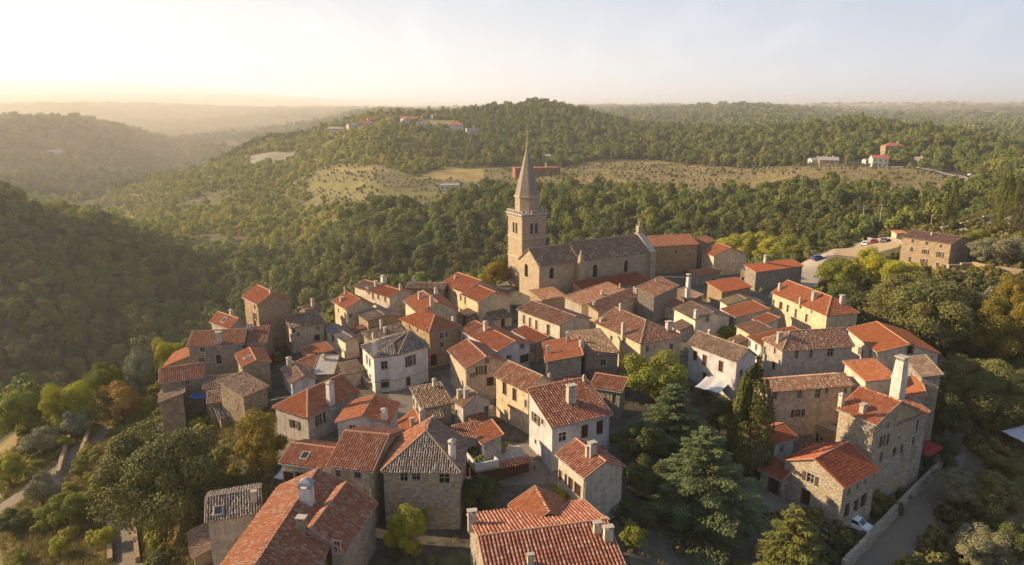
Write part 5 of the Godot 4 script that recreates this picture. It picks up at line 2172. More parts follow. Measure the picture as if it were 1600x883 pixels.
func make_details() -> void:
	for c in CARS:
		make_car(c[0], c[1], c[2], c[3], c[4], c[5])
	for w in WALLS:
		make_wall(w[0], w[1], w[2], w[3], w[4], w[5], w[6])
	for p in POLES:
		make_pole(p[0], p[1], p[2], p[3], p[4], p[5])
	for c in CANOPIES:
		canopy(c[0], c[1], c[2], c[3], c[4], c[5], c[6], c[7], c[8], c[9])
	# the free-standing white chimney stack behind the hipped stone house, and the great tapered one at right
	for s in STACKS:
		var o := thing("chimney_stack", s[0], "chimney", s[1], s[2])
		var mb := MB.new()
		var w: float = s[3]
		var t: float = s[4]
		mb.obox(Transform3D(Basis.IDENTITY, Vector3(0, t * 0.3, 0)), Vector3(w, t * 0.6, w), 0.96)
		mb.obox(Transform3D(Basis.IDENTITY, Vector3(0, t * 0.615, 0)), Vector3(w * 1.12, t * 0.03, w * 1.12))
		mb.obox(Transform3D(Basis.IDENTITY, Vector3(0, t * 0.8, 0)), Vector3(w * 0.95, t * 0.34, w * 0.95), 0.82)
		part("shaft", mb.mesh(), mats["white"], o)
		var cr := MB.new()
		for i in 4:
			var a := TAU * (i + 0.5) / 4
			cr.obox(Transform3D(Basis(Vector3.UP, PI / 4), Vector3(cos(a) * w * 0.36, t * 1.0, sin(a) * w * 0.36)), Vector3(w * 0.2, t * 0.06, w * 0.2), 0.8)
		cr.box(Vector3(-w * 0.5, t * 1.03, -w * 0.5), Vector3(w * 0.5, t * 1.055, w * 0.5))
		part("crown_cap", cr.mesh(), mats["trim"], o)
	# sheet over the sunken yard
	var tarp := MB.new()
	var tn := 6
	for i in tn:
		for j in tn:
			var p: Array = []
			for q in [[i, j], [i + 1, j], [i + 1, j + 1], [i, j + 1]]:
				var u: float = q[0] / float(tn)
				var v: float = q[1] / float(tn)
				p.append(Vector3((u - 0.5) * 2.3, 0.14 * sin(u * PI) * sin(v * 9.0) + 0.1 * cos(u * 8.0), (0.5 - v) * 1.7))
			tarp.quad(p[0], p[1], p[2], p[3])
			tarp.quad(p[3] - Vector3.UP * 0.02, p[2] - Vector3.UP * 0.02, p[1] - Vector3.UP * 0.02, p[0] - Vector3.UP * 0.02)
	var tp := part("tarpaulin", tarp.mesh(), mats["blue_sheet"], self, TARP)
	tag(tp, "blue tarpaulin stretched over the small yard among the left roofs", "tarpaulin")
	# roof terrace with plants in pots
	var ter := thing("roof_terrace", "roof terrace with white parapet and red tiled edge beside the stair block", "terrace", TERRACE, TERRACE_YAW)
	var sl := MB.new()
	sl.box(Vector3(-3.4, -0.25, -1.9), Vector3(3.4, 0.0, 1.9))
	part("slab", sl.mesh(), mats["concrete"], ter)
	var pr := MB.new()
	pr.box(Vector3(-3.4, 0.0, 1.7), Vector3(-0.6, 0.8, 1.9))
	pr.box(Vector3(-3.4, 0.0, -1.9), Vector3(-3.2, 0.8, 1.7))
	pr.box(Vector3(-0.8, 0.0, -1.6), Vector3(-0.6, 0.75, 1.7))
	part("parapet", pr.mesh(), mats["white"], ter)
	var td := MB.new()
	td.box(Vector3(-3.2, -3.2, -1.7), Vector3(3.2, -0.25, 1.6))
	part("base_wall", td.mesh(), mats["wood_brown"], ter)
	var tt: Array = []
	var tc := PackedColorArray()
	for i in 12:
		for j in 3:
			tt.append(Transform3D(Basis(Vector3.RIGHT, 0.25), Vector3(-0.4 + i * 0.33, 0.22 - j * 0.11, 1.2 + j * 0.4)))
			tc.append(pick(PAL["red"], i, j))
	copies("edge_tiles", tile_mesh(), mats["tile"], tt, tc, ter)
	var pot := MB.new()
	pot.tube(Vector3.ZERO, Vector3(0, 0.4, 0), 0.2, 0.28, 10)
	var pl := crown_mesh(500, Vector3(0.55, 0.55, 0.55), 7, 320, 0.17, 0.3)
	var li := 0
	for q in [[-0.2, -0.6, "leaf_gold", "yellow leaved shrub in a pot on the roof terrace, left one of the pair"], [1.2, -0.9, "leaf_lime", "lime leaved shrub in a pot on the roof terrace, right one of the pair"], [-2.6, 0.9, "leaf_green", "green climbing plant in a pot inside the white parapet"], [-2.7, -1.2, "leaf_dark", "dark potted bush in the far corner of the roof terrace"]]:
		var o := thing("potted_plant", q[3], "plant", TERRACE + Vector3(q[0], 0, q[1]).rotated(Vector3.UP, TERRACE_YAW))
		part("pot", pot.mesh(), mats["mortar"], o)
		part("foliage", pl, mats[q[2]], o, Vector3(0, 0.85, 0))
	# a dish on the low roof between the two red houses
	var ds := thing("satellite_dish", "white satellite dish on the low roof between the tiled house and the stone hipped house", "dish", DISH, -0.6)
	var dm := MB.new()
	for i in 12:
		for j in 3:
			var p: Array = []
			for q in [[i, j], [i + 1, j], [i + 1, j + 1], [i, j + 1]]:
				var a: float = TAU * q[0] / 12.0
				var rr: float = q[1] / 3.0 * 0.45
				p.append(Vector3(cos(a) * rr, 0.7 + sin(a) * rr, rr * rr * 0.9))
			dm.quad(p[0], p[1], p[2], p[3])
	part("reflector", dm.mesh(), mats["frame_white"], ds)
	var dp := MB.new()
	dp.tube(Vector3(0, -0.3, -0.1), Vector3(0, 0.7, -0.1), 0.03, 0.03, 6)
	dp.tube(Vector3(0, 0.4, 0.1), Vector3(0, 0.72, 0.5), 0.015, 0.015, 5)
	part("mast", dp.mesh(), mats["iron"], ds)
	for a in AERIALS:
		var o := thing("aerial", a[0], "aerial", a[1], a[2], "television aerials on the roofs")
		var am := MB.new()
		am.tube(Vector3(0, -0.4, 0), Vector3(0, 2.2, 0), 0.025, 0.02, 5)
		am.tube(Vector3(-0.6, 2.0, 0), Vector3(0.6, 2.0, 0), 0.012, 0.012, 4)
		for i in 7:
			am.tube(Vector3(-0.5 + i * 0.17, 2.0, -0.25), Vector3(-0.5 + i * 0.17, 2.0, 0.25), 0.008, 0.008, 4)
		part("mast", am.mesh(), mats["iron"], o)
	for m in MISTS:
		var fv := FogVolume.new()
		fv.name = numbered("mist")
		fv.shape = RenderingServer.FOG_VOLUME_SHAPE_ELLIPSOID
		fv.size = m[1]
		fv.position = m[0]
		fv.rotation.y = m[3]
		var fm := FogMaterial.new()
		fm.density = m[2]
		fm.albedo = Color(0.98, 0.93, 0.84)
		fv.material = fm
		fv.set_meta("kind", "stuff")
		fv.set_meta("label", "golden evening mist lying in the valley at left")
		add_child(fv)

# ------------------------------------------------------------------ what stands where (metres)
const LAND_AZ := [-0.8092, -0.6516, -0.5548, -0.4448, -0.3221, -0.1884, 0.0476, 0.1884, 0.3221, 0.4448, 0.5548, 0.6516, 0.8092]
const LAND := [
	[Vector2(0, -9), Vector2(60, -12), Vector2(110, -16), Vector2(150, -35), Vector2(200, -60), Vector2(260, -70), Vector2(330, -55), Vector2(420, -2), Vector2(520, -10), Vector2(700, -60), Vector2(1000, -80), Vector2(1300, 0), Vector2(1500, 20), Vector2(1800, 0), Vector2(2600, -40), Vector2(4500, 75), Vector2(6500, 60), Vector2(9500, 40)],
	[Vector2(0, -8), Vector2(60, -9), Vector2(100, -10), Vector2(138, -12.5), Vector2(165, -34), Vector2(208, -62), Vector2(250, -78), Vector2(290, -51.49), Vector2(330, -39.44), Vector2(380, -22.78), Vector2(430, -3.21), Vector2(470, -7.89), Vector2(560, -45), Vector2(750, -80), Vector2(900, -54.01), Vector2(1100, -28.4), Vector2(1250, 5.05), Vector2(1400, 22.46), Vector2(1600, 16.6), Vector2(2200, -20), Vector2(3000, -10), Vector2(4500, 55.49), Vector2(5500, 39.91), Vector2(8500, 20), Vector2(9500, 20)],
	[Vector2(0, -7), Vector2(60, -8), Vector2(100, -9), Vector2(140, -12.5), Vector2(168, -38), Vector2(212, -66), Vector2(260, -82), Vector2(300, -58.11), Vector2(340, -47.09), Vector2(390, -34.86), Vector2(440, -17.3), Vector2(480, -23.29), Vector2(560, -40), Vector2(750, -85), Vector2(900, -65.9), Vector2(1100, -42.16), Vector2(1250, -4.91), Vector2(1380, 21.51), Vector2(1600, 14.98), Vector2(2200, -20), Vector2(3000, 0), Vector2(4500, 66.53), Vector2(5500, 52.11), Vector2(8500, 20), Vector2(9500, 20)],
	[Vector2(0, -5), Vector2(60, -5), Vector2(100, -2.5), Vector2(125, -3.5), Vector2(145, -14), Vector2(165, -32), Vector2(210, -58), Vector2(260, -75), Vector2(300, -59.73), Vector2(350, -51.68), Vector2(420, -43.21), Vector2(470, -41.26), Vector2(560, -41.72), Vector2(700, -38.8), Vector2(850, -29.53), Vector2(900, -33.39), Vector2(1100, -60), Vector2(1300, -43.23), Vector2(1500, -20.84), Vector2(1700, -33.06), Vector2(2400, -10), Vector2(3200, -5.52), Vector2(4500, 61.12), Vector2(5500, 52.86), Vector2(8500, 46.52), Vector2(9500, 39.82)],
	[Vector2(0, -3), Vector2(60, -1), Vector2(75, 0.6), Vector2(90, 1.1), Vector2(125, 1), Vector2(150, -22), Vector2(190, -45), Vector2(250, -60), Vector2(320, -43.72), Vector2(400, -45.11), Vector2(480, -43.89), Vector2(560, -39.71), Vector2(650, -33.01), Vector2(750, -23.47), Vector2(850, -10.32), Vector2(950, 2.71), Vector2(1000, 0.96), Vector2(1200, -20), Vector2(1600, -6.65), Vector2(2000, -11.61), Vector2(2800, 7.46), Vector2(4000, 36.62), Vector2(6000, 44.84), Vector2(8500, 39.83), Vector2(9500, 39.82)],
	[Vector2(0, -3), Vector2(60, -2), Vector2(75, -0.3), Vector2(88, 1), Vector2(150, 1), Vector2(175, -20), Vector2(220, -42), Vector2(270, -29.74), Vector2(330, -23.96), Vector2(390, -16.81), Vector2(430, -13.22), Vector2(470, -10.59), Vector2(560, -6), Vector2(640, 3.82), Vector2(720, 16.14), Vector2(800, 24.31), Vector2(880, 28.44), Vector2(950, 29.47), Vector2(1100, 0), Vector2(1600, 30), Vector2(3000, 29.66), Vector2(6000, 50.14), Vector2(9500, 39.81)],
	[Vector2(0, -2), Vector2(60, -1.5), Vector2(80, 0.8), Vector2(170, 1), Vector2(195, -18), Vector2(240, -38), Vector2(280, -27.85), Vector2(320, -20.08), Vector2(360, -11.23), Vector2(400, -9.82), Vector2(480, -8.44), Vector2(560, -6.71), Vector2(640, -0.15), Vector2(720, 7.52), Vector2(820, 20.93), Vector2(920, 35.18), Vector2(1000, 43.79), Vector2(1100, 42.67), Vector2(1400, 0), Vector2(2500, 22.52), Vector2(4000, 39.92), Vector2(8000, 67.65), Vector2(9500, 56.33)],
	[Vector2(0, -2), Vector2(60, -2), Vector2(85, 0), Vector2(110, 1), Vector2(175, 1), Vector2(200, -15), Vector2(240, -30), Vector2(280, -21.47), Vector2(320, -14.7), Vector2(360, -7.82), Vector2(400, -7.98), Vector2(480, -5.99), Vector2(560, -5), Vector2(640, -2.93), Vector2(720, 4.22), Vector2(800, 11.85), Vector2(900, 14.29), Vector2(980, 15.75), Vector2(1200, -20), Vector2(1800, 18.34), Vector2(2600, 37.72), Vector2(3000, 39.94), Vector2(4000, 39.92), Vector2(7000, 93.65), Vector2(9500, 72.29)],
	[Vector2(0, -5), Vector2(60, -4.5), Vector2(85, -4), Vector2(105, 0), Vector2(125, 1), Vector2(180, 1), Vector2(205, -10), Vector2(240, -22), Vector2(280, -15.67), Vector2(320, -10.1), Vector2(370, -5.87), Vector2(420, -6.03), Vector2(480, -5.37), Vector2(540, -5.43), Vector2(600, -2.32), Vector2(680, 4.14), Vector2(760, 12.57), Vector2(820, 14.84), Vector2(1000, 0), Vector2(1800, 26.56), Vector2(2600, 50.68), Vector2(3000, 49.85), Vector2(5000, 48.16), Vector2(9500, 71.18)],
	[Vector2(0, -7), Vector2(60, -7), Vector2(88, -5.5), Vector2(105, -4), Vector2(125, -1), Vector2(150, 0), Vector2(180, 0.5), Vector2(215, 1), Vector2(240, -3), Vector2(280, -3.57), Vector2(300, -2.59), Vector2(360, -1.27), Vector2(430, 1.08), Vector2(500, 1.13), Vector2(580, 3.11), Vector2(660, 10.82), Vector2(740, 19.6), Vector2(800, 22.72), Vector2(900, 21.77), Vector2(1100, 0), Vector2(2000, 11.55), Vector2(3000, 25.77), Vector2(4500, 57.59), Vector2(5000, 59.54), Vector2(9500, 69.67)],
	[Vector2(0, -9), Vector2(60, -9), Vector2(85, -8), Vector2(110, -7), Vector2(130, -5), Vector2(165, 2), Vector2(200, 4), Vector2(225, 6), Vector2(260, 4), Vector2(300, -1.53), Vector2(360, 0.34), Vector2(430, -0.55), Vector2(500, 1.24), Vector2(580, 4.58), Vector2(660, 12.79), Vector2(720, 17.73), Vector2(800, 13.29), Vector2(1000, 0), Vector2(1600, 0.6), Vector2(2400, 7.85), Vector2(4000, 51.76), Vector2(4500, 59.88), Vector2(9500, 67.94)],
	[Vector2(0, -10), Vector2(60, -10), Vector2(90, -9), Vector2(130, -6), Vector2(165, 2), Vector2(200, 7), Vector2(230, 10), Vector2(265, 12), Vector2(300, 10), Vector2(360, 3.17), Vector2(430, 4), Vector2(520, 4.43), Vector2(620, 1.48), Vector2(740, 1.15), Vector2(900, 1.93), Vector2(1300, 1.82), Vector2(2000, 7.95), Vector2(3000, 25.39), Vector2(4200, 60.26), Vector2(4800, 66.47), Vector2(9500, 66.14)],
	[Vector2(0, -11), Vector2(60, -11), Vector2(90, -10), Vector2(130, -6), Vector2(165, 2), Vector2(200, 8), Vector2(230, 11), Vector2(265, 13), Vector2(300, 12), Vector2(360, 10), Vector2(430, 2), Vector2(620, -5), Vector2(900, -10), Vector2(1500, 0), Vector2(3000, 20), Vector2(4800, 60), Vector2(9500, 60)],
]
const SKYLINE := [Vector2(-20, 560), Vector2(0, 575), Vector2(100, 560), Vector2(240, 530), Vector2(290, 515), Vector2(330, 485), Vector2(375, 452), Vector2(450, 455), Vector2(520, 450), Vector2(565, 430), Vector2(690, 422), Vector2(780, 420), Vector2(800, 330), Vector2(855, 330), Vector2(870, 370), Vector2(1000, 360), Vector2(1130, 372), Vector2(1250, 395), Vector2(1340, 335), Vector2(1620, 318)]
var HOUSES := [
	{"name": "stone_house", "label": "tall square stone house with red gable roof above the wooded valley, far left", "cat": "house", "wall": "tan", "roof": "red", "kind": "gz", "x": -42.1, "z": -114.18, "yaw": 0.7227, "w": 5.13, "d": 6.19, "h": 9, "base": -1.64, "rise": 1.62,
		"wins": [["L", 1.49, 9.17, 0.75, 1.15, 0], ["L", 1.08, 7.37, 0.75, 1.15, 0]], "ch": [[-0.21, 2.9, 0.7, 1.0, "pots"]], "sk": []},
	{"name": "cottage", "label": "low cottage with red roof and skylight just left of the tall square stone house", "cat": "cottage", "wall": "cream", "roof": "red", "kind": "gz", "x": -47.55, "z": -111.14, "yaw": 0.9076, "w": 3.01, "d": 5.77, "h": 5.5, "base": -3.4, "rise": 1.35,
		"wins": [], "ch": [[1.11, -0.87, 0.8, 1.3, "tall"]], "sk": [[-0.87, 0.28]]},
	{"name": "stone_house", "label": "long stone house with red roof, wide chimney and one pale shutter, far left", "cat": "house", "wall": "grey", "roof": "redold", "kind": "gx", "x": -45.58, "z": -102.86, "yaw": 0.1728, "w": 7.65, "d": 6.49, "h": 5.5, "base": -3.7, "rise": 1.26,
		"wins": [["F", -1.98, 7.99, 0.7, 0.8, 0], ["F", -2.3, 6.25, 0.9, 0.9, 0], ["F", 0.23, 6.0, 0.8, 1.5, 1]], "ch": [[0.47, 3.02, 1.1, 1.9, "wide"]], "sk": []},
	{"name": "house", "label": "short red roofed house continuing the long stone house to the right behind the skylight cottage", "cat": "house", "wall": "tan", "roof": "redold", "kind": "gx", "x": -40.32, "z": -105.13, "yaw": 0.1632, "w": 2.83, "d": 7.35, "h": 5.2, "base": -1.38, "rise": 1.41,
		"wins": [], "ch": [[-1.11, 0.87, 0.9, 1.2, "wide"]], "sk": []},
	{"name": "shed", "label": "small red lean-to roof hanging off the left gable of the long stone house", "cat": "shed", "wall": "tan", "roof": "red", "kind": "sl", "x": -52.56, "z": -105.28, "yaw": 0.2017, "w": 4.7, "d": 6.39, "h": 1.2, "base": -6.15, "rise": 2,
		"wins": [], "ch": [], "sk": []},
	{"name": "house", "label": "red roofed house with a sunlit left gable at the left edge of the village", "cat": "house", "wall": "tan", "roof": "redold", "kind": "gx", "x": -47.73, "z": -93.96, "yaw": 0.4030, "w": 5.25, "d": 4.19, "h": 3, "base": -6.18, "rise": 1.29,
		"wins": [["F", 0.67, 8.13, 0.6, 0.7, 0]], "ch": [], "sk": []},
	{"name": "shed", "label": "low grey brown shed with a stone parapet below the leftmost red roofed house", "cat": "shed", "wall": "tan", "roof": "brown", "kind": "sl", "x": -47.67, "z": -90.36, "yaw": 0.3658, "w": 2.93, "d": 2.88, "h": 1, "base": -6.51, "rise": 1,
		"wins": [], "ch": [], "sk": []},
	{"name": "cottage", "label": "narrow two storey cottage with red roof and skylight beside the long stone house", "cat": "cottage", "wall": "tan", "roof": "red", "kind": "gz", "x": -37.73, "z": -95.13, "yaw": 0.5029, "w": 3.59, "d": 5.65, "h": 5, "base": -1.78, "rise": 0.69,
		"wins": [], "ch": [], "sk": [[-0.85, 0.75]]},
	{"name": "house", "label": "stone house with pale brown single pitch roof directly in front of the narrow skylight cottage", "cat": "house", "wall": "tan", "roof": "brown", "kind": "sf", "x": -36.79, "z": -88.61, "yaw": 1.0518, "w": 3.91, "d": 4.53, "h": 3, "base": -2.63, "rise": 1.2,
		"wins": [], "ch": [], "sk": []},
	{"name": "shed", "label": "low brown tiled shed behind the blue tarpaulin left of the pale brown roof", "cat": "shed", "wall": "tan", "roof": "brown", "kind": "sf", "x": -41.8, "z": -92.73, "yaw": 0.2660, "w": 3.99, "d": 2.1, "h": 1.8, "base": -2.97, "rise": 1,
		"wins": [], "ch": [], "sk": []},
	{"name": "shed", "label": "low red tiled shed roof right of the blue tarpaulin", "cat": "shed", "wall": "tan", "roof": "old", "kind": "sf", "x": -40.05, "z": -89.8, "yaw": 0.3361, "w": 4.04, "d": 2.1, "h": 1, "base": -2.92, "rise": 0.8,
		"wins": [], "ch": [], "sk": []},
	{"name": "shed", "label": "grey tiled lean-to roof just above the golden autumn tree", "cat": "shed", "wall": "tan", "roof": "grey", "kind": "sf", "x": -39.25, "z": -88.39, "yaw": 0.6519, "w": 2.56, "d": 2.1, "h": -0.6, "base": -2.8, "rise": 1.2,
		"wins": [], "ch": [], "sk": []},
	{"name": "house", "label": "stone house with brown tiled roof and sunlit left wall near the far left tall house", "cat": "house", "wall": "greyplaster", "roof": "old", "kind": "sf", "x": -34.85, "z": -110.95, "yaw": 0.5720, "w": 5.39, "d": 3.62, "h": 5.5, "base": 0.44, "rise": 1,
		"wins": [["F", -2.29, 4.04, 0.5, 0.9, 0], ["L", -1.38, 3.22, 0.5, 0.9, 0], ["F", 1.68, 3.84, 0.6, 0.7, 0], ["F", -1.61, 3.36, 0.5, 0.6, 0], ["F", 1.43, 2.04, 0.7, 0.9, 2]], "ch": [], "sk": []},
	{"name": "shed", "label": "tiny stone outhouse with mixed tile roof behind the brown roofed house at the valley edge", "cat": "shed", "wall": "tan", "roof": "old", "kind": "gx", "x": -36.53, "z": -119.4, "yaw": 0.8176, "w": 2.42, "d": 2.1, "h": 5.6, "base": 0.4, "rise": 0.5,
		"wins": [], "ch": [[0.5, 0.65, 0.7, 1.5, "tall"]], "sk": []},
	{"name": "house", "label": "red roofed house with a flue and roof hatch left of the long white rendered house", "cat": "house", "wall": "cream", "roof": "red", "kind": "gz", "x": -28.9, "z": -121.38, "yaw": 0.6018, "w": 4.9, "d": 6.23, "h": 6, "base": 0.36, "rise": 1.47,
		"wins": [["L", -1.18, 3.86, 0.5, 0.7, 0], ["F", -1.8, 3.83, 0.6, 0.7, 0]], "ch": [[-0.45, -2.72, 0.4, 1.2, "tall"], [-1.87, -0.82, 0.9, 0.7, "wide"]], "sk": []},
	{"name": "white_house", "label": "long white rendered house with part red, part brown roof at the back left", "cat": "house", "wall": "cream", "roof": "redmix", "kind": "gz", "x": -24.62, "z": -127.51, "yaw": 0.7989, "w": 5.06, "d": 11.25, "h": 7, "base": -0.72, "rise": 0.78,
		"wins": [["L", -1.22, 7.21, 0.6, 0.9, 0], ["L", 0.41, 6.2, 0.6, 1.4, 0], ["L", 2.12, 6.54, 0.6, 1.0, 0], ["L", 4.29, 6.42, 0.6, 1.0, 0]], "ch": [[2.62, -3.31, 1.3, 1.6, "white"], [-0.86, -0.92, 0.8, 1.0, "wide"], [-0.01, 5.57, 0.5, 1.0, "tall"]], "sk": []},
	{"name": "house", "label": "long low house with brown tile roof behind the long white rendered house", "cat": "house", "wall": "tan", "roof": "brown", "kind": "gx", "x": -16.87, "z": -133.62, "yaw": -0.1369, "w": 7.3, "d": 3.6, "h": 6, "base": 0.59, "rise": 0.74,
		"wins": [], "ch": [[-3.25, -1.4, 0.3, 1.2, "tall"], [-2.46, 0.95, 0.6, 0.9, "tall"], [0.23, -1.4, 0.6, 0.5, "pots"]], "sk": []},
	{"name": "stone_house", "label": "small stone house with brown roof and yellowish left wall behind the octagonal house", "cat": "house", "wall": "tan", "roof": "brown", "kind": "gz", "x": -23.49, "z": -117.07, "yaw": 0.5881, "w": 5.92, "d": 4.51, "h": 5, "base": 0.6, "rise": 0.6,
		"wins": [], "ch": [], "sk": []},
	{"name": "house", "label": "bright red roofed house with several chimneys behind the red hipped house", "cat": "house", "wall": "cream", "roof": "red", "kind": "gz", "x": -14.55, "z": -118.68, "yaw": 0.4304, "w": 6.84, "d": 8.26, "h": 6.5, "base": 0.57, "rise": 1.5,
		"wins": [], "ch": [[-1.53, -1.02, 0.9, 1.4, "wide"], [-1.15, 4.32, 0.8, 1.7, "tall"], [2.48, -4.1, 0.8, 1.2, "white"]], "sk": []},
	{"name": "stone_house", "label": "tall stone house with red hipped roof and white skylight right of the octagonal house", "cat": "house", "wall": "tan", "roof": "red", "kind": "hip", "x": -13.21, "z": -106.4, "yaw": 0.6679, "w": 5.48, "d": 8.66, "h": 7, "base": 0.55, "rise": 1.65,
		"wins": [["L", -1.7, 5.43, 0.5, 0.9, 0], ["L", 0.81, 5.43, 0.5, 0.9, 0], ["F", -0.57, 4.78, 0.7, 1.0, 0], ["F", -0.52, 3.37, 0.7, 0.9, 0], ["F", 0.37, 4.81, 0.6, 1.0, 0], ["F", -2.14, 0.74, 0.9, 1.7, 2]], "ch": [[2.31, 3.34, 0.6, 0.7, "white"]], "sk": []},
	{"name": "house", "label": "low brown roofed house with three chimneys tucked behind the octagonal house", "cat": "house", "wall": "tan", "roof": "old", "kind": "sf", "x": -19.74, "z": -103.06, "yaw": 0.7365, "w": 6.54, "d": 2.1, "h": 5.8, "base": 0.59, "rise": 1,
		"wins": [], "ch": [[-0.22, -0.93, 0.5, 1.5, "tall"], [-0.18, 0.15, 0.6, 1.0, "wide"], [-2.76, 0.93, 0.5, 1.0, "tall"]], "sk": []},
	{"name": "cottage", "label": "small pale blue and white cottage with brown roof and chimney in the sunken left courtyard", "cat": "cottage", "wall": "white", "roof": "old", "kind": "gz", "x": -30.73, "z": -93.32, "yaw": 0.5131, "w": 3.19, "d": 6.27, "h": 3.3, "base": 0.29, "rise": 0.8,
		"wins": [["L", -1.61, 1.05, 0.5, 1.2, 0]], "ch": [[-0.68, -2.32, 0.9, 1.3, "tall"]], "sk": []},
	{"name": "shed", "label": "low red brown roof with a chimney behind the pale blue cottage", "cat": "shed", "wall": "tan", "roof": "redold", "kind": "sf", "x": -29.86, "z": -97.2, "yaw": 1.0488, "w": 2.98, "d": 2.1, "h": 3.2, "base": 0.66, "rise": 0.8,
		"wins": [], "ch": [[1.27, 1.24, 0.8, 1.3, "tall"]], "sk": []},
	{"name": "white_house", "label": "white walled house with grey lean roof behind the long red shed roof", "cat": "house", "wall": "white", "roof": "grey", "kind": "gz", "x": -28.5, "z": -109.42, "yaw": 0.6338, "w": 2.31, "d": 9.31, "h": 4.2, "base": 0.62, "rise": 0.5,
		"wins": [["L", -0.42, 2.06, 0.6, 1.4, 2]], "ch": [], "sk": []},
	{"name": "shed", "label": "long narrow red roofed shed in front of the white wall with grey roof", "cat": "shed", "wall": "tan", "roof": "red", "kind": "sf", "x": -30.91, "z": -103.86, "yaw": 0.7034, "w": 4.16, "d": 2.1, "h": 3, "base": 0.64, "rise": 0.6,
		"wins": [], "ch": [], "sk": []},
	{"name": "flat_house", "label": "house with a plain pale concrete roof slab left of the octagonal house", "cat": "house", "wall": "tan", "roof": "slab", "kind": "sf", "x": -27.49, "z": -96.18, "yaw": 0.0877, "w": 2.65, "d": 5, "h": 3.1, "base": 0.65, "rise": 0.9,
		"wins": [], "ch": [], "sk": []},
	{"name": "shed", "label": "brown tiled roof over a cream wall just left of the octagonal house", "cat": "shed", "wall": "cream", "roof": "brown", "kind": "sf", "x": -23.56, "z": -94.95, "yaw": 0.5256, "w": 2.28, "d": 2.1, "h": 3.2, "base": 0.62, "rise": 0.9,
		"wins": [], "ch": [], "sk": []},
	{"name": "house", "label": "red hipped house with white front chimney and yellow side wall in left centre", "cat": "house", "wall": "cream", "roof": "red", "kind": "hl", "x": -24.67, "z": -81.56, "yaw": 1.0311, "w": 8.61, "d": 5.62, "h": 4.5, "base": -0.43, "rise": 1.9,
		"wins": [["L", 0.45, 2.69, 0.8, 1.1, 0], ["F", -2.36, 3.02, 0.7, 1.4, 0]], "ch": [[-0.38, 2.73, 1.1, 3.2, "white"]], "sk": []},
	{"name": "white_house", "label": "white gabled cottage with red roof and small awning window below the octagonal house", "cat": "house", "wall": "white", "roof": "red", "kind": "gz", "x": -17.5, "z": -78.07, "yaw": -0.0540, "w": 5.91, "d": 5.58, "h": 4.3, "base": -0.55, "rise": 0.93,
		"wins": [["F", -1.27, 3.72, 0.8, 0.6, 0]], "ch": [[2.55, 2.39, 0.9, 1.3, "white"]], "sk": []},
	{"name": "house", "label": "cream house with big red tiled slope left of the stone hipped house", "cat": "house", "wall": "cream", "roof": "redold", "kind": "gx", "x": -15.49, "z": -67.65, "yaw": -0.1900, "w": 4.54, "d": 9.01, "h": 5, "base": -1.93, "rise": 1.71,
		"wins": [["F", -1.35, 5.66, 0.5, 0.9, 0], ["F", 0.75, 5.77, 0.7, 0.7, 0]], "ch": [], "sk": []},
	{"name": "stone_house", "label": "long low stone house with red roof and roof hatch beside the golden autumn tree", "cat": "house", "wall": "stone", "roof": "redold", "kind": "gx", "x": -21.62, "z": -69.59, "yaw": -0.2498, "w": 5.45, "d": 5, "h": 3.2, "base": -1.11, "rise": 0.99,
		"wins": [["F", -2.07, 1.74, 1.0, 1.3, 2], ["F", -0.57, 1.8, 1.0, 1.3, 2]], "ch": [], "sk": [[-0.45, 1.53]]},
	{"name": "stone_house", "label": "stone house with grey hipped front roof and white round chimney facing the leafy bush", "cat": "house", "wall": "stone", "roof": "stonemix", "kind": "hf", "x": -8.99, "z": -66.09, "yaw": -0.0328, "w": 7.63, "d": 6.8, "h": 5, "base": -2.04, "rise": 2.56,
		"wins": [["F", -1.77, 5.71, 0.8, 1.0, 0], ["F", -0.53, 5.83, 0.9, 0.9, 0], ["F", 2.31, 5.57, 1.1, 1.1, 0]], "ch": [[2.96, 1.81, 1.0, 1.9, "round"]], "sk": []},
	{"name": "house", "label": "bright red roof with white fascia board above the planted roof terrace", "cat": "house", "wall": "cream", "roof": "red", "kind": "sl", "x": -2.86, "z": -72.69, "yaw": 0.3706, "w": 2.1, "d": 3.58, "h": 4, "base": -0.89, "rise": 0.7,
		"wins": [], "ch": [], "sk": []},
	{"name": "house", "label": "dull red low roof left of the bright red roof with white fascia", "cat": "house", "wall": "cream", "roof": "redold", "kind": "sf", "x": -5.27, "z": -73.05, "yaw": 0.3833, "w": 2.1, "d": 2.19, "h": 3.8, "base": -0.84, "rise": 0.7,
		"wins": [], "ch": [], "sk": []},
	{"name": "house", "label": "orange red gabled roof with two stub chimneys behind the stone hipped house", "cat": "house", "wall": "cream", "roof": "red", "kind": "gz", "x": -10.91, "z": -74.61, "yaw": 0.3325, "w": 3.67, "d": 3.77, "h": 4.2, "base": -0.91, "rise": 1.3,
		"wins": [], "ch": [[-0.99, 1.21, 0.6, 1.0, "wide"], [0.01, 2.08, 0.8, 1.6, "tall"], [1.44, 1.49, 0.6, 1.1, "tall"]], "sk": []},
	{"name": "house", "label": "house with tumbled tan tile roof and chimney right of the paved lane", "cat": "house", "wall": "cream", "roof": "old", "kind": "sf", "x": -10.3, "z": -82.47, "yaw": 0.4675, "w": 3.86, "d": 3.83, "h": 4, "base": 0.04, "rise": 1.2,
		"wins": [["L", -0.15, 2.84, 0.5, 1.0, 0], ["L", -1.51, 2.84, 0.5, 1.0, 0]], "ch": [[0.96, -1.51, 0.6, 1.0, "tall"]], "sk": []},
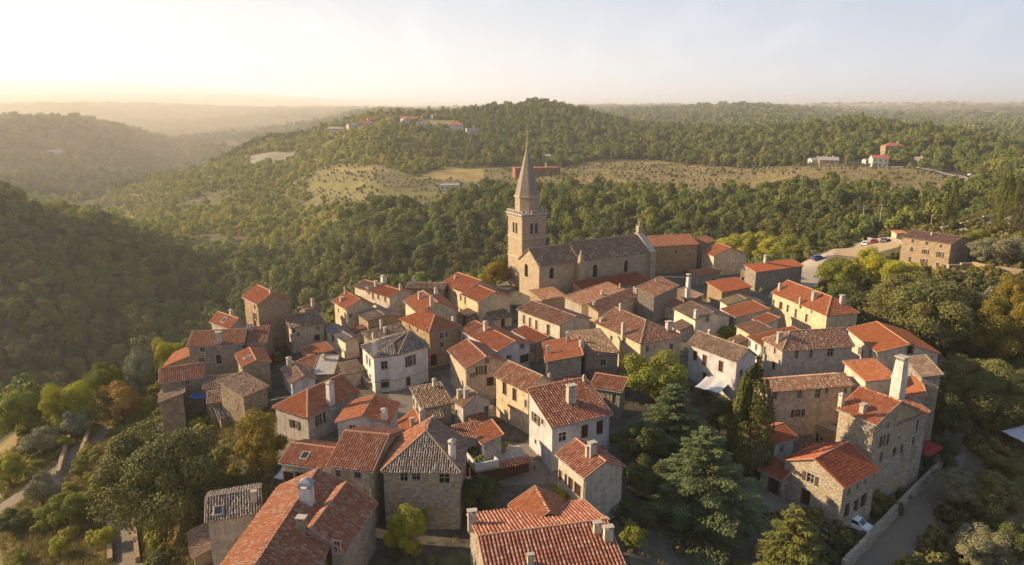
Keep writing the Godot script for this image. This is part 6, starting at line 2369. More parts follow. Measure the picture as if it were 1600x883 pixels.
	{"name": "house", "label": "pinkish walled house with tan tile roof above the red roofs in the village centre", "cat": "house", "wall": "pink", "roof": "old", "kind": "gz", "x": -5.02, "z": -80.74, "yaw": 0.5826, "w": 3.78, "d": 2.1, "h": 4.8, "base": 0.04, "rise": 1.36,
		"wins": [["L", -0.51, 3.07, 0.5, 0.5, 0], ["F", 1.44, 2.02, 0.6, 1.8, 0]], "ch": [[-1.49, -0.6, 0.7, 1.1, "wide"], [-1.04, 0.32, 0.7, 1.1, "wide"]], "sk": []},
	{"name": "shed", "label": "little ruined shed with broken orange tiles between the tan tile roofs", "cat": "shed", "wall": "tan", "roof": "old", "kind": "gx", "x": -10.08, "z": -79.71, "yaw": 0.3717, "w": 2.1, "d": 2.1, "h": 3.2, "base": -0.14, "rise": 0.5,
		"wins": [], "ch": [], "sk": []},
	{"name": "cream_house", "label": "cream row house with red roof left of the church facade", "cat": "house", "wall": "cream", "roof": "red", "kind": "gz", "x": -8.52, "z": -133.75, "yaw": 0.6265, "w": 7.43, "d": 8.39, "h": 6.2, "base": 0.57, "rise": 1.8,
		"wins": [["L", -2.49, 3.99, 0.7, 1.4, 0], ["L", 0.64, 3.96, 0.6, 1.0, 0], ["L", 2.77, 3.58, 0.6, 1.4, 0]], "ch": [[-1.66, -2.58, 0.6, 0.5, "wide"]], "sk": []},
	{"name": "cream_house", "label": "lower cream row house with red roof attached nearer to the church facade", "cat": "house", "wall": "cream", "roof": "red", "kind": "gz", "x": -4.89, "z": -126.98, "yaw": 0.5684, "w": 6.79, "d": 6.17, "h": 5.9, "base": 0.56, "rise": 1.38,
		"wins": [["L", -2.14, 3.53, 0.6, 1.4, 0]], "ch": [], "sk": []},
	{"name": "house", "label": "pale lilac white gabled house with blue door and balcony in the village centre", "cat": "house", "wall": "lilac", "roof": "redmix2", "kind": "gz", "x": -2.73, "z": -100.87, "yaw": 0.5657, "w": 5.42, "d": 11.5, "h": 6.4, "base": 0.47, "rise": 0.96,
		"wins": [["F", 1.25, 5.35, 0.7, 0.8, 0], ["F", -0.93, 2.96, 0.9, 1.8, 3], ["F", 1.76, 3.14, 1.5, 1.2, 1], ["F", -2.31, 2.79, 0.5, 1.0, 0], ["L", -4.85, 3.79, 0.7, 1.1, 0], ["L", 4.38, 4.41, 0.5, 1.1, 0]], "ch": [[-0.78, -1.22, 0.9, 1.5, "tall"]], "sk": []},
	{"name": "house", "label": "house with blotchy red roof and grey plaster gable right of the dark alley", "cat": "house", "wall": "greyplaster", "roof": "redold", "kind": "gz", "x": -5.03, "z": -92.73, "yaw": 0.3920, "w": 5.56, "d": 7.6, "h": 6.2, "base": 0.47, "rise": 1.27,
		"wins": [["L", -3.4, 2.98, 0.5, 1.0, 0], ["L", -3.07, 1.54, 0.6, 1.2, 0], ["F", 0.13, 5.88, 0.7, 0.9, 0], ["F", -0.7, 4.31, 0.7, 1.3, 0], ["F", 0.61, 2.46, 0.8, 1.2, 2], ["F", -1.95, 4.15, 0.8, 0.6, 0]], "ch": [], "sk": []},
	{"name": "cream_house", "label": "cream house with faded tan roof adjoining the big white gabled house", "cat": "house", "wall": "cream", "roof": "oldred", "kind": "gz", "x": 1.66, "z": -83.03, "yaw": 0.6727, "w": 4.3, "d": 6.52, "h": 6.6, "base": 0.3, "rise": 1.6,
		"wins": [["L", -1.48, 4.18, 0.8, 1.8, 1], ["L", 0.55, 4.01, 0.8, 1.7, 1], ["L", 2.8, 3.9, 0.5, 1.0, 0]], "ch": [[1.7, 2.8, 0.4, 0.6, "tall"]], "sk": []},
	{"name": "white_house", "label": "big white gabled house with red roman tiles and tall chimney in the centre foreground", "cat": "house", "wall": "white", "roof": "redbold", "kind": "sf", "x": 6.76, "z": -75.62, "yaw": 0.4623, "w": 7.74, "d": 5.49, "h": 5.6, "base": -0.99, "rise": 2.4,
		"wins": [["L", -1.08, 5.27, 0.9, 1.2, 0], ["L", 0.53, 5.77, 0.6, 0.7, 0], ["L", -1.15, 2.64, 0.4, 0.5, 0], ["F", -2.5, 4.32, 1.1, 1.2, 4], ["F", 0.46, 4.2, 0.9, 1.6, 1], ["F", 2.52, 4.2, 0.9, 1.7, 1]], "ch": [[0.1, 0.18, 1.4, 2.4, "slab"], [3.47, -2.34, 0.4, 0.7, "tall"]], "sk": []},
	{"name": "house", "label": "grey stone annex with dull red roof behind the big white gabled house", "cat": "house", "wall": "grey", "roof": "redold", "kind": "sf", "x": 12.93, "z": -86.5, "yaw": -0.4180, "w": 4, "d": 2.37, "h": 4.3, "base": -0.31, "rise": 0.9,
		"wins": [["F", 1.13, 2.63, 0.5, 1.4, 0]], "ch": [], "sk": []},
	{"name": "stair_house", "label": "cream stair block with tiled cap left of the big white gabled house", "cat": "house", "wall": "cream", "roof": "brown", "kind": "sf", "x": 1.37, "z": -82, "yaw": 0.7851, "w": 2.1, "d": 2.1, "h": 3, "base": 0.37, "rise": 0.3,
		"wins": [], "ch": [], "sk": []},
	{"name": "house", "label": "small cream house with red roof, paired chimneys and dark shutters in the centre foreground", "cat": "house", "wall": "cream2", "roof": "redbold", "kind": "gz", "x": 8.24, "z": -66.37, "yaw": 0.4810, "w": 4.6, "d": 5.19, "h": 4.2, "base": -2.14, "rise": 1.24,
		"wins": [["L", -2.14, 3.41, 0.6, 1.2, 1], ["L", -1.01, 3.52, 0.5, 1.2, 1], ["L", -0.08, 3.45, 0.9, 1.3, 1], ["L", 1.25, 3.37, 1.2, 1.4, 1]], "ch": [[-0.67, 0.57, 0.7, 1.2, "wide"], [-0.37, 0.88, 1.0, 1.6, "wide"]], "sk": []},
	{"name": "house", "label": "red gabled wing projecting behind the foreground barrel tiled roof", "cat": "house", "wall": "cream", "roof": "red", "kind": "gz", "x": 2.77, "z": -57.48, "yaw": 0.2630, "w": 4.68, "d": 4.03, "h": 3.6, "base": -2.12, "rise": 1.5,
		"wins": [], "ch": [], "sk": []},
	{"name": "house", "label": "foreground house with long ridge of red barrel tiles at the bottom centre", "cat": "house", "wall": "stone", "roof": "redbold", "kind": "gx", "x": 2.7, "z": -52.45, "yaw": 0.2184, "w": 10.93, "d": 11.67, "h": 3.6, "base": -2.5, "rise": 1.7,
		"wins": [], "ch": [[-5.66, -3.27, 1.0, 1.4, "slab"], [-1.96, 3.3, 0.7, 0.9, "slab"], [4.43, 1.21, 0.9, 1.0, "slab"], [5.08, 2.11, 1.0, 1.4, "slab"]], "sk": []},
	{"name": "house", "label": "bottom left house with long bright red slope and domed white chimney", "cat": "house", "wall": "stone", "roof": "redold", "kind": "gz", "x": -19.81, "z": -52.76, "yaw": -0.0571, "w": 7.57, "d": 18.08, "h": 3.6, "base": -7.09, "rise": 2,
		"wins": [], "ch": [[0.79, -3.99, 1.5, 1.9, "dome"]], "sk": []},
	{"name": "stone_house", "label": "stone gabled house with dark red slope joined to the long bright red slope", "cat": "house", "wall": "stone", "roof": "redold", "kind": "gz", "x": -16.66, "z": -56.28, "yaw": -0.1688, "w": 5.53, "d": 7.38, "h": 3.4, "base": -2.8, "rise": 1.9,
		"wins": [["F", 2.32, 5.81, 0.6, 1.2, 0], ["F", 0.63, 4.36, 1.0, 1.6, 0]], "ch": [[-0.74, 3.89, 1.0, 1.6, "stonepair"]], "sk": []},
	{"name": "house", "label": "house with mottled grey tiled slope and white wall left of bright red slope", "cat": "house", "wall": "cream", "roof": "grey", "kind": "gx", "x": -27.91, "z": -62.16, "yaw": 0.3482, "w": 4.66, "d": 5.23, "h": 1.8, "base": -5.67, "rise": 1.03,
		"wins": [], "ch": [[1.93, 1.49, 0.7, 1.2, "wide"]], "sk": [[-1.39, 1.87]]},
	{"name": "shed", "label": "small shed with pink tile roof under the mottled grey slope", "cat": "shed", "wall": "tan", "roof": "old", "kind": "sf", "x": -28.13, "z": -61.37, "yaw": 0.4902, "w": 2.1, "d": 2.1, "h": -0.8, "base": -5.29, "rise": 0.4,
		"wins": [], "ch": [], "sk": []},
	{"name": "shed", "label": "dark tiled lean-to beside the big evergreen oak at bottom left", "cat": "shed", "wall": "tan", "roof": "brown", "kind": "sl", "x": -32.11, "z": -63.27, "yaw": 0.5016, "w": 2.1, "d": 4.66, "h": -3.5, "base": -6.34, "rise": 0.8,
		"wins": [], "ch": [], "sk": []},
	{"name": "cream_house", "label": "long cream house with brown red roof and four tall windows below the church", "cat": "house", "wall": "cream", "roof": "oldred", "kind": "gz", "x": 7.11, "z": -114.39, "yaw": 0.6312, "w": 6.58, "d": 11.38, "h": 6, "base": 0.51, "rise": 0.99,
		"wins": [["L", -3.97, 3.18, 0.6, 1.6, 0], ["L", -2.27, 3.04, 0.6, 1.7, 0], ["L", -0.48, 3.02, 0.6, 1.7, 0], ["L", 2.75, 2.89, 0.8, 1.9, 0]], "ch": [], "sk": []},
	{"name": "shed", "label": "small red gabled lean-to below the four tall windows", "cat": "shed", "wall": "tan", "roof": "red", "kind": "sl", "x": 2.94, "z": -107.95, "yaw": 0.5436, "w": 2.16, "d": 6.78, "h": 4.2, "base": 0.49, "rise": 0.5,
		"wins": [], "ch": [], "sk": []},
	{"name": "house", "label": "house with orange red roof and wide grey front wall left of the brown tiled hip", "cat": "house", "wall": "grey", "roof": "red", "kind": "sl", "x": 7.37, "z": -96.19, "yaw": 0.0052, "w": 4.81, "d": 8.24, "h": 5.6, "base": 0.27, "rise": 1,
		"wins": [], "ch": [[-2.15, 1.38, 0.6, 1.2, "tall"], [1.02, -2.34, 0.7, 1.5, "tall"]], "sk": []},
	{"name": "house", "label": "grey stone house with brown tiled roof adjoining the orange red roof in the centre", "cat": "house", "wall": "grey", "roof": "old", "kind": "sf", "x": 12.12, "z": -98.48, "yaw": 0.2621, "w": 5, "d": 7.31, "h": 5.7, "base": 0.26, "rise": 1.2,
		"wins": [["F", 0.26, 3.52, 0.9, 1.0, 0]], "ch": [[-2.7, 2.42, 0.8, 1.6, "tall"]], "sk": []},
	{"name": "stone_house", "label": "large cream house with hipped rust roof above the round oak tree", "cat": "house", "wall": "cream", "roof": "oldred", "kind": "hf", "x": 19.84, "z": -104.45, "yaw": 0.4749, "w": 7.7, "d": 11.76, "h": 6.5, "base": 0.03, "rise": 2,
		"wins": [["L", -5.38, 3.93, 0.7, 1.3, 0], ["L", -1.47, 4.58, 0.6, 0.8, 0], ["L", 1.74, 5.04, 0.6, 0.9, 0], ["F", -2.55, 4.84, 0.5, 0.9, 0], ["F", 2.06, 4.46, 0.6, 0.9, 0]], "ch": [[-4.03, 1.71, 0.7, 2.0, "tall"], [-0.16, -4.38, 0.6, 1.0, "tall"], [2.5, 4.49, 1.2, 1.4, "wide"], [-3.47, -4.95, 0.7, 0.5, "wide"]], "sk": []},
	{"name": "house", "label": "long low house with tan roof nearest the dark red church aisle roof", "cat": "house", "wall": "cream", "roof": "oldred", "kind": "sf", "x": 16.19, "z": -129.42, "yaw": 0.8528, "w": 14.63, "d": 3.82, "h": 5.2, "base": 0.56, "rise": 0.9,
		"wins": [], "ch": [[0.47, 1.12, 0.8, 0.8, "wide"], [7.1, 0.95, 0.3, 0.7, "tall"]], "sk": []},
	{"name": "house", "label": "low house with rust tiled roof between the tan roof and the big hipped stone house", "cat": "house", "wall": "cream", "roof": "oldred", "kind": "sf", "x": 19.24, "z": -124.36, "yaw": 0.8659, "w": 14.49, "d": 2.1, "h": 5.2, "base": 0.57, "rise": 1.1,
		"wins": [], "ch": [[-6.38, -0.49, 0.7, 0.5, "wide"], [6.85, -0.04, 0.5, 1.0, "tall"], [6.85, 0.43, 0.7, 1.0, "tall"]], "sk": []},
	{"name": "stone_house", "label": "tall stone house with mottled roof and blank dark wall beside the white chimney stack", "cat": "house", "wall": "grey", "roof": "oldred", "kind": "sf", "x": 28.26, "z": -129.51, "yaw": 0.9221, "w": 10.32, "d": 3.38, "h": 6.4, "base": 0.6, "rise": 1.2,
		"wins": [], "ch": [[1.93, -1.5, 0.6, 0.5, "pots"]], "sk": []},
	{"name": "house", "label": "bluish white house with brown curved roof in front of the white chimney stack", "cat": "house", "wall": "white", "roof": "brown", "kind": "gz", "x": 33.81, "z": -118.49, "yaw": 0.2929, "w": 6.72, "d": 7.11, "h": 5, "base": 0.5, "rise": 1.1,
		"wins": [["F", -1.07, 3.93, 0.5, 1.2, 0], ["L", -2.39, 0.48, 1.0, 1.0, 1]], "ch": [[-2.96, 3.15, 1.0, 1.4, "white"]], "sk": []},
	{"name": "white_house", "label": "long white house with brown gabled roof and shutters right of the round oak tree", "cat": "house", "wall": "white", "roof": "brown", "kind": "gz", "x": 30.97, "z": -96.76, "yaw": 0.5600, "w": 4.01, "d": 9.04, "h": 5.8, "base": -2.16, "rise": 1.6,
		"wins": [["L", -3.18, 5.54, 0.8, 1.5, 1], ["L", -1.3, 5.35, 0.8, 1.6, 1], ["L", 1.79, 5.39, 0.8, 1.6, 1], ["L", -1.12, 3.25, 0.7, 1.0, 1], ["F", -0.87, 5.38, 0.7, 0.9, 0]], "ch": [[1.61, -3.89, 0.7, 1.2, "tall"], [1.61, 0.83, 0.5, 0.7, "tall"]], "sk": []},
	{"name": "house", "label": "small white walled house with yellowish mossy tile roof", "cat": "house", "wall": "white", "roof": "moss", "kind": "gz", "x": 43.31, "z": -125.56, "yaw": 0.1251, "w": 7.12, "d": 2.92, "h": 5, "base": 0.14, "rise": 1,
		"wins": [], "ch": [], "sk": []},
	{"name": "house", "label": "flat topped bright red roof left of the pair of smaller red roofs", "cat": "house", "wall": "cream", "roof": "red", "kind": "sl", "x": 41.52, "z": -118.75, "yaw": 0.1933, "w": 5.79, "d": 4.92, "h": 5, "base": -0.1, "rise": 1.2,
		"wins": [["L", 1.3, 3.47, 0.5, 1.4, 0], ["L", -0.47, 3.29, 0.7, 0.9, 0]], "ch": [], "sk": []},
	{"name": "house", "label": "small bright red roof with white ridge edge between two other red roofs", "cat": "house", "wall": "cream", "roof": "red", "kind": "sl", "x": 43.63, "z": -113.71, "yaw": 0.4070, "w": 2.74, "d": 2.71, "h": 5, "base": -0.61, "rise": 0.7,
		"wins": [], "ch": [], "sk": []},
	{"name": "house", "label": "faded brown roof stepping down from the flat topped bright red roof", "cat": "house", "wall": "cream", "roof": "oldred", "kind": "sl", "x": 40.4, "z": -110.68, "yaw": 0.2058, "w": 3.54, "d": 4, "h": 4.4, "base": -0.75, "rise": 0.7,
		"wins": [], "ch": [], "sk": []},
	{"name": "white_house", "label": "narrow white house with orange red roof beside the big mottled skylight roof", "cat": "house", "wall": "white", "roof": "red", "kind": "sl", "x": 42.26, "z": -104.82, "yaw": 0.1795, "w": 7.38, "d": 3.95, "h": 4.6, "base": -2.69, "rise": 1.2,
		"wins": [["L", -1.57, 5.67, 0.5, 1.0, 0], ["L", 0.36, 5.76, 0.5, 1.0, 0]], "ch": [], "sk": []},
	{"name": "stone_house", "label": "cream house with wide mottled tile roof and dark skylight, right centre", "cat": "house", "wall": "cream2", "roof": "oldpink", "kind": "hl", "x": 44.49, "z": -98.79, "yaw": 0.1803, "w": 11.27, "d": 5.06, "h": 6.2, "base": -4.8, "rise": 1.95,
		"wins": [["F", -3.33, 9.45, 0.6, 1.2, 0], ["F", -0.99, 9.44, 0.6, 1.2, 0], ["F", 2.16, 9.45, 1.1, 1.2, 0], ["L", 0.59, 9.62, 0.6, 1.2, 0], ["L", -2.08, 8.58, 0.6, 1.3, 0], ["L", 0.63, 7.18, 0.8, 1.3, 1]], "ch": [[-5.04, 0.53, 1.0, 1.6, "slab"]], "sk": [[1.94, -2.13]]},
	{"name": "cream_house", "label": "long cream house with bright red hipped roof and three chimneys, right of the village", "cat": "house", "wall": "cream", "roof": "red", "kind": "hf", "x": 54.21, "z": -119.94, "yaw": 0.2469, "w": 6.08, "d": 15.15, "h": 6.6, "base": -2.59, "rise": 2.2,
		"wins": [["L", -7.13, 6.15, 0.6, 1.6, 0], ["L", -4.89, 6.57, 0.9, 1.4, 1], ["L", -2.81, 6.56, 0.6, 1.4, 0], ["L", -0.41, 6.14, 0.6, 1.7, 0], ["L", 2.56, 6.26, 0.6, 1.5, 0], ["L", 3.7, 8.25, 0.4, 0.5, 0]], "ch": [[-2.32, -6.68, 0.7, 1.3, "tall"], [-1.62, 2.15, 1.0, 1.5, "wide"], [1.04, 5.93, 1.0, 1.6, "wide"], [-3.22, 0.68, 0.5, 1.0, "tall"]], "sk": []},
	{"name": "house", "label": "house with plain bright orange red gabled roof near the right edge of the village", "cat": "house", "wall": "cream", "roof": "orange", "kind": "gz", "x": 58.48, "z": -101.31, "yaw": -0.0819, "w": 8.47, "d": 10.94, "h": 5.6, "base": -5.4, "rise": 1.29,
		"wins": [["L", -0.15, 8.31, 0.7, 1.2, 0], ["L", 3.08, 8.85, 0.9, 1.5, 0], ["F", 0.18, 10.75, 0.6, 1.5, 2]], "ch": [], "sk": []},
	{"name": "house", "label": "long low house with pink brown barrel tiles right of the dark cypress", "cat": "house", "wall": "greyplaster", "roof": "oldpink", "kind": "gx", "x": 39.3, "z": -87.78, "yaw": 0.1832, "w": 12.36, "d": 3.97, "h": 4.2, "base": -6.11, "rise": 0.8,
		"wins": [["F", -5.07, 9.01, 0.7, 1.0, 0], ["F", -1.5, 8.98, 0.7, 1.0, 0], ["F", 1.19, 8.77, 0.8, 1.2, 0], ["F", 2.47, 9.28, 0.5, 0.7, 0], ["F", -1.45, 6.2, 0.9, 1.1, 0], ["F", 5.29, 9.01, 0.5, 0.8, 0]], "ch": [], "sk": []},
	{"name": "stone_house", "label": "three storey stone house with red roof and many windows above the garden at right", "cat": "house", "wall": "stone", "roof": "red", "kind": "gz", "x": 45.57, "z": -79.71, "yaw": 0.5175, "w": 8.2, "d": 4.88, "h": 4, "base": -7, "rise": 2,
		"wins": [["F", -1.63, 9.7, 0.5, 0.9, 0], ["F", 0.98, 7.56, 0.8, 1.6, 0], ["F", -2.02, 7.43, 0.8, 1.5, 0], ["F", 1.25, 5.5, 0.8, 1.2, 0], ["F", -2.14, 5.4, 0.8, 1.3, 0], ["F", 2.34, 4.08, 0.8, 1.9, 3], ["F", 0.28, 5.85, 0.5, 0.7, 0]], "ch": [[-3.69, -2.56, 0.9, 1.6, "tall"], [-3.36, 0.15, 1.0, 1.0, "wide"]], "sk": []},
	{"name": "stone_house", "label": "stone extension with narrow dark red roof joined to the three storey house", "cat": "house", "wall": "stone", "roof": "redold", "kind": "sf", "x": 49.44, "z": -80.45, "yaw": 0.5470, "w": 6.57, "d": 2.1, "h": 3, "base": -8, "rise": 0.8,
		"wins": [["F", 0.33, 8.59, 0.7, 1.6, 1], ["F", 1.24, 8.67, 0.5, 1.6, 1], ["F", 0.81, 6.78, 0.9, 1.3, 0], ["F", -0.08, 4.88, 0.8, 1.8, 3]], "ch": [], "sk": []},
	{"name": "house", "label": "house with sagging orange roof behind the big tapered white chimney", "cat": "house", "wall": "cream", "roof": "red", "kind": "sf", "x": 49.04, "z": -88.94, "yaw": 0.2230, "w": 4.69, "d": 4.24, "h": 5, "base": -6, "rise": 1.1,
		"wins": [], "ch": [], "sk": []},
	{"name": "house", "label": "orange lean roof wedge right of the big tapered white chimney", "cat": "house", "wall": "cream", "roof": "red", "kind": "sl", "x": 53.59, "z": -86.62, "yaw": -0.4209, "w": 2.17, "d": 6.93, "h": 3.8, "base": -7.2, "rise": 0.7,
		"wins": [], "ch": [], "sk": []},
	{"name": "stone_house", "label": "stone tower house with grey brown tiles behind the orange lean roof wedge", "cat": "house", "wall": "grey", "roof": "brown", "kind": "sl", "x": 56.82, "z": -89.92, "yaw": -0.2599, "w": 2.1, "d": 7.35, "h": 5.5, "base": -5.5, "rise": 0.6,
		"wins": [], "ch": [], "sk": []},
	{"name": "stone_house", "label": "stone gable barn with plain red roof beside the parked white car", "cat": "house", "wall": "stone", "roof": "redflat", "kind": "gx", "x": 37.81, "z": -74.54, "yaw": 0.6114, "w": 6.94, "d": 7.35, "h": -0.8, "base": -8.02, "rise": 1.91,
		"wins": [["L", -0.27, 5.74, 0.9, 1.2, 0], ["L", -0.61, 2.67, 0.9, 1.9, 2], ["F", -2.15, 5.63, 0.8, 0.9, 0], ["F", -0.3, 5.72, 0.7, 1.0, 0], ["F", 1.32, 5.83, 0.7, 1.0, 0], ["F", -2.07, 2.8, 0.8, 1.6, 2], ["F", -0.16, 2.81, 0.7, 1.4, 2], ["F", 1.47, 2.8, 1.0, 1.7, 2]], "ch": [], "sk": []},
	{"name": "shed", "label": "red roofed stone garage with dark door left of the gable barn", "cat": "shed", "wall": "stone", "roof": "redflat", "kind": "sl", "x": 32.23, "z": -76.05, "yaw": 0.6092, "w": 2.26, "d": 2.91, "h": -2.6, "base": -6.1, "rise": 1,
		"wins": [["L", 0.56, 1.02, 1.5, 1.9, 2]], "ch": [], "sk": []},
	{"name": "white_house", "label": "small white walled house with red roof just right of the dark cypress", "cat": "house", "wall": "white", "roof": "redflat", "kind": "gx", "x": 32.51, "z": -81.09, "yaw": 0.5046, "w": 5.69, "d": 4.27, "h": -0.2, "base": -5.68, "rise": 0.86,
		"wins": [["F", 0.52, 3.84, 0.7, 0.9, 0]], "ch": [], "sk": []},
	{"name": "flat_house", "label": "flat terrace building with sunlit wall and garage below the three storey house", "cat": "house", "wall": "tan", "roof": "flat", "kind": "flat", "x": 43.94, "z": -84.69, "yaw": 0.6754, "w": 2.43, "d": 8.64, "h": -1.6, "base": -7.56, "rise": 1.64,
		"wins": [["L", -3.1, 3.16, 1.2, 1.7, 2], ["L", -1.98, 4.15, 0.4, 0.6, 0]], "ch": [], "sk": []},
	{"name": "stone_house", "label": "grey stone house with straight red roof and white round chimney near the car park", "cat": "house", "wall": "grey", "roof": "redflat", "kind": "sf", "x": 59.84, "z": -154.06, "yaw": 0.4638, "w": 14.44, "d": 3.29, "h": 5.2, "base": 0.11, "rise": 0.9,
		"wins": [["F", -0.28, 3.35, 0.6, 1.0, 0], ["F", 3.98, 3.43, 0.6, 1.0, 0], ["F", -2.02, 2.07, 0.5, 0.6, 0]], "ch": [[-1.19, -1.62, 1.0, 1.8, "round"]], "sk": []},
	{"name": "house", "label": "red roofed house with sunlit left wall and long dark gable right of the church", "cat": "house", "wall": "cream", "roof": "red", "kind": "gz", "x": 52.21, "z": -166.87, "yaw": 0.2498, "w": 8.76, "d": 5.53, "h": 6, "base": 0.57, "rise": 1.88,
		"wins": [], "ch": [], "sk": []},
	{"name": "stone_house", "label": "long stone parish building with red roof attached to the right end of the church", "cat": "house", "wall": "tan", "roof": "redold", "kind": "gx", "x": 37.61, "z": -170.27, "yaw": 0.2792, "w": 14.39, "d": 9.27, "h": 8, "base": -1.11, "rise": 1.76,
		"wins": [["F", 1.4, 7.0, 0.9, 1.0, 0], ["F", 5.19, 6.08, 0.5, 0.8, 0]], "ch": [], "sk": []},
	{"name": "house", "label": "small red roofed wing at the right end of the long parish building", "cat": "house", "wall": "tan", "roof": "redold", "kind": "gx", "x": 47.88, "z": -174.88, "yaw": 0.7415, "w": 7.12, "d": 5.03, "h": 7.4, "base": -2.22, "rise": 0.99,
		"wins": [], "ch": [], "sk": []},
	{"name": "stone_house", "label": "low stone house with narrow red roof in front of the long dark gable", "cat": "house", "wall": "stone", "roof": "redold", "kind": "sf", "x": 44.87, "z": -155.76, "yaw": 0.5988, "w": 7.3, "d": 2.1, "h": 3.6, "base": 0.6, "rise": 0.6,
		"wins": [["F", 1.54, 0.05, 0.6, 1.3, 2]], "ch": [], "sk": []},
	{"name": "house", "label": "dark red lean roof between the low stone house and the mossy tile roof", "cat": "house", "wall": "tan", "roof": "redflat", "kind": "sf", "x": 45.52, "z": -140.5, "yaw": 0.5365, "w": 8.48, "d": 4, "h": 4, "base": 0.47, "rise": 1.2,
		"wins": [], "ch": [], "sk": []},
	{"name": "flat_house", "label": "grey metal roofed house beside the white round chimney", "cat": "house", "wall": "tan", "roof": "metal", "kind": "flat", "x": 55.32, "z": -155.83, "yaw": -0.5848, "w": 2.69, "d": 7.8, "h": 4.2, "base": 0.45, "rise": 1.49,
		"wins": [["F", -0.29, 1.64, 0.7, 1.1, 0]], "ch": [], "sk": []},
	{"name": "shed", "label": "small brown roof below the white chimney stack", "cat": "shed", "wall": "tan", "roof": "brown", "kind": "sf", "x": 35.8, "z": -136.62, "yaw": 0.8853, "w": 5.85, "d": 3.89, "h": 3.2, "base": 0.6, "rise": 0.8,
		"wins": [], "ch": [], "sk": []},
	{"name": "stone_barn", "label": "isolated square stone barn with nine small windows beside the car park", "cat": "barn", "wall": "tan", "roof": "oldpink", "kind": "gz", "x": 102.62, "z": -164.97, "yaw": 0.5934, "w": 9.48, "d": 11.12, "h": 10, "base": 2.34, "rise": 1.2,
		"wins": [["L", -3.0, 6.44, 0.7, 0.9, 0], ["L", 0.28, 6.4, 0.7, 0.9, 0], ["L", 3.44, 6.28, 0.6, 0.8, 0], ["L", -2.99, 4.25, 0.7, 1.1, 0], ["L", 0.23, 4.23, 0.7, 1.1, 0], ["L", 3.48, 4.0, 0.7, 1.3, 0], ["L", -3.1, 1.7, 0.7, 1.3, 0], ["L", 0.17, 1.73, 0.7, 1.3, 0], ["L", 3.36, 1.73, 0.7, 1.0, 0]], "ch": [[-1.57, -0.43, 0.6, 0.6, "wide"]], "sk": []},
	{"name": "house", "label": "pale gabled house at the far right edge beyond the country road", "cat": "house", "wall": "tan", "roof": "brown", "kind": "gz", "x": 136.53, "z": -179.61, "yaw": -0.3463, "w": 7.42, "d": 9.62, "h": 14.5, "base": 8.48, "rise": 1,
		"wins": [], "ch": [], "sk": []},
	{"name": "shed", "label": "small tiled kiosk left of the isolated stone barn", "cat": "shed", "wall": "cream", "roof": "redold", "kind": "sf", "x": 110.79, "z": -195.63, "yaw": 0.1780, "w": 3, "d": 2.1, "h": 6, "base": 2.89, "rise": 0.4,
		"wins": [], "ch": [], "sk": []},
	{"name": "shed", "label": "low red roofed shed between the dark trees at right", "cat": "shed", "wall": "tan", "roof": "redflat", "kind": "gx", "x": 90.34, "z": -132.44, "yaw": -0.1708, "w": 4.1, "d": 2.48, "h": -2, "base": -4.2, "rise": 1,
		"wins": [], "ch": [], "sk": []},
	{"name": "shed", "label": "pale awning roofed market shed behind the low red shed at right", "cat": "shed", "wall": "tan", "roof": "metal", "kind": "flat", "x": 93.84, "z": -135.43, "yaw": -0.5025, "w": 2.59, "d": 7.85, "h": 0.5, "base": -1.7, "rise": 1.5,
		"wins": [], "ch": [], "sk": []},
]
var CH_FRONT := {"kind": "gx", "x": 8.05, "z": -147.02, "w": 10.15, "d": 8.1, "h": 8.51, "rise": 3.05, "wins": [["L", -1.16, 5.42, 1.6, 3.0, 0], ["F", -1.94, 5.69, 1.3, 2.6, 0]]}
var CH_MAIN := {"kind": "gx", "x": 21.02, "z": -154.51, "w": 19.9, "d": 9.3, "h": 8.46, "rise": 3.59, "wins": [["F", -5.94, 4.81, 1.5, 3.0, 0], ["F", 2.71, 5.02, 1.4, 2.8, 0]]}
var CH_AISLE := {"kind": "sf", "x": 21.46, "z": -145.34, "w": 17.47, "d": 3.82, "h": 3.5, "rise": 1.2, "wins": []}
var CH_PORCH := {"kind": "sf", "x": 7.23, "z": -136.15, "w": 5.41, "d": 4.53, "h": 3.4, "rise": 0.8, "wins": []}
var CH_TOWER := {"kind": "hip", "x": 3.35, "z": -154.53, "w": 6.2, "d": 6.3, "h": 17.4, "rise": 1.22, "wins": []}
const CH_YAW := 0.5236
const CH_TIP := 32.3
var OCTAGON := {"x": -17.37, "z": -95.58, "base": -0.6, "h": 6.5, "apex": Vector2(2.11, -2.24), "pts": [Vector2(-4.57, -0.51), Vector2(-2.01, 4.09), Vector2(1.18, 3.17), Vector2(4.98, -0.51), Vector2(3.78, -3.11), Vector2(-3.37, -3.11)], "wins": [[1, 1.41, 5.02, 0.9, 1.2, 0], [1, 1.39, 2.27, 1.1, 1.2, 1], [2, 2.16, 4.75, 0.8, 1.6, 0], [2, 1.67, 1.86, 0.7, 1.4, 1], [0, 2.02, 4.98, 0.6, 1.3, 0], [0, 1.64, 2.71, 0.6, 1.2, 0], [0, 3.17, 2.4, 0.6, 1.3, 0], [0, 3.29, 4.98, 0.6, 1.2, 0]], "ch": [[-1.95, 3.51, 0.9, 1.9, "white"], [-1.98, -0.88, 0.4, 1.0, "tall"], [2.31, -3.23, 0.5, 1.2, "tall"]]}
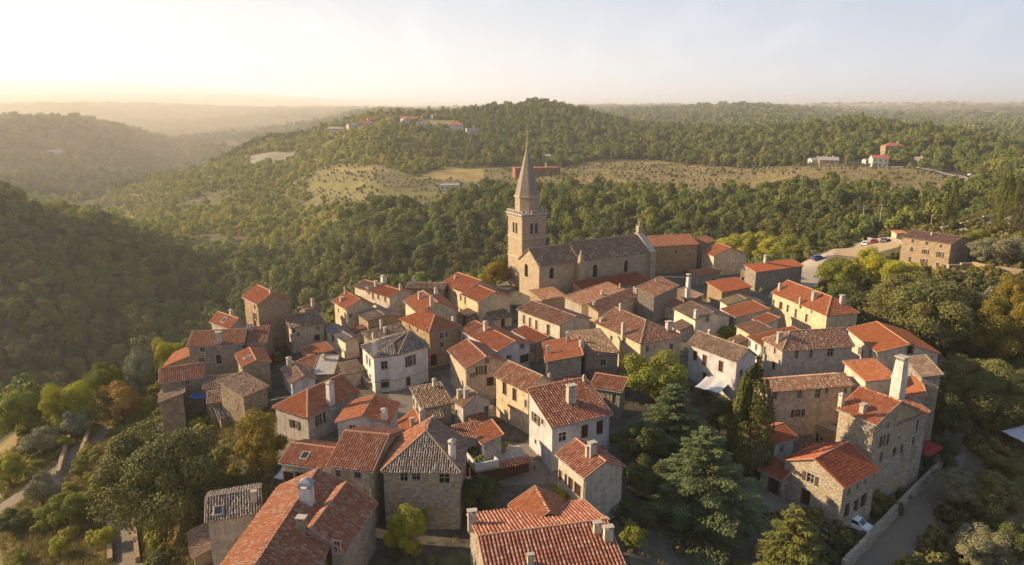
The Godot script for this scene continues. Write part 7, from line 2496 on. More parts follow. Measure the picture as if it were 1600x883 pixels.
var FIELDS := [
	[Color(0.52, 0.36, 0.125), PackedVector2Array([Vector2(-70.46, -507.75), Vector2(-51.32, -572.18), Vector2(-23.42, -568.35), Vector2(-19.24, -498.24)]), true, Vector2.ZERO, 1.0],
	[Color(0.40, 0.29, 0.11), PackedVector2Array([Vector2(-175.18, -652.77), Vector2(-126.85, -576.8), Vector2(-92.27, -537.99), Vector2(-92.88, -524.28), Vector2(-142.71, -591.54)]), true, Vector2.ZERO, 1.0],
	[Color(0.27, 0.25, 0.075), PackedVector2Array([Vector2(-183.77, -627.89), Vector2(-130.91, -540.22), Vector2(-74.51, -445.77), Vector2(-42.99, -434.81), Vector2(-49.68, -419.26), Vector2(-69.33, -428.24), Vector2(-125.18, -515.55), Vector2(-174.61, -599.03)]), true, Vector2.ZERO, 1.0],
	[Color(0.44, 0.31, 0.12), PackedVector2Array([Vector2(587.88, -1403.55), Vector2(701.21, -1532.81), Vector2(308.65, -668.97), Vector2(286.17, -648.41)]), true, Vector2.ZERO, 1.0],
	[Color(0.38, 0.29, 0.11), PackedVector2Array([Vector2(-114.65, -848.36), Vector2(-32.1, -891.86), Vector2(-27.14, -860.68), Vector2(-72.41, -802.3), Vector2(-100.63, -796.58)]), true, Vector2.ZERO, 1.0],
	[Color(0.42, 0.36, 0.27), PackedVector2Array([Vector2(-314.38, -826.79), Vector2(-267.68, -816.33), Vector2(-235.82, -784.19), Vector2(-252.94, -769), Vector2(-285.51, -771.07)]), true, Vector2.ZERO, 1.0],
	[Color(0.40, 0.285, 0.13), PackedVector2Array([Vector2(135.78, -451.25), Vector2(217.57, -408.12), Vector2(199.28, -369.62), Vector2(122.53, -389.98)]), true, Vector2.ZERO, 1.0],
	[Color(0.44, 0.31, 0.12), PackedVector2Array([Vector2(43.97, -564.85), Vector2(69.58, -609.39), Vector2(112.94, -618.36), Vector2(168.92, -550.8), Vector2(223.12, -508.08), Vector2(261.14, -459.77), Vector2(266.34, -421.04), Vector2(243.85, -362.46), Vector2(178.04, -304.86), Vector2(176.99, -323.02), Vector2(187.83, -350.84), Vector2(128.24, -408.71), Vector2(109.9, -361.79), Vector2(92.51, -381.6), Vector2(74.81, -404.8), Vector2(48.49, -420.06), Vector2(34.45, -439.34)]), false, Vector2(0.998, 0.06), 22.0],
	[Color(0.29, 0.24, 0.10), PackedVector2Array([Vector2(-182.25, -614), Vector2(-182.28, -663.39), Vector2(-101.99, -556.79), Vector2(-70.91, -514.65), Vector2(-52.63, -575.17), Vector2(-5.31, -580.16), Vector2(42.44, -565.13), Vector2(31.58, -427.62), Vector2(-16.27, -440.75), Vector2(-37.66, -406.4), Vector2(-39.82, -389.72), Vector2(-95.68, -429.67), Vector2(-172.21, -578.35)]), false, Vector2(0.995, -0.1), 17.0],
]
var ORCHARDS := [
	[FIELDS[7][1], Vector2(0.998, 0.06), 2.4, 20.0],
	[FIELDS[8][1], Vector2(0.995, -0.1), 2.8, 16.0],
]
var ROADS := [
	["path", "rutted gravel track beside the garden wall at lower right", [Vector2(37.14, -63.91), Vector2(43.94, -69.58), Vector2(50.53, -75.96), Vector2(56.8, -82.5), Vector2(63.84, -91.26), Vector2(70.15, -100.05)], 3.4, 0.05, "gravel"],
	["path", "pale earth footpath between low walls at lower left", [Vector2(-40.75, -64.24), Vector2(-44.41, -70.09), Vector2(-48.81, -76.99)], 2.4, 0.05, "gravel"],
	["path", "stony path climbing past the white blossoming shrub at left", [Vector2(-62.62, -83.72), Vector2(-65.46, -90.91), Vector2(-66.87, -96.99), Vector2(-64.89, -98.7), Vector2(-66.34, -103.81)], 2.2, 0.05, "gravel"],
	["path", "dusty track along the left slope", [Vector2(-68.86, -78.28), Vector2(-67.3, -82.18), Vector2(-65.67, -84.99), Vector2(-65.34, -89.99)], 3.0, 0.055, "gravel"],
	["road", "pale road leading to the car park behind the trees", [Vector2(58.05, -142.32), Vector2(72.17, -164.2), Vector2(85.53, -192.48), Vector2(91.79, -190.8), Vector2(111.88, -216.38), Vector2(113.07, -199.18)], 6.5, 0.05, "asphalt_pale"],
	["road", "country road climbing to the right edge behind the barn", [Vector2(113.07, -199.18), Vector2(120.62, -192.13), Vector2(132.14, -196.33), Vector2(141.28, -196.82), Vector2(149.44, -198.35)], 4.0, 0.055, "asphalt_pale"],
	["path", "stone yard and track under the dark trees at right", [Vector2(75.9, -121.56), Vector2(75.96, -114.4), Vector2(75.93, -109.61), Vector2(74.37, -101.96)], 3.5, 0.05, "asphalt_pale"],
	["road", "thin road along the edge of the far terraces", [Vector2(204.22, -473.99), Vector2(244.74, -477.37), Vector2(270.58, -469.13), Vector2(269.27, -418.98), Vector2(250.68, -358.05)], 5.0, 0.08, "asphalt_pale"],
]
var PLAZAS := [
	[Vector2(-17.62, -92.51), Vector2(-13.15, -94.95), Vector2(-10.43, -78.13), Vector2(-15.56, -76.75)],
	[Vector2(26.82, -74.28), Vector2(33.92, -79.84), Vector2(39.24, -70.7), Vector2(36.84, -65.53), Vector2(29.11, -63.82)],
	[Vector2(-16.57, -78), Vector2(-12.65, -78.17), Vector2(-12.1, -74.25), Vector2(-15.85, -74.06)],
	[Vector2(-3.14, -77.73), Vector2(5.4, -76.15), Vector2(5.7, -69.19), Vector2(-1.42, -69.16)],
	[Vector2(-10.59, -97.49), Vector2(-1.88, -95.16), Vector2(-2.59, -86.25), Vector2(-8.61, -86.13)],
]
var DRY_FIELDS := [
	[Vector2(122.47, -186.63), Vector2(135.37, -190.68), Vector2(144.33, -191.19), Vector2(123.59, -161.86), Vector2(121.41, -169.78), Vector2(120.14, -177.58)],
	[Vector2(103.61, -145.92), Vector2(114.14, -148.36), Vector2(108.91, -140.86), Vector2(102.43, -141.03)],
]
var CAR_PARK := [Vector2(89.39, -189.39), Vector2(113.31, -227.59), Vector2(115.89, -201.94), Vector2(105.02, -184.41), Vector2(92.96, -182.22)]
var TREES := [
	["big", "leaf_oak", "huge dark evergreen oak filling the lower left beside the bottom house", -39.57, -6.7, -70.49, 7.23, 6.73, 6.34, ""],
	["mid", "leaf_gold", "golden autumn tree right of the huge evergreen oak", -29.16, -1.39, -72.98, 3.63, 4.23, 3.98, ""],
	["airy", "leaf_orange", "sparse rust leaved tree above the white blossoming shrub at left", -63.4, -10.02, -104.33, 4.46, 4.04, 3.87, ""],
	["mid", "leaf_pale", "shrub with white blossom at the end of the stony path, left", -69.01, -10.67, -101.43, 2.39, 2.66, 2.51, ""],
	["mid", "leaf_green", "rounded green tree at the left edge of the slope", -79.68, -11.79, -104.53, 4.37, 3.8, 3.69, ""],
	["mid", "leaf_lime", "yellow green tree second from the left on the slope edge", -71.27, -10.96, -103.03, 3.73, 5.3, 4.99, ""],
	["mid", "leaf_green", "mid green tree behind the rust leaved tree", -68.93, -11.1, -109.75, 3.26, 5.46, 5.14, ""],
	["mid", "leaf_pale", "grey green tree beside the leftmost red roof", -63.53, -9.11, -110.48, 3.07, 4.97, 4.68, ""],
	["mid", "leaf_lime", "light green tree behind the terrace at the leftmost houses", -59.78, -6.33, -113.77, 2.95, 4.57, 4.3, ""],
	["airy", "leaf_olive", "feathery olive tree at the left edge below the rounded green tree", -71.47, -10.82, -95.5, 3.48, 2.26, 2.13, ""],
	["mid", "leaf_lime", "bright lime bush at the left frame edge", -70.27, -11.14, -87.2, 2.8, 2.43, 2.33, ""],
	["airy", "leaf_olive", "grey olive tree standing alone on the dusty track", -61.15, -10.03, -80.49, 2.65, 2.55, 2.4, ""],
	["mid", "leaf_green", "dense green thicket left of the footpath walls", -54.66, -9.58, -75.22, 2.89, 2.33, 2.19, ""],
	["mid", "leaf_green", "dense green thicket nearer the huge oak", -51.76, -9.1, -77, 2.1, 2.07, 1.95, ""],
	["mid", "leaf_dark", "dark bush at the left frame edge near the dry grass", -61.42, -10.59, -75.29, 2.23, 1.58, 1.49, ""],
	["small", "leaf_lime", "pale bush at the foot of the huge oak left of the footpath", -46.71, -8.81, -70.15, 1.48, 1.48, 1.31, ""],
	["small", "leaf_lime", "small dry bush in the grass at bottom left", -51.55, -9.51, -68.89, 1.34, 1.4, 1.23, ""],
	["small", "leaf_green", "small round bush at the bottom left corner", -55.5, -10.15, -68.57, 1.15, 1.01, 0.93, ""],
	["small", "leaf_dark", "dark bush below the huge oak beside the lean-to", -36.87, -7.34, -63.92, 1.75, 1.39, 1.24, ""],
	["small", "leaf_green", "green bush beside the rust leaved tree trunk", -59.36, -8.04, -104.42, 1.87, 1.56, 1.54, ""],
	["small", "leaf_lime", "lime shrub by the stony path wall", -68.72, -10.58, -96.79, 1.76, 1.38, 1.28, ""],
	["small", "leaf_green", "green shrub between the path and blossoming shrub", -70.81, -11.21, -109.04, 1.77, 1.74, 1.62, ""],
	["mid", "leaf_lime", "leafy yellow green bush between the stone hipped house and the bottom houses", -9.95, -1.99, -58.68, 2.39, 2.68, 2.53, ""],
	["mid", "leaf_lime", "smaller leafy bush right behind the yellow green one", -9.14, -1.6, -63.84, 1.63, 1.44, 1.36, ""],
	["mid", "leaf_dark", "dark tree in the yard below the roof terrace", -3.21, -1.31, -64.83, 2.28, 2.34, 2.21, ""],
	["small", "leaf_lime", "lime shrub beside the small cream house with shutters", 5.02, -1.09, -65.76, 1.16, 1.29, 1.29, ""],
	["small", "leaf_dark", "dark shrub on the right of the small cream house with shutters", 11.15, -1.68, -65.25, 1.73, 1.23, 1.23, ""],
	["small", "leaf_green", "shrub by the low wall right of the foreground barrel tiles", 11.66, -2.02, -60.11, 1.6, 1.19, 1.19, ""],
	["small", "leaf_dark", "dark shrub under the tall cedar next to the low wall", 13.96, -2.17, -63.97, 1.58, 1.37, 1.37, ""],
	["mid", "leaf_green", "round topped oak in the middle of the village", 20.1, -0.22, -89.7, 5.05, 4.22, 3.98, ""],
	["mid", "leaf_dark", "dark foliage mass behind the two cedars", 14.99, -0.98, -74.13, 2.93, 3.16, 2.98, ""],
	["mid", "leaf_dark", "dark tree between the cedars and the cypress", 27.95, -3.19, -85.85, 2.65, 3.22, 3.03, ""],
	["mid", "leaf_dark", "dark tree low between the front cedar and the round oak", 14.73, -1.78, -68.44, 2.41, 2.63, 2.48, ""],
	["small", "leaf_green", "green shrub among the sheds behind the pair of red roofs", 37.95, 0.95, -115.01, 2.04, 1.57, 1.48, ""],
	["small", "leaf_green", "shrub against the low long house left of the terrace", 40.08, -3.82, -91.32, 1.46, 1.19, 1.1, ""],
	["small", "leaf_lime", "light shrub on the terrace under the three storey house", 44.79, -4.07, -94.18, 1.26, 1.33, 1.22, ""],
	["small", "leaf_gold", "round yellow hedge bush in the walled garden", 49.27, -7.54, -81.01, 1.76, 1.18, 1.07, ""],
	["small", "leaf_dark", "dark hedge bush behind the yellow one in the walled garden", 53.25, -7.59, -83.46, 2.04, 1.62, 1.47, ""],
	["small", "leaf_green", "green bush nearest the barn in the walled garden", 45.02, -7.54, -76.2, 1.52, 1.49, 1.34, ""],
	["small", "leaf_green", "low bush left of the yellow hedge bush", 46.53, -7.26, -79.77, 1.22, 1.16, 1.05, ""],
	["big", "leaf_oak", "great spreading tree at right, between barn and market roofs", 74.25, -2.74, -120.47, 10.29, 7.5, 7.35, ""],
	["mid", "leaf_lime", "light green tree above the great spreading tree", 82.69, 1.62, -146.32, 5.52, 4.27, 4.21, ""],
	["mid", "leaf_green", "green tree by the car park road, left one", 72.26, 0.35, -148.43, 5.05, 4.32, 4.25, ""],
	["mid", "leaf_lime", "light green tree beside the car park, right one", 84.39, 1.34, -160.07, 4.45, 3.66, 3.62, ""],
	["mid", "leaf_dark", "dark tree below the car park road", 67.5, -0.31, -131.47, 5.41, 3.82, 3.76, ""],
	["mid", "leaf_dark", "dark tree beside the long cream house with three chimneys", 66.48, -2.13, -120.69, 4.86, 3.17, 3.14, ""],
	["big", "leaf_amber", "large golden green tree at the right edge above the market roofs", 84.86, -3.39, -114.91, 6.76, 6.65, 6.56, ""],
	["mid", "leaf_amber", "golden green tree top at the right frame edge", 99.02, 1.77, -130.39, 4.13, 3.99, 4.01, ""],
	["big", "leaf_oak", "broad dark oak below the golden green tree at right", 72.03, -6.65, -98.91, 6.72, 5.48, 5.22, ""],
	["mid", "leaf_dark", "dark tree left of the broad dark oak", 63.91, -7.07, -94.17, 3.58, 3.52, 3.31, ""],
	["mid", "leaf_oak", "dark tree at the right frame edge beside the white tent", 78.97, -6.22, -100.77, 3.67, 3.76, 3.54, ""],
	["mid", "leaf_olive", "grey olive tree beside the gravel track, upper one", 56.1, -8.45, -77.88, 3.2, 2.68, 2.53, ""],
	["mid", "leaf_oak", "dark olive tree right of the gravel track", 58.63, -8.77, -75.18, 3.8, 3.27, 3.08, ""],
	["mid", "leaf_olive", "grey olive tree near the bottom right corner", 51.75, -9.25, -67.35, 3.11, 2.52, 2.38, ""],
	["mid", "leaf_dark", "dark tree at the bottom right corner", 55.77, -9.36, -66.9, 2.49, 2.96, 2.79, ""],
	["mid", "leaf_dark", "dark tree at the end of the gravel track", 59.52, -7.74, -86.23, 2.58, 2.44, 2.3, ""],
	["mid", "leaf_oak", "dark tree under the white tent at the right frame edge", 66.43, -8.13, -83.39, 2.68, 1.99, 1.88, ""],
	["mid", "leaf_lime", "bright yellow green tree behind the right end of the church", 85.5, -17.18, -257.91, 8.52, 6.27, 6.25, ""],
	["mid", "leaf_lime", "yellow green tree second right of the church end", 92.02, -14.88, -240.88, 7.53, 5.74, 5.4, ""],
	["mid", "leaf_green", "green tree beside the grey house with white round chimney", 97.01, -9.73, -231.64, 6.22, 4.68, 4.41, ""],
	["mid", "leaf_lime", "pale tree along the car park road edge", 93.79, -14.43, -262.68, 7.04, 5.09, 5.01, ""],
	["mid", "leaf_gold", "yellow tree just left of the church tower", -3.79, 0.76, -153.57, 3.94, 2.98, 2.9, ""],
	["mid", "leaf_lime", "lime tree behind the cream row house roof", -8.26, 0.99, -149.36, 2.9, 1.99, 1.92, ""],
	["mid", "leaf_olive", "grey green tree on the bank right of the stone barn", 110.25, 5.09, -154.71, 5.6, 3.78, 3.8, ""],
	["mid", "leaf_green", "green tree between the barn and the country road", 114.25, 5.57, -167.71, 4.09, 2.93, 2.94, ""],
	["mid", "leaf_olive", "olive tree at the right frame edge by the pale gabled house", 114.63, 5.8, -153.03, 3.74, 3.7, 3.76, ""],
	["small", "leaf_lime", "yellow shrub behind the tall square stone house", -39.62, 0.32, -121.71, 1.62, 0.84, 0.84, ""],
	["small", "leaf_gold", "yellow shrub on the wall left of the brown roofed house", -38.08, 0.51, -105.33, 1.21, 0.91, 0.91, ""],
	["small", "leaf_green", "ivy clump beside the church facade foot", -2.41, 0.96, -124.67, 2.19, 1.7, 1.59, ""],
]
var CONIFERS := [
	["cedar", "tall open cedar behind the front cedar, thin crown", 20.06, -1.85, -79.51, 5.92, 9.17, 17, 0.2, 1],
	["cedar", "broad layered cedar in the foreground right of centre", 20.12, -3.99, -66, 7.3, 12.03, 19, 0.24, 2],
	["cedar", "young bright conifer at the bottom edge near the parked white car", 26.34, -6.81, -57.23, 4.85, 11.23, 16, 0.2, 3],
	["cypress", "tall dark twin topped cypress right of the cedars", 29.52, -4.47, -78.64, 2.59, 15.45, 11000, 0, 4],
	["cypress", "slim dark cypress far right above the country road, left of the pair", 126.44, 6.17, -198.09, 1.92, 14.21, 4000, 0, 5],
	["cypress", "tall dark cypress at the right edge, left of the last two", 130.57, 8.55, -183.24, 2.6, 17.46, 4500, 0, 6],
	["cypress", "tall dark cypress at the right frame edge, rightmost one", 129.5, 8.59, -177.84, 2.75, 15.9, 4500, 0, 7],
]
var FARS := [
	["long pale roofed house among trees at the left end of the far hill village", -211.04, 15.32, -851.96, -0.03, 19.42, 9, 3.1, 2.2, "white", "far_roof_grey", 1, "gx"],
	["small pale house right of the long pale roofed one on the far hill", -186.36, 19.73, -825.42, 0.56, 10.8, 8.64, 3.1, 2.16, "cream", "far_roof_grey", 1, "gx"],
	["red roofed white house at the left of the far hill crest", -164.07, 23.15, -801.06, 0.14, 12.53, 9, 3.1, 2.2, "white", "far_roof_red", 1, "gx"],
	["red roofed house highest on the left of the far hill crest", -162.38, 26.85, -834.24, 0.28, 14.47, 9, 3.1, 2.2, "pink", "far_roof_red", 1, "gx"],
	["square red roofed house below the crest of the far hill", -141.63, 26.9, -831.57, 0.37, 10.77, 8.61, 3.1, 2.15, "cream", "far_roof_red", 1, "gz"],
	["long red roofed row on the far hill crest", -122.06, 27.4, -846.79, -0.10, 21.84, 9, 3.1, 2.2, "tan", "far_roof_red", 1, "gx"],
	["white house with red roof under the long red row", -119.55, 24.52, -803.37, 0.50, 10.37, 8.29, 5.9, 2.07, "white", "far_roof_red", 2, "gz"],
	["bluish white block below the far hill crest", -100.34, 21.6, -777.16, 0.09, 9.34, 7.47, 5.9, 1.87, "white", "far_roof_grey", 2, "flat"],
	["red house at the right end of the long red row", -108.77, 29.82, -895.11, 0.23, 9.21, 7.37, 3.1, 1.84, "cream", "far_roof_red", 1, "gz"],
	["tiny white house standing alone right of the red row", -98.52, 30.5, -904.71, 0.33, 6.97, 5.58, 3.1, 1.39, "white", "far_roof_red", 1, "gx"],
	["white two storey house with red roof right of the far hill village", -60.86, 18.94, -774.13, -0.15, 13.88, 9, 5.9, 2.2, "white", "far_roof_red", 2, "gx"],
	["low white flat building next to the two storey white house", -44.65, 17.65, -771.63, 0.44, 13.81, 9, 3.1, 2.2, "white", "far_roof_grey", 1, "flat"],
	["low white farm shed among the trees below the golden field", -40.63, -10.41, -454.11, 0.06, 12.42, 9, 3.1, 2.2, "white", "far_roof_grey", 1, "flat"],
	["tiny pale hut beside the low farm shed", -24.85, -9.86, -456.75, 0.19, 3.5, 2.8, 3.1, 0.7, "cream", "far_roof_grey", 1, "gx"],
	["unfinished red brick building behind the church spire", 18, -7.81, -515.83, 0.23, 34.26, 9, 6.6, 2.2, "brick", "far_roof_red", 2, "flat"],
	["pale shed above the unfinished brick building", 31.03, -2.17, -618.05, -0.24, 6.85, 5.48, 3.1, 1.37, "cream", "far_roof_grey", 1, "gx"],
	["white villa with red roof on the ridge right of the spire", 222.9, 11.42, -929.98, 0.24, 15.46, 9, 5.9, 2.2, "white", "far_roof_red", 2, "gx"],
	["red roofed house beside the white villa on the ridge", 355.98, -0.73, -1325.2, -0.18, 18.68, 9, 3.1, 2.2, "cream", "far_roof_red", 1, "gx"],
	["small red roofed house behind the white villa", 369.73, 1.53, -1327.8, -0.04, 11.73, 9, 3.1, 2.2, "pink", "far_roof_red", 1, "gz"],
	["pale house with broad red roof between dark trees on the ridge", 392.39, 4.74, -1296.16, 0.04, 20.75, 9, 3.1, 2.2, "cream", "far_roof_red", 1, "gx"],
	["low pale wall like house left of the white villa", 191.75, 13.4, -865.34, -0.35, 15.09, 9, 3.1, 2.2, "white", "far_roof_grey", 1, "flat"],
	["white low house at the right end of the terraces", 226.37, 0.98, -523.45, 0.11, 8.25, 6.6, 3.1, 1.65, "white", "far_roof_grey", 1, "gx"],
	["tan house with pale roof near the big dark round tree", 232.12, 1.69, -513.93, -0.30, 12.96, 9, 3.1, 2.2, "tan", "far_roof_grey", 1, "gx"],
	["white cottage with bright red roof facing the terraces", 253.17, 2.2, -483.68, -0.19, 10.22, 8.18, 5.9, 2.04, "white", "far_roof_red", 2, "gx"],
	["tall tan block with flat red roof behind the white cottage", 286.21, 5.33, -529.07, -0.10, 13.82, 9, 8.7, 2.2, "tan", "far_roof_red", 3, "hip"],
	["yellow cottage right of the tall tan block", 287.82, 3.93, -495.99, -0.57, 5.37, 4.29, 3.1, 1.07, "cream", "far_roof_grey", 1, "gx"],
	["pale annex left of the white cottage with bright red roof", 252.83, 2.48, -497.27, 0.07, 6.17, 4.94, 3.1, 1.23, "white", "far_roof_grey", 1, "gx"],
	["white farmhouse in the hazy valley at left", -646.16, -19.73, -993.35, 0.40, 17.14, 9, 3.1, 2.2, "white", "far_roof_grey", 1, "gx"],
]
var CLEAR := [
	Vector3(-211.04, -851.96, 17.09),
	Vector3(-207.2, -836.42, 13.56),
	Vector3(-186.36, -825.42, 11.28),
	Vector3(-182.83, -809.81, 8.87),
	Vector3(-164.07, -801.06, 12.44),
	Vector3(-160.86, -785.38, 9.81),
	Vector3(-162.38, -834.24, 13.75),
	Vector3(-159.32, -818.53, 10.86),
	Vector3(-141.63, -831.57, 11.26),
	Vector3(-138.94, -815.79, 8.85),
	Vector3(-122.06, -846.79, 18.72),
	Vector3(-119.78, -830.95, 14.87),
	Vector3(-119.55, -803.37, 10.99),
	Vector3(-117.2, -787.54, 8.64),
	Vector3(-100.34, -777.16, 10.29),
	Vector3(-98.29, -761.29, 8.07),
	Vector3(-108.77, -895.11, 10.21),
	Vector3(-106.84, -879.22, 8),
	Vector3(-98.52, -904.71, 8.7),
	Vector3(-96.78, -888.81, 6.79),
	Vector3(-60.86, -774.13, 13.35),
	Vector3(-59.61, -758.18, 10.54),
	Vector3(-44.65, -771.63, 13.31),
	Vector3(-43.72, -755.66, 10.51),
	Vector3(-40.63, -454.11, 12.37),
	Vector3(-39.21, -438.17, 9.75),
	Vector3(-24.85, -456.75, 6.36),
	Vector3(-23.98, -440.78, 4.9),
	Vector3(18, -515.83, 27.09),
	Vector3(17.44, -499.84, 21.62),
	Vector3(31.03, -618.05, 8.61),
	Vector3(30.23, -602.07, 6.72),
	Vector3(222.9, -929.98, 14.42),
	Vector3(219.17, -914.42, 11.4),
	Vector3(355.98, -1325.2, 16.59),
	Vector3(351.83, -1309.75, 13.15),
	Vector3(369.73, -1327.8, 11.91),
	Vector3(365.44, -1312.39, 9.38),
	Vector3(392.39, -1296.16, 17.98),
	Vector3(387.75, -1280.85, 14.27),
	Vector3(191.75, -865.34, 14.17),
	Vector3(188.29, -849.72, 11.2),
	Vector3(226.37, -523.45, 9.56),
	Vector3(220.02, -508.76, 7.48),
	Vector3(232.12, -513.93, 12.73),
	Vector3(225.53, -499.35, 10.04),
	Vector3(253.17, -483.68, 10.89),
	Vector3(245.75, -469.51, 8.56),
	Vector3(286.21, -529.07, 13.31),
	Vector3(278.59, -514.99, 10.51),
	Vector3(287.82, -495.99, 7.62),
	Vector3(279.79, -482.15, 5.92),
	Vector3(252.83, -497.27, 8.16),
	Vector3(245.58, -483.01, 6.35),
	Vector3(-646.16, -993.35, 15.55),
	Vector3(-637.44, -979.94, 12.32),
	Vector3(102.87, -164.6, 9),
	Vector3(95.61, -191.37, 16),
	Vector3(106.03, -194.47, 14),
	Vector3(141.06, -191.45, 7),
	Vector3(86.38, -188.46, 12),
]
var CARS := [
	["white four wheel drive parked beside the stone gable barn", Vector3(40.07, -7.29, -71.32), 5.44, Color(0.9, 0.9, 0.9), 0.86, ""],
	["dark blue car parked by the young bright conifer", Vector3(36.42, -6.87, -68.96), 0.40, Color(0.16, 0.19, 0.27), 0.8, ""],
	["blue car on the pale road to the car park", Vector3(84.38, -0.2, -186.64), 0.30, Color(0.2, 0.3, 0.5), 0.95, ""],
	["white car half hidden by the golden green tree at right", Vector3(103.39, 3.5, -140.28), 0.80, Color(0.92, 0.92, 0.92), 0.9, ""],
	["dark car in the shade left of the half hidden white car", Vector3(97.24, 2.37, -135.82), 0.50, Color(0.1, 0.1, 0.12), 0.9, ""],
	["silver car behind the dark car under the trees", Vector3(100.73, 3.08, -139.22), 0.40, Color(0.6, 0.62, 0.65), 0.9, ""],
	["white car at the back of the dry earth car park", Vector3(107.77, -0.1, -207.5), 0.90, Color(0.92, 0.92, 0.92), 0.95, ""],
	["red car beside the white one in the dry earth car park", Vector3(107.93, 1.38, -202.81), 0.90, Color(0.5, 0.07, 0.06), 0.95, ""],
	["grey car at the right end of the dry earth car park", Vector3(107.02, 3.06, -195.99), 1.00, Color(0.45, 0.47, 0.5), 0.95, ""],
	["white van like car on the far terrace road, left one", Vector3(273.53, 1.98, -414.93), 0.20, Color(0.95, 0.95, 0.95), 1.0, ""],
	["white car on the far terrace road, middle one", Vector3(268.46, 1.98, -399.1), 0.30, Color(0.9, 0.9, 0.9), 1.0, ""],
	["grey car on the far terrace road, right one", Vector3(259.82, 2.22, -374.98), 0.20, Color(0.6, 0.6, 0.62), 1.0, ""],
]
var WALLS := [
	["garden_wall", "long grey stone garden wall along the gravel track at lower right", [Vector2(35.03, -63.73), Vector2(42.68, -71.08), Vector2(49.81, -77.72), Vector2(53, -80.58), Vector2(58.11, -85.11)], 0.4, 1.6, "stone", false],
	["garden_wall", "short mossy wall right of the small cream house with shutters", [Vector2(8.06, -65.19), Vector2(9.72, -61.94)], 0.4, 1.4, "tan", true],
	["terrace_wall", "low dry stone wall left of the footpath at lower left", [Vector2(-44.45, -66.84), Vector2(-47.27, -71.7), Vector2(-49.76, -75.81)], 0.45, 0.7, "tan", false],
	["terrace_wall", "low dry stone wall right of the footpath at lower left", [Vector2(-41.11, -66.37), Vector2(-43.43, -70.21), Vector2(-46.3, -75.02)], 0.45, 0.8, "tan", false],
	["terrace_wall", "sunlit terrace wall along the stony path at left", [Vector2(-63.87, -88), Vector2(-66.96, -94), Vector2(-69.84, -99.8)], 0.5, 1.0, "tan", false],
	["terrace_wall", "second terrace wall beside the stony path, nearer the oak", [Vector2(-63.94, -93.37), Vector2(-66.52, -99.06), Vector2(-68.8, -103.84)], 0.5, 1.0, "tan", false],
	["ruined_wall", "long ruined rubble wall right of the stone barn", [Vector2(101, -156.38), Vector2(106.54, -155.97), Vector2(108.13, -149.69), Vector2(111.25, -146.18)], 0.9, 1.6, "tan", false],
	["yard_wall", "white parapet of the car park in front of the stone barn", [Vector2(117.68, -230.12), Vector2(109.97, -202.49), Vector2(106.38, -184.74)], 0.4, 0.9, "grey", true],
	["road_wall", "pale roadside wall behind the stone barn", [Vector2(123.61, -197.06), Vector2(136.39, -202.88), Vector2(146.84, -202.31)], 0.5, 1.2, "stone", true],
	["yard_wall", "cobbled wall of the octagonal house yard", [Vector2(-22.38, -96.08), Vector2(-20.56, -93.04), Vector2(-17.65, -92.31)], 0.4, 1.0, "tan", true],
	["church_wall", "pale parapet wall at the right end of the church", [Vector2(35.62, -164.97), Vector2(39.07, -168.03), Vector2(43.18, -169.5)], 0.4, 1.3, "stone", true],
]
var POLES := [
	["white utility pole with two crossarms, left of the pair by the car park", Vector3(120.79, -2.16, -236.41), 10.39, 2, "pole_concrete", 0.16],
	["white utility pole, right of the pair by the car park", Vector3(127.03, -0.87, -236.79), 9.51, 1, "pole_concrete", 0.16],
	["bare post behind the stone barn, left one", Vector3(129.53, 3.46, -218.86), 4.31, 0, "pole_concrete", 0.12],
	["bare post behind the stone barn, right one", Vector3(127.45, 5.01, -208.38), 4.49, 0, "pole_concrete", 0.12],
	["dark post by the country road at right", Vector3(130.4, 8.36, -185.3), 4.15, 0, "pole_wood", 0.12],
	["wooden telephone pole with crossbar beside the plain orange red roof", Vector3(74.02, -2, -117.78), 4.52, 1, "pole_wood", 0.14],
	["tall power line pylon on the crest of the far right hill", Vector3(686.97, 7.1, -1501.35), 57.63, 3, "pole_concrete", 0.5],
]
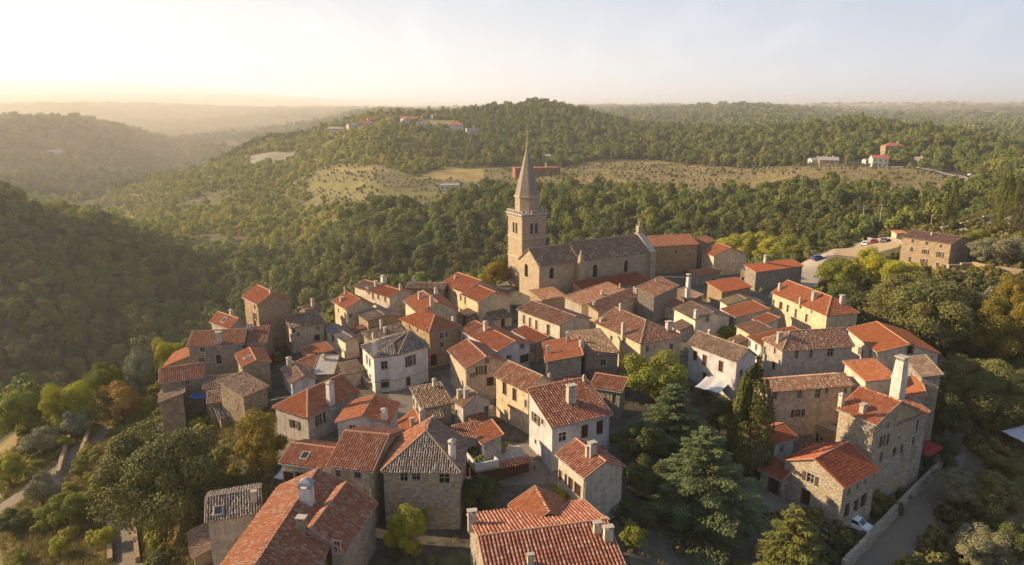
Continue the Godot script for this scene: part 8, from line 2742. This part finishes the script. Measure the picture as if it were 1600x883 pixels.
var CANOPIES := [
	["canopy", "dark red fabric canopy in the walled garden below the stone extension", "canopy", Vector3(55.67, -6.3, -84.45), -1.050, 2.4, 3.2, 2.1, 2.7, "red_cloth"],
	["canopy", "white flat awning beside the round topped oak", "awning", Vector3(28.8, -1, -92.9), -0.657, 3.56, 4.0, 2.6, 2.9, "white_sheet"],
	["tent", "blue white market tent under the dark trees at the right frame edge", "tent", Vector3(74.61, -7.5, -90.88), -1.360, 4.45, 6.0, 2.2, 3.2, "white_sheet"],
	["canopy", "red awning right of the low red market shed", "awning", Vector3(85.36, -4.5, -128.91), -0.727, 1.88, 3.0, 2.2, 2.6, "red_cloth"],
	["canopy", "small brown pergola behind the long low stone house", "pergola", Vector3(-25.21, -1.6, -70.32), -0.172, 2.2, 2.4, 1.9, 2.3, "white_sheet"],
]
var STACKS := [
	["tall slim white chimney stack rising behind the hipped stone house", Vector3(35.25, 0, -134.1), 0.5, 0.8, 7.93],
	["big tapered white chimney on the orange roofs at right", Vector3(50.06, 2.6, -83.68), 0.5, 1.35, 6.45],
]
const TARP := Vector3(-44.37, 0.6, -91.46)
const TERRACE := Vector3(-1.65, 1.6, -71.65)
const TERRACE_YAW := 0.401
const DISH := Vector3(-12.89, 3.6, -73.26)
var AERIALS := [
	["thin television aerial on the long brown stone tile roof", Vector3(-21.17, 6.6, -135.46), 0.00],
	["thin television aerial behind the cream row house", Vector3(-9.65, 7.6, -135.43), 0.40],
	["thin television aerial on the bright red roof with chimneys", Vector3(-9.52, 6.9, -115.72), 0.80],
	["thin television aerial on the pale lilac gabled house", Vector3(-5.15, 7.2, -105.3), 1.20],
]
var MISTS := [
	[Vector3(-900, -60, -1330), Vector3(1800, 310, 1350), 0.0007, 0.5],
	[Vector3(-1900, -40, -3700), Vector3(4600, 330, 3000), 0.0003, 0.4],
	[Vector3(2300, -70, -3700), Vector3(5200, 300, 3900), 0.0008, -0.5],
	[Vector3(0, -70, -6400), Vector3(9500, 330, 4600), 0.0003, 0.0],
]
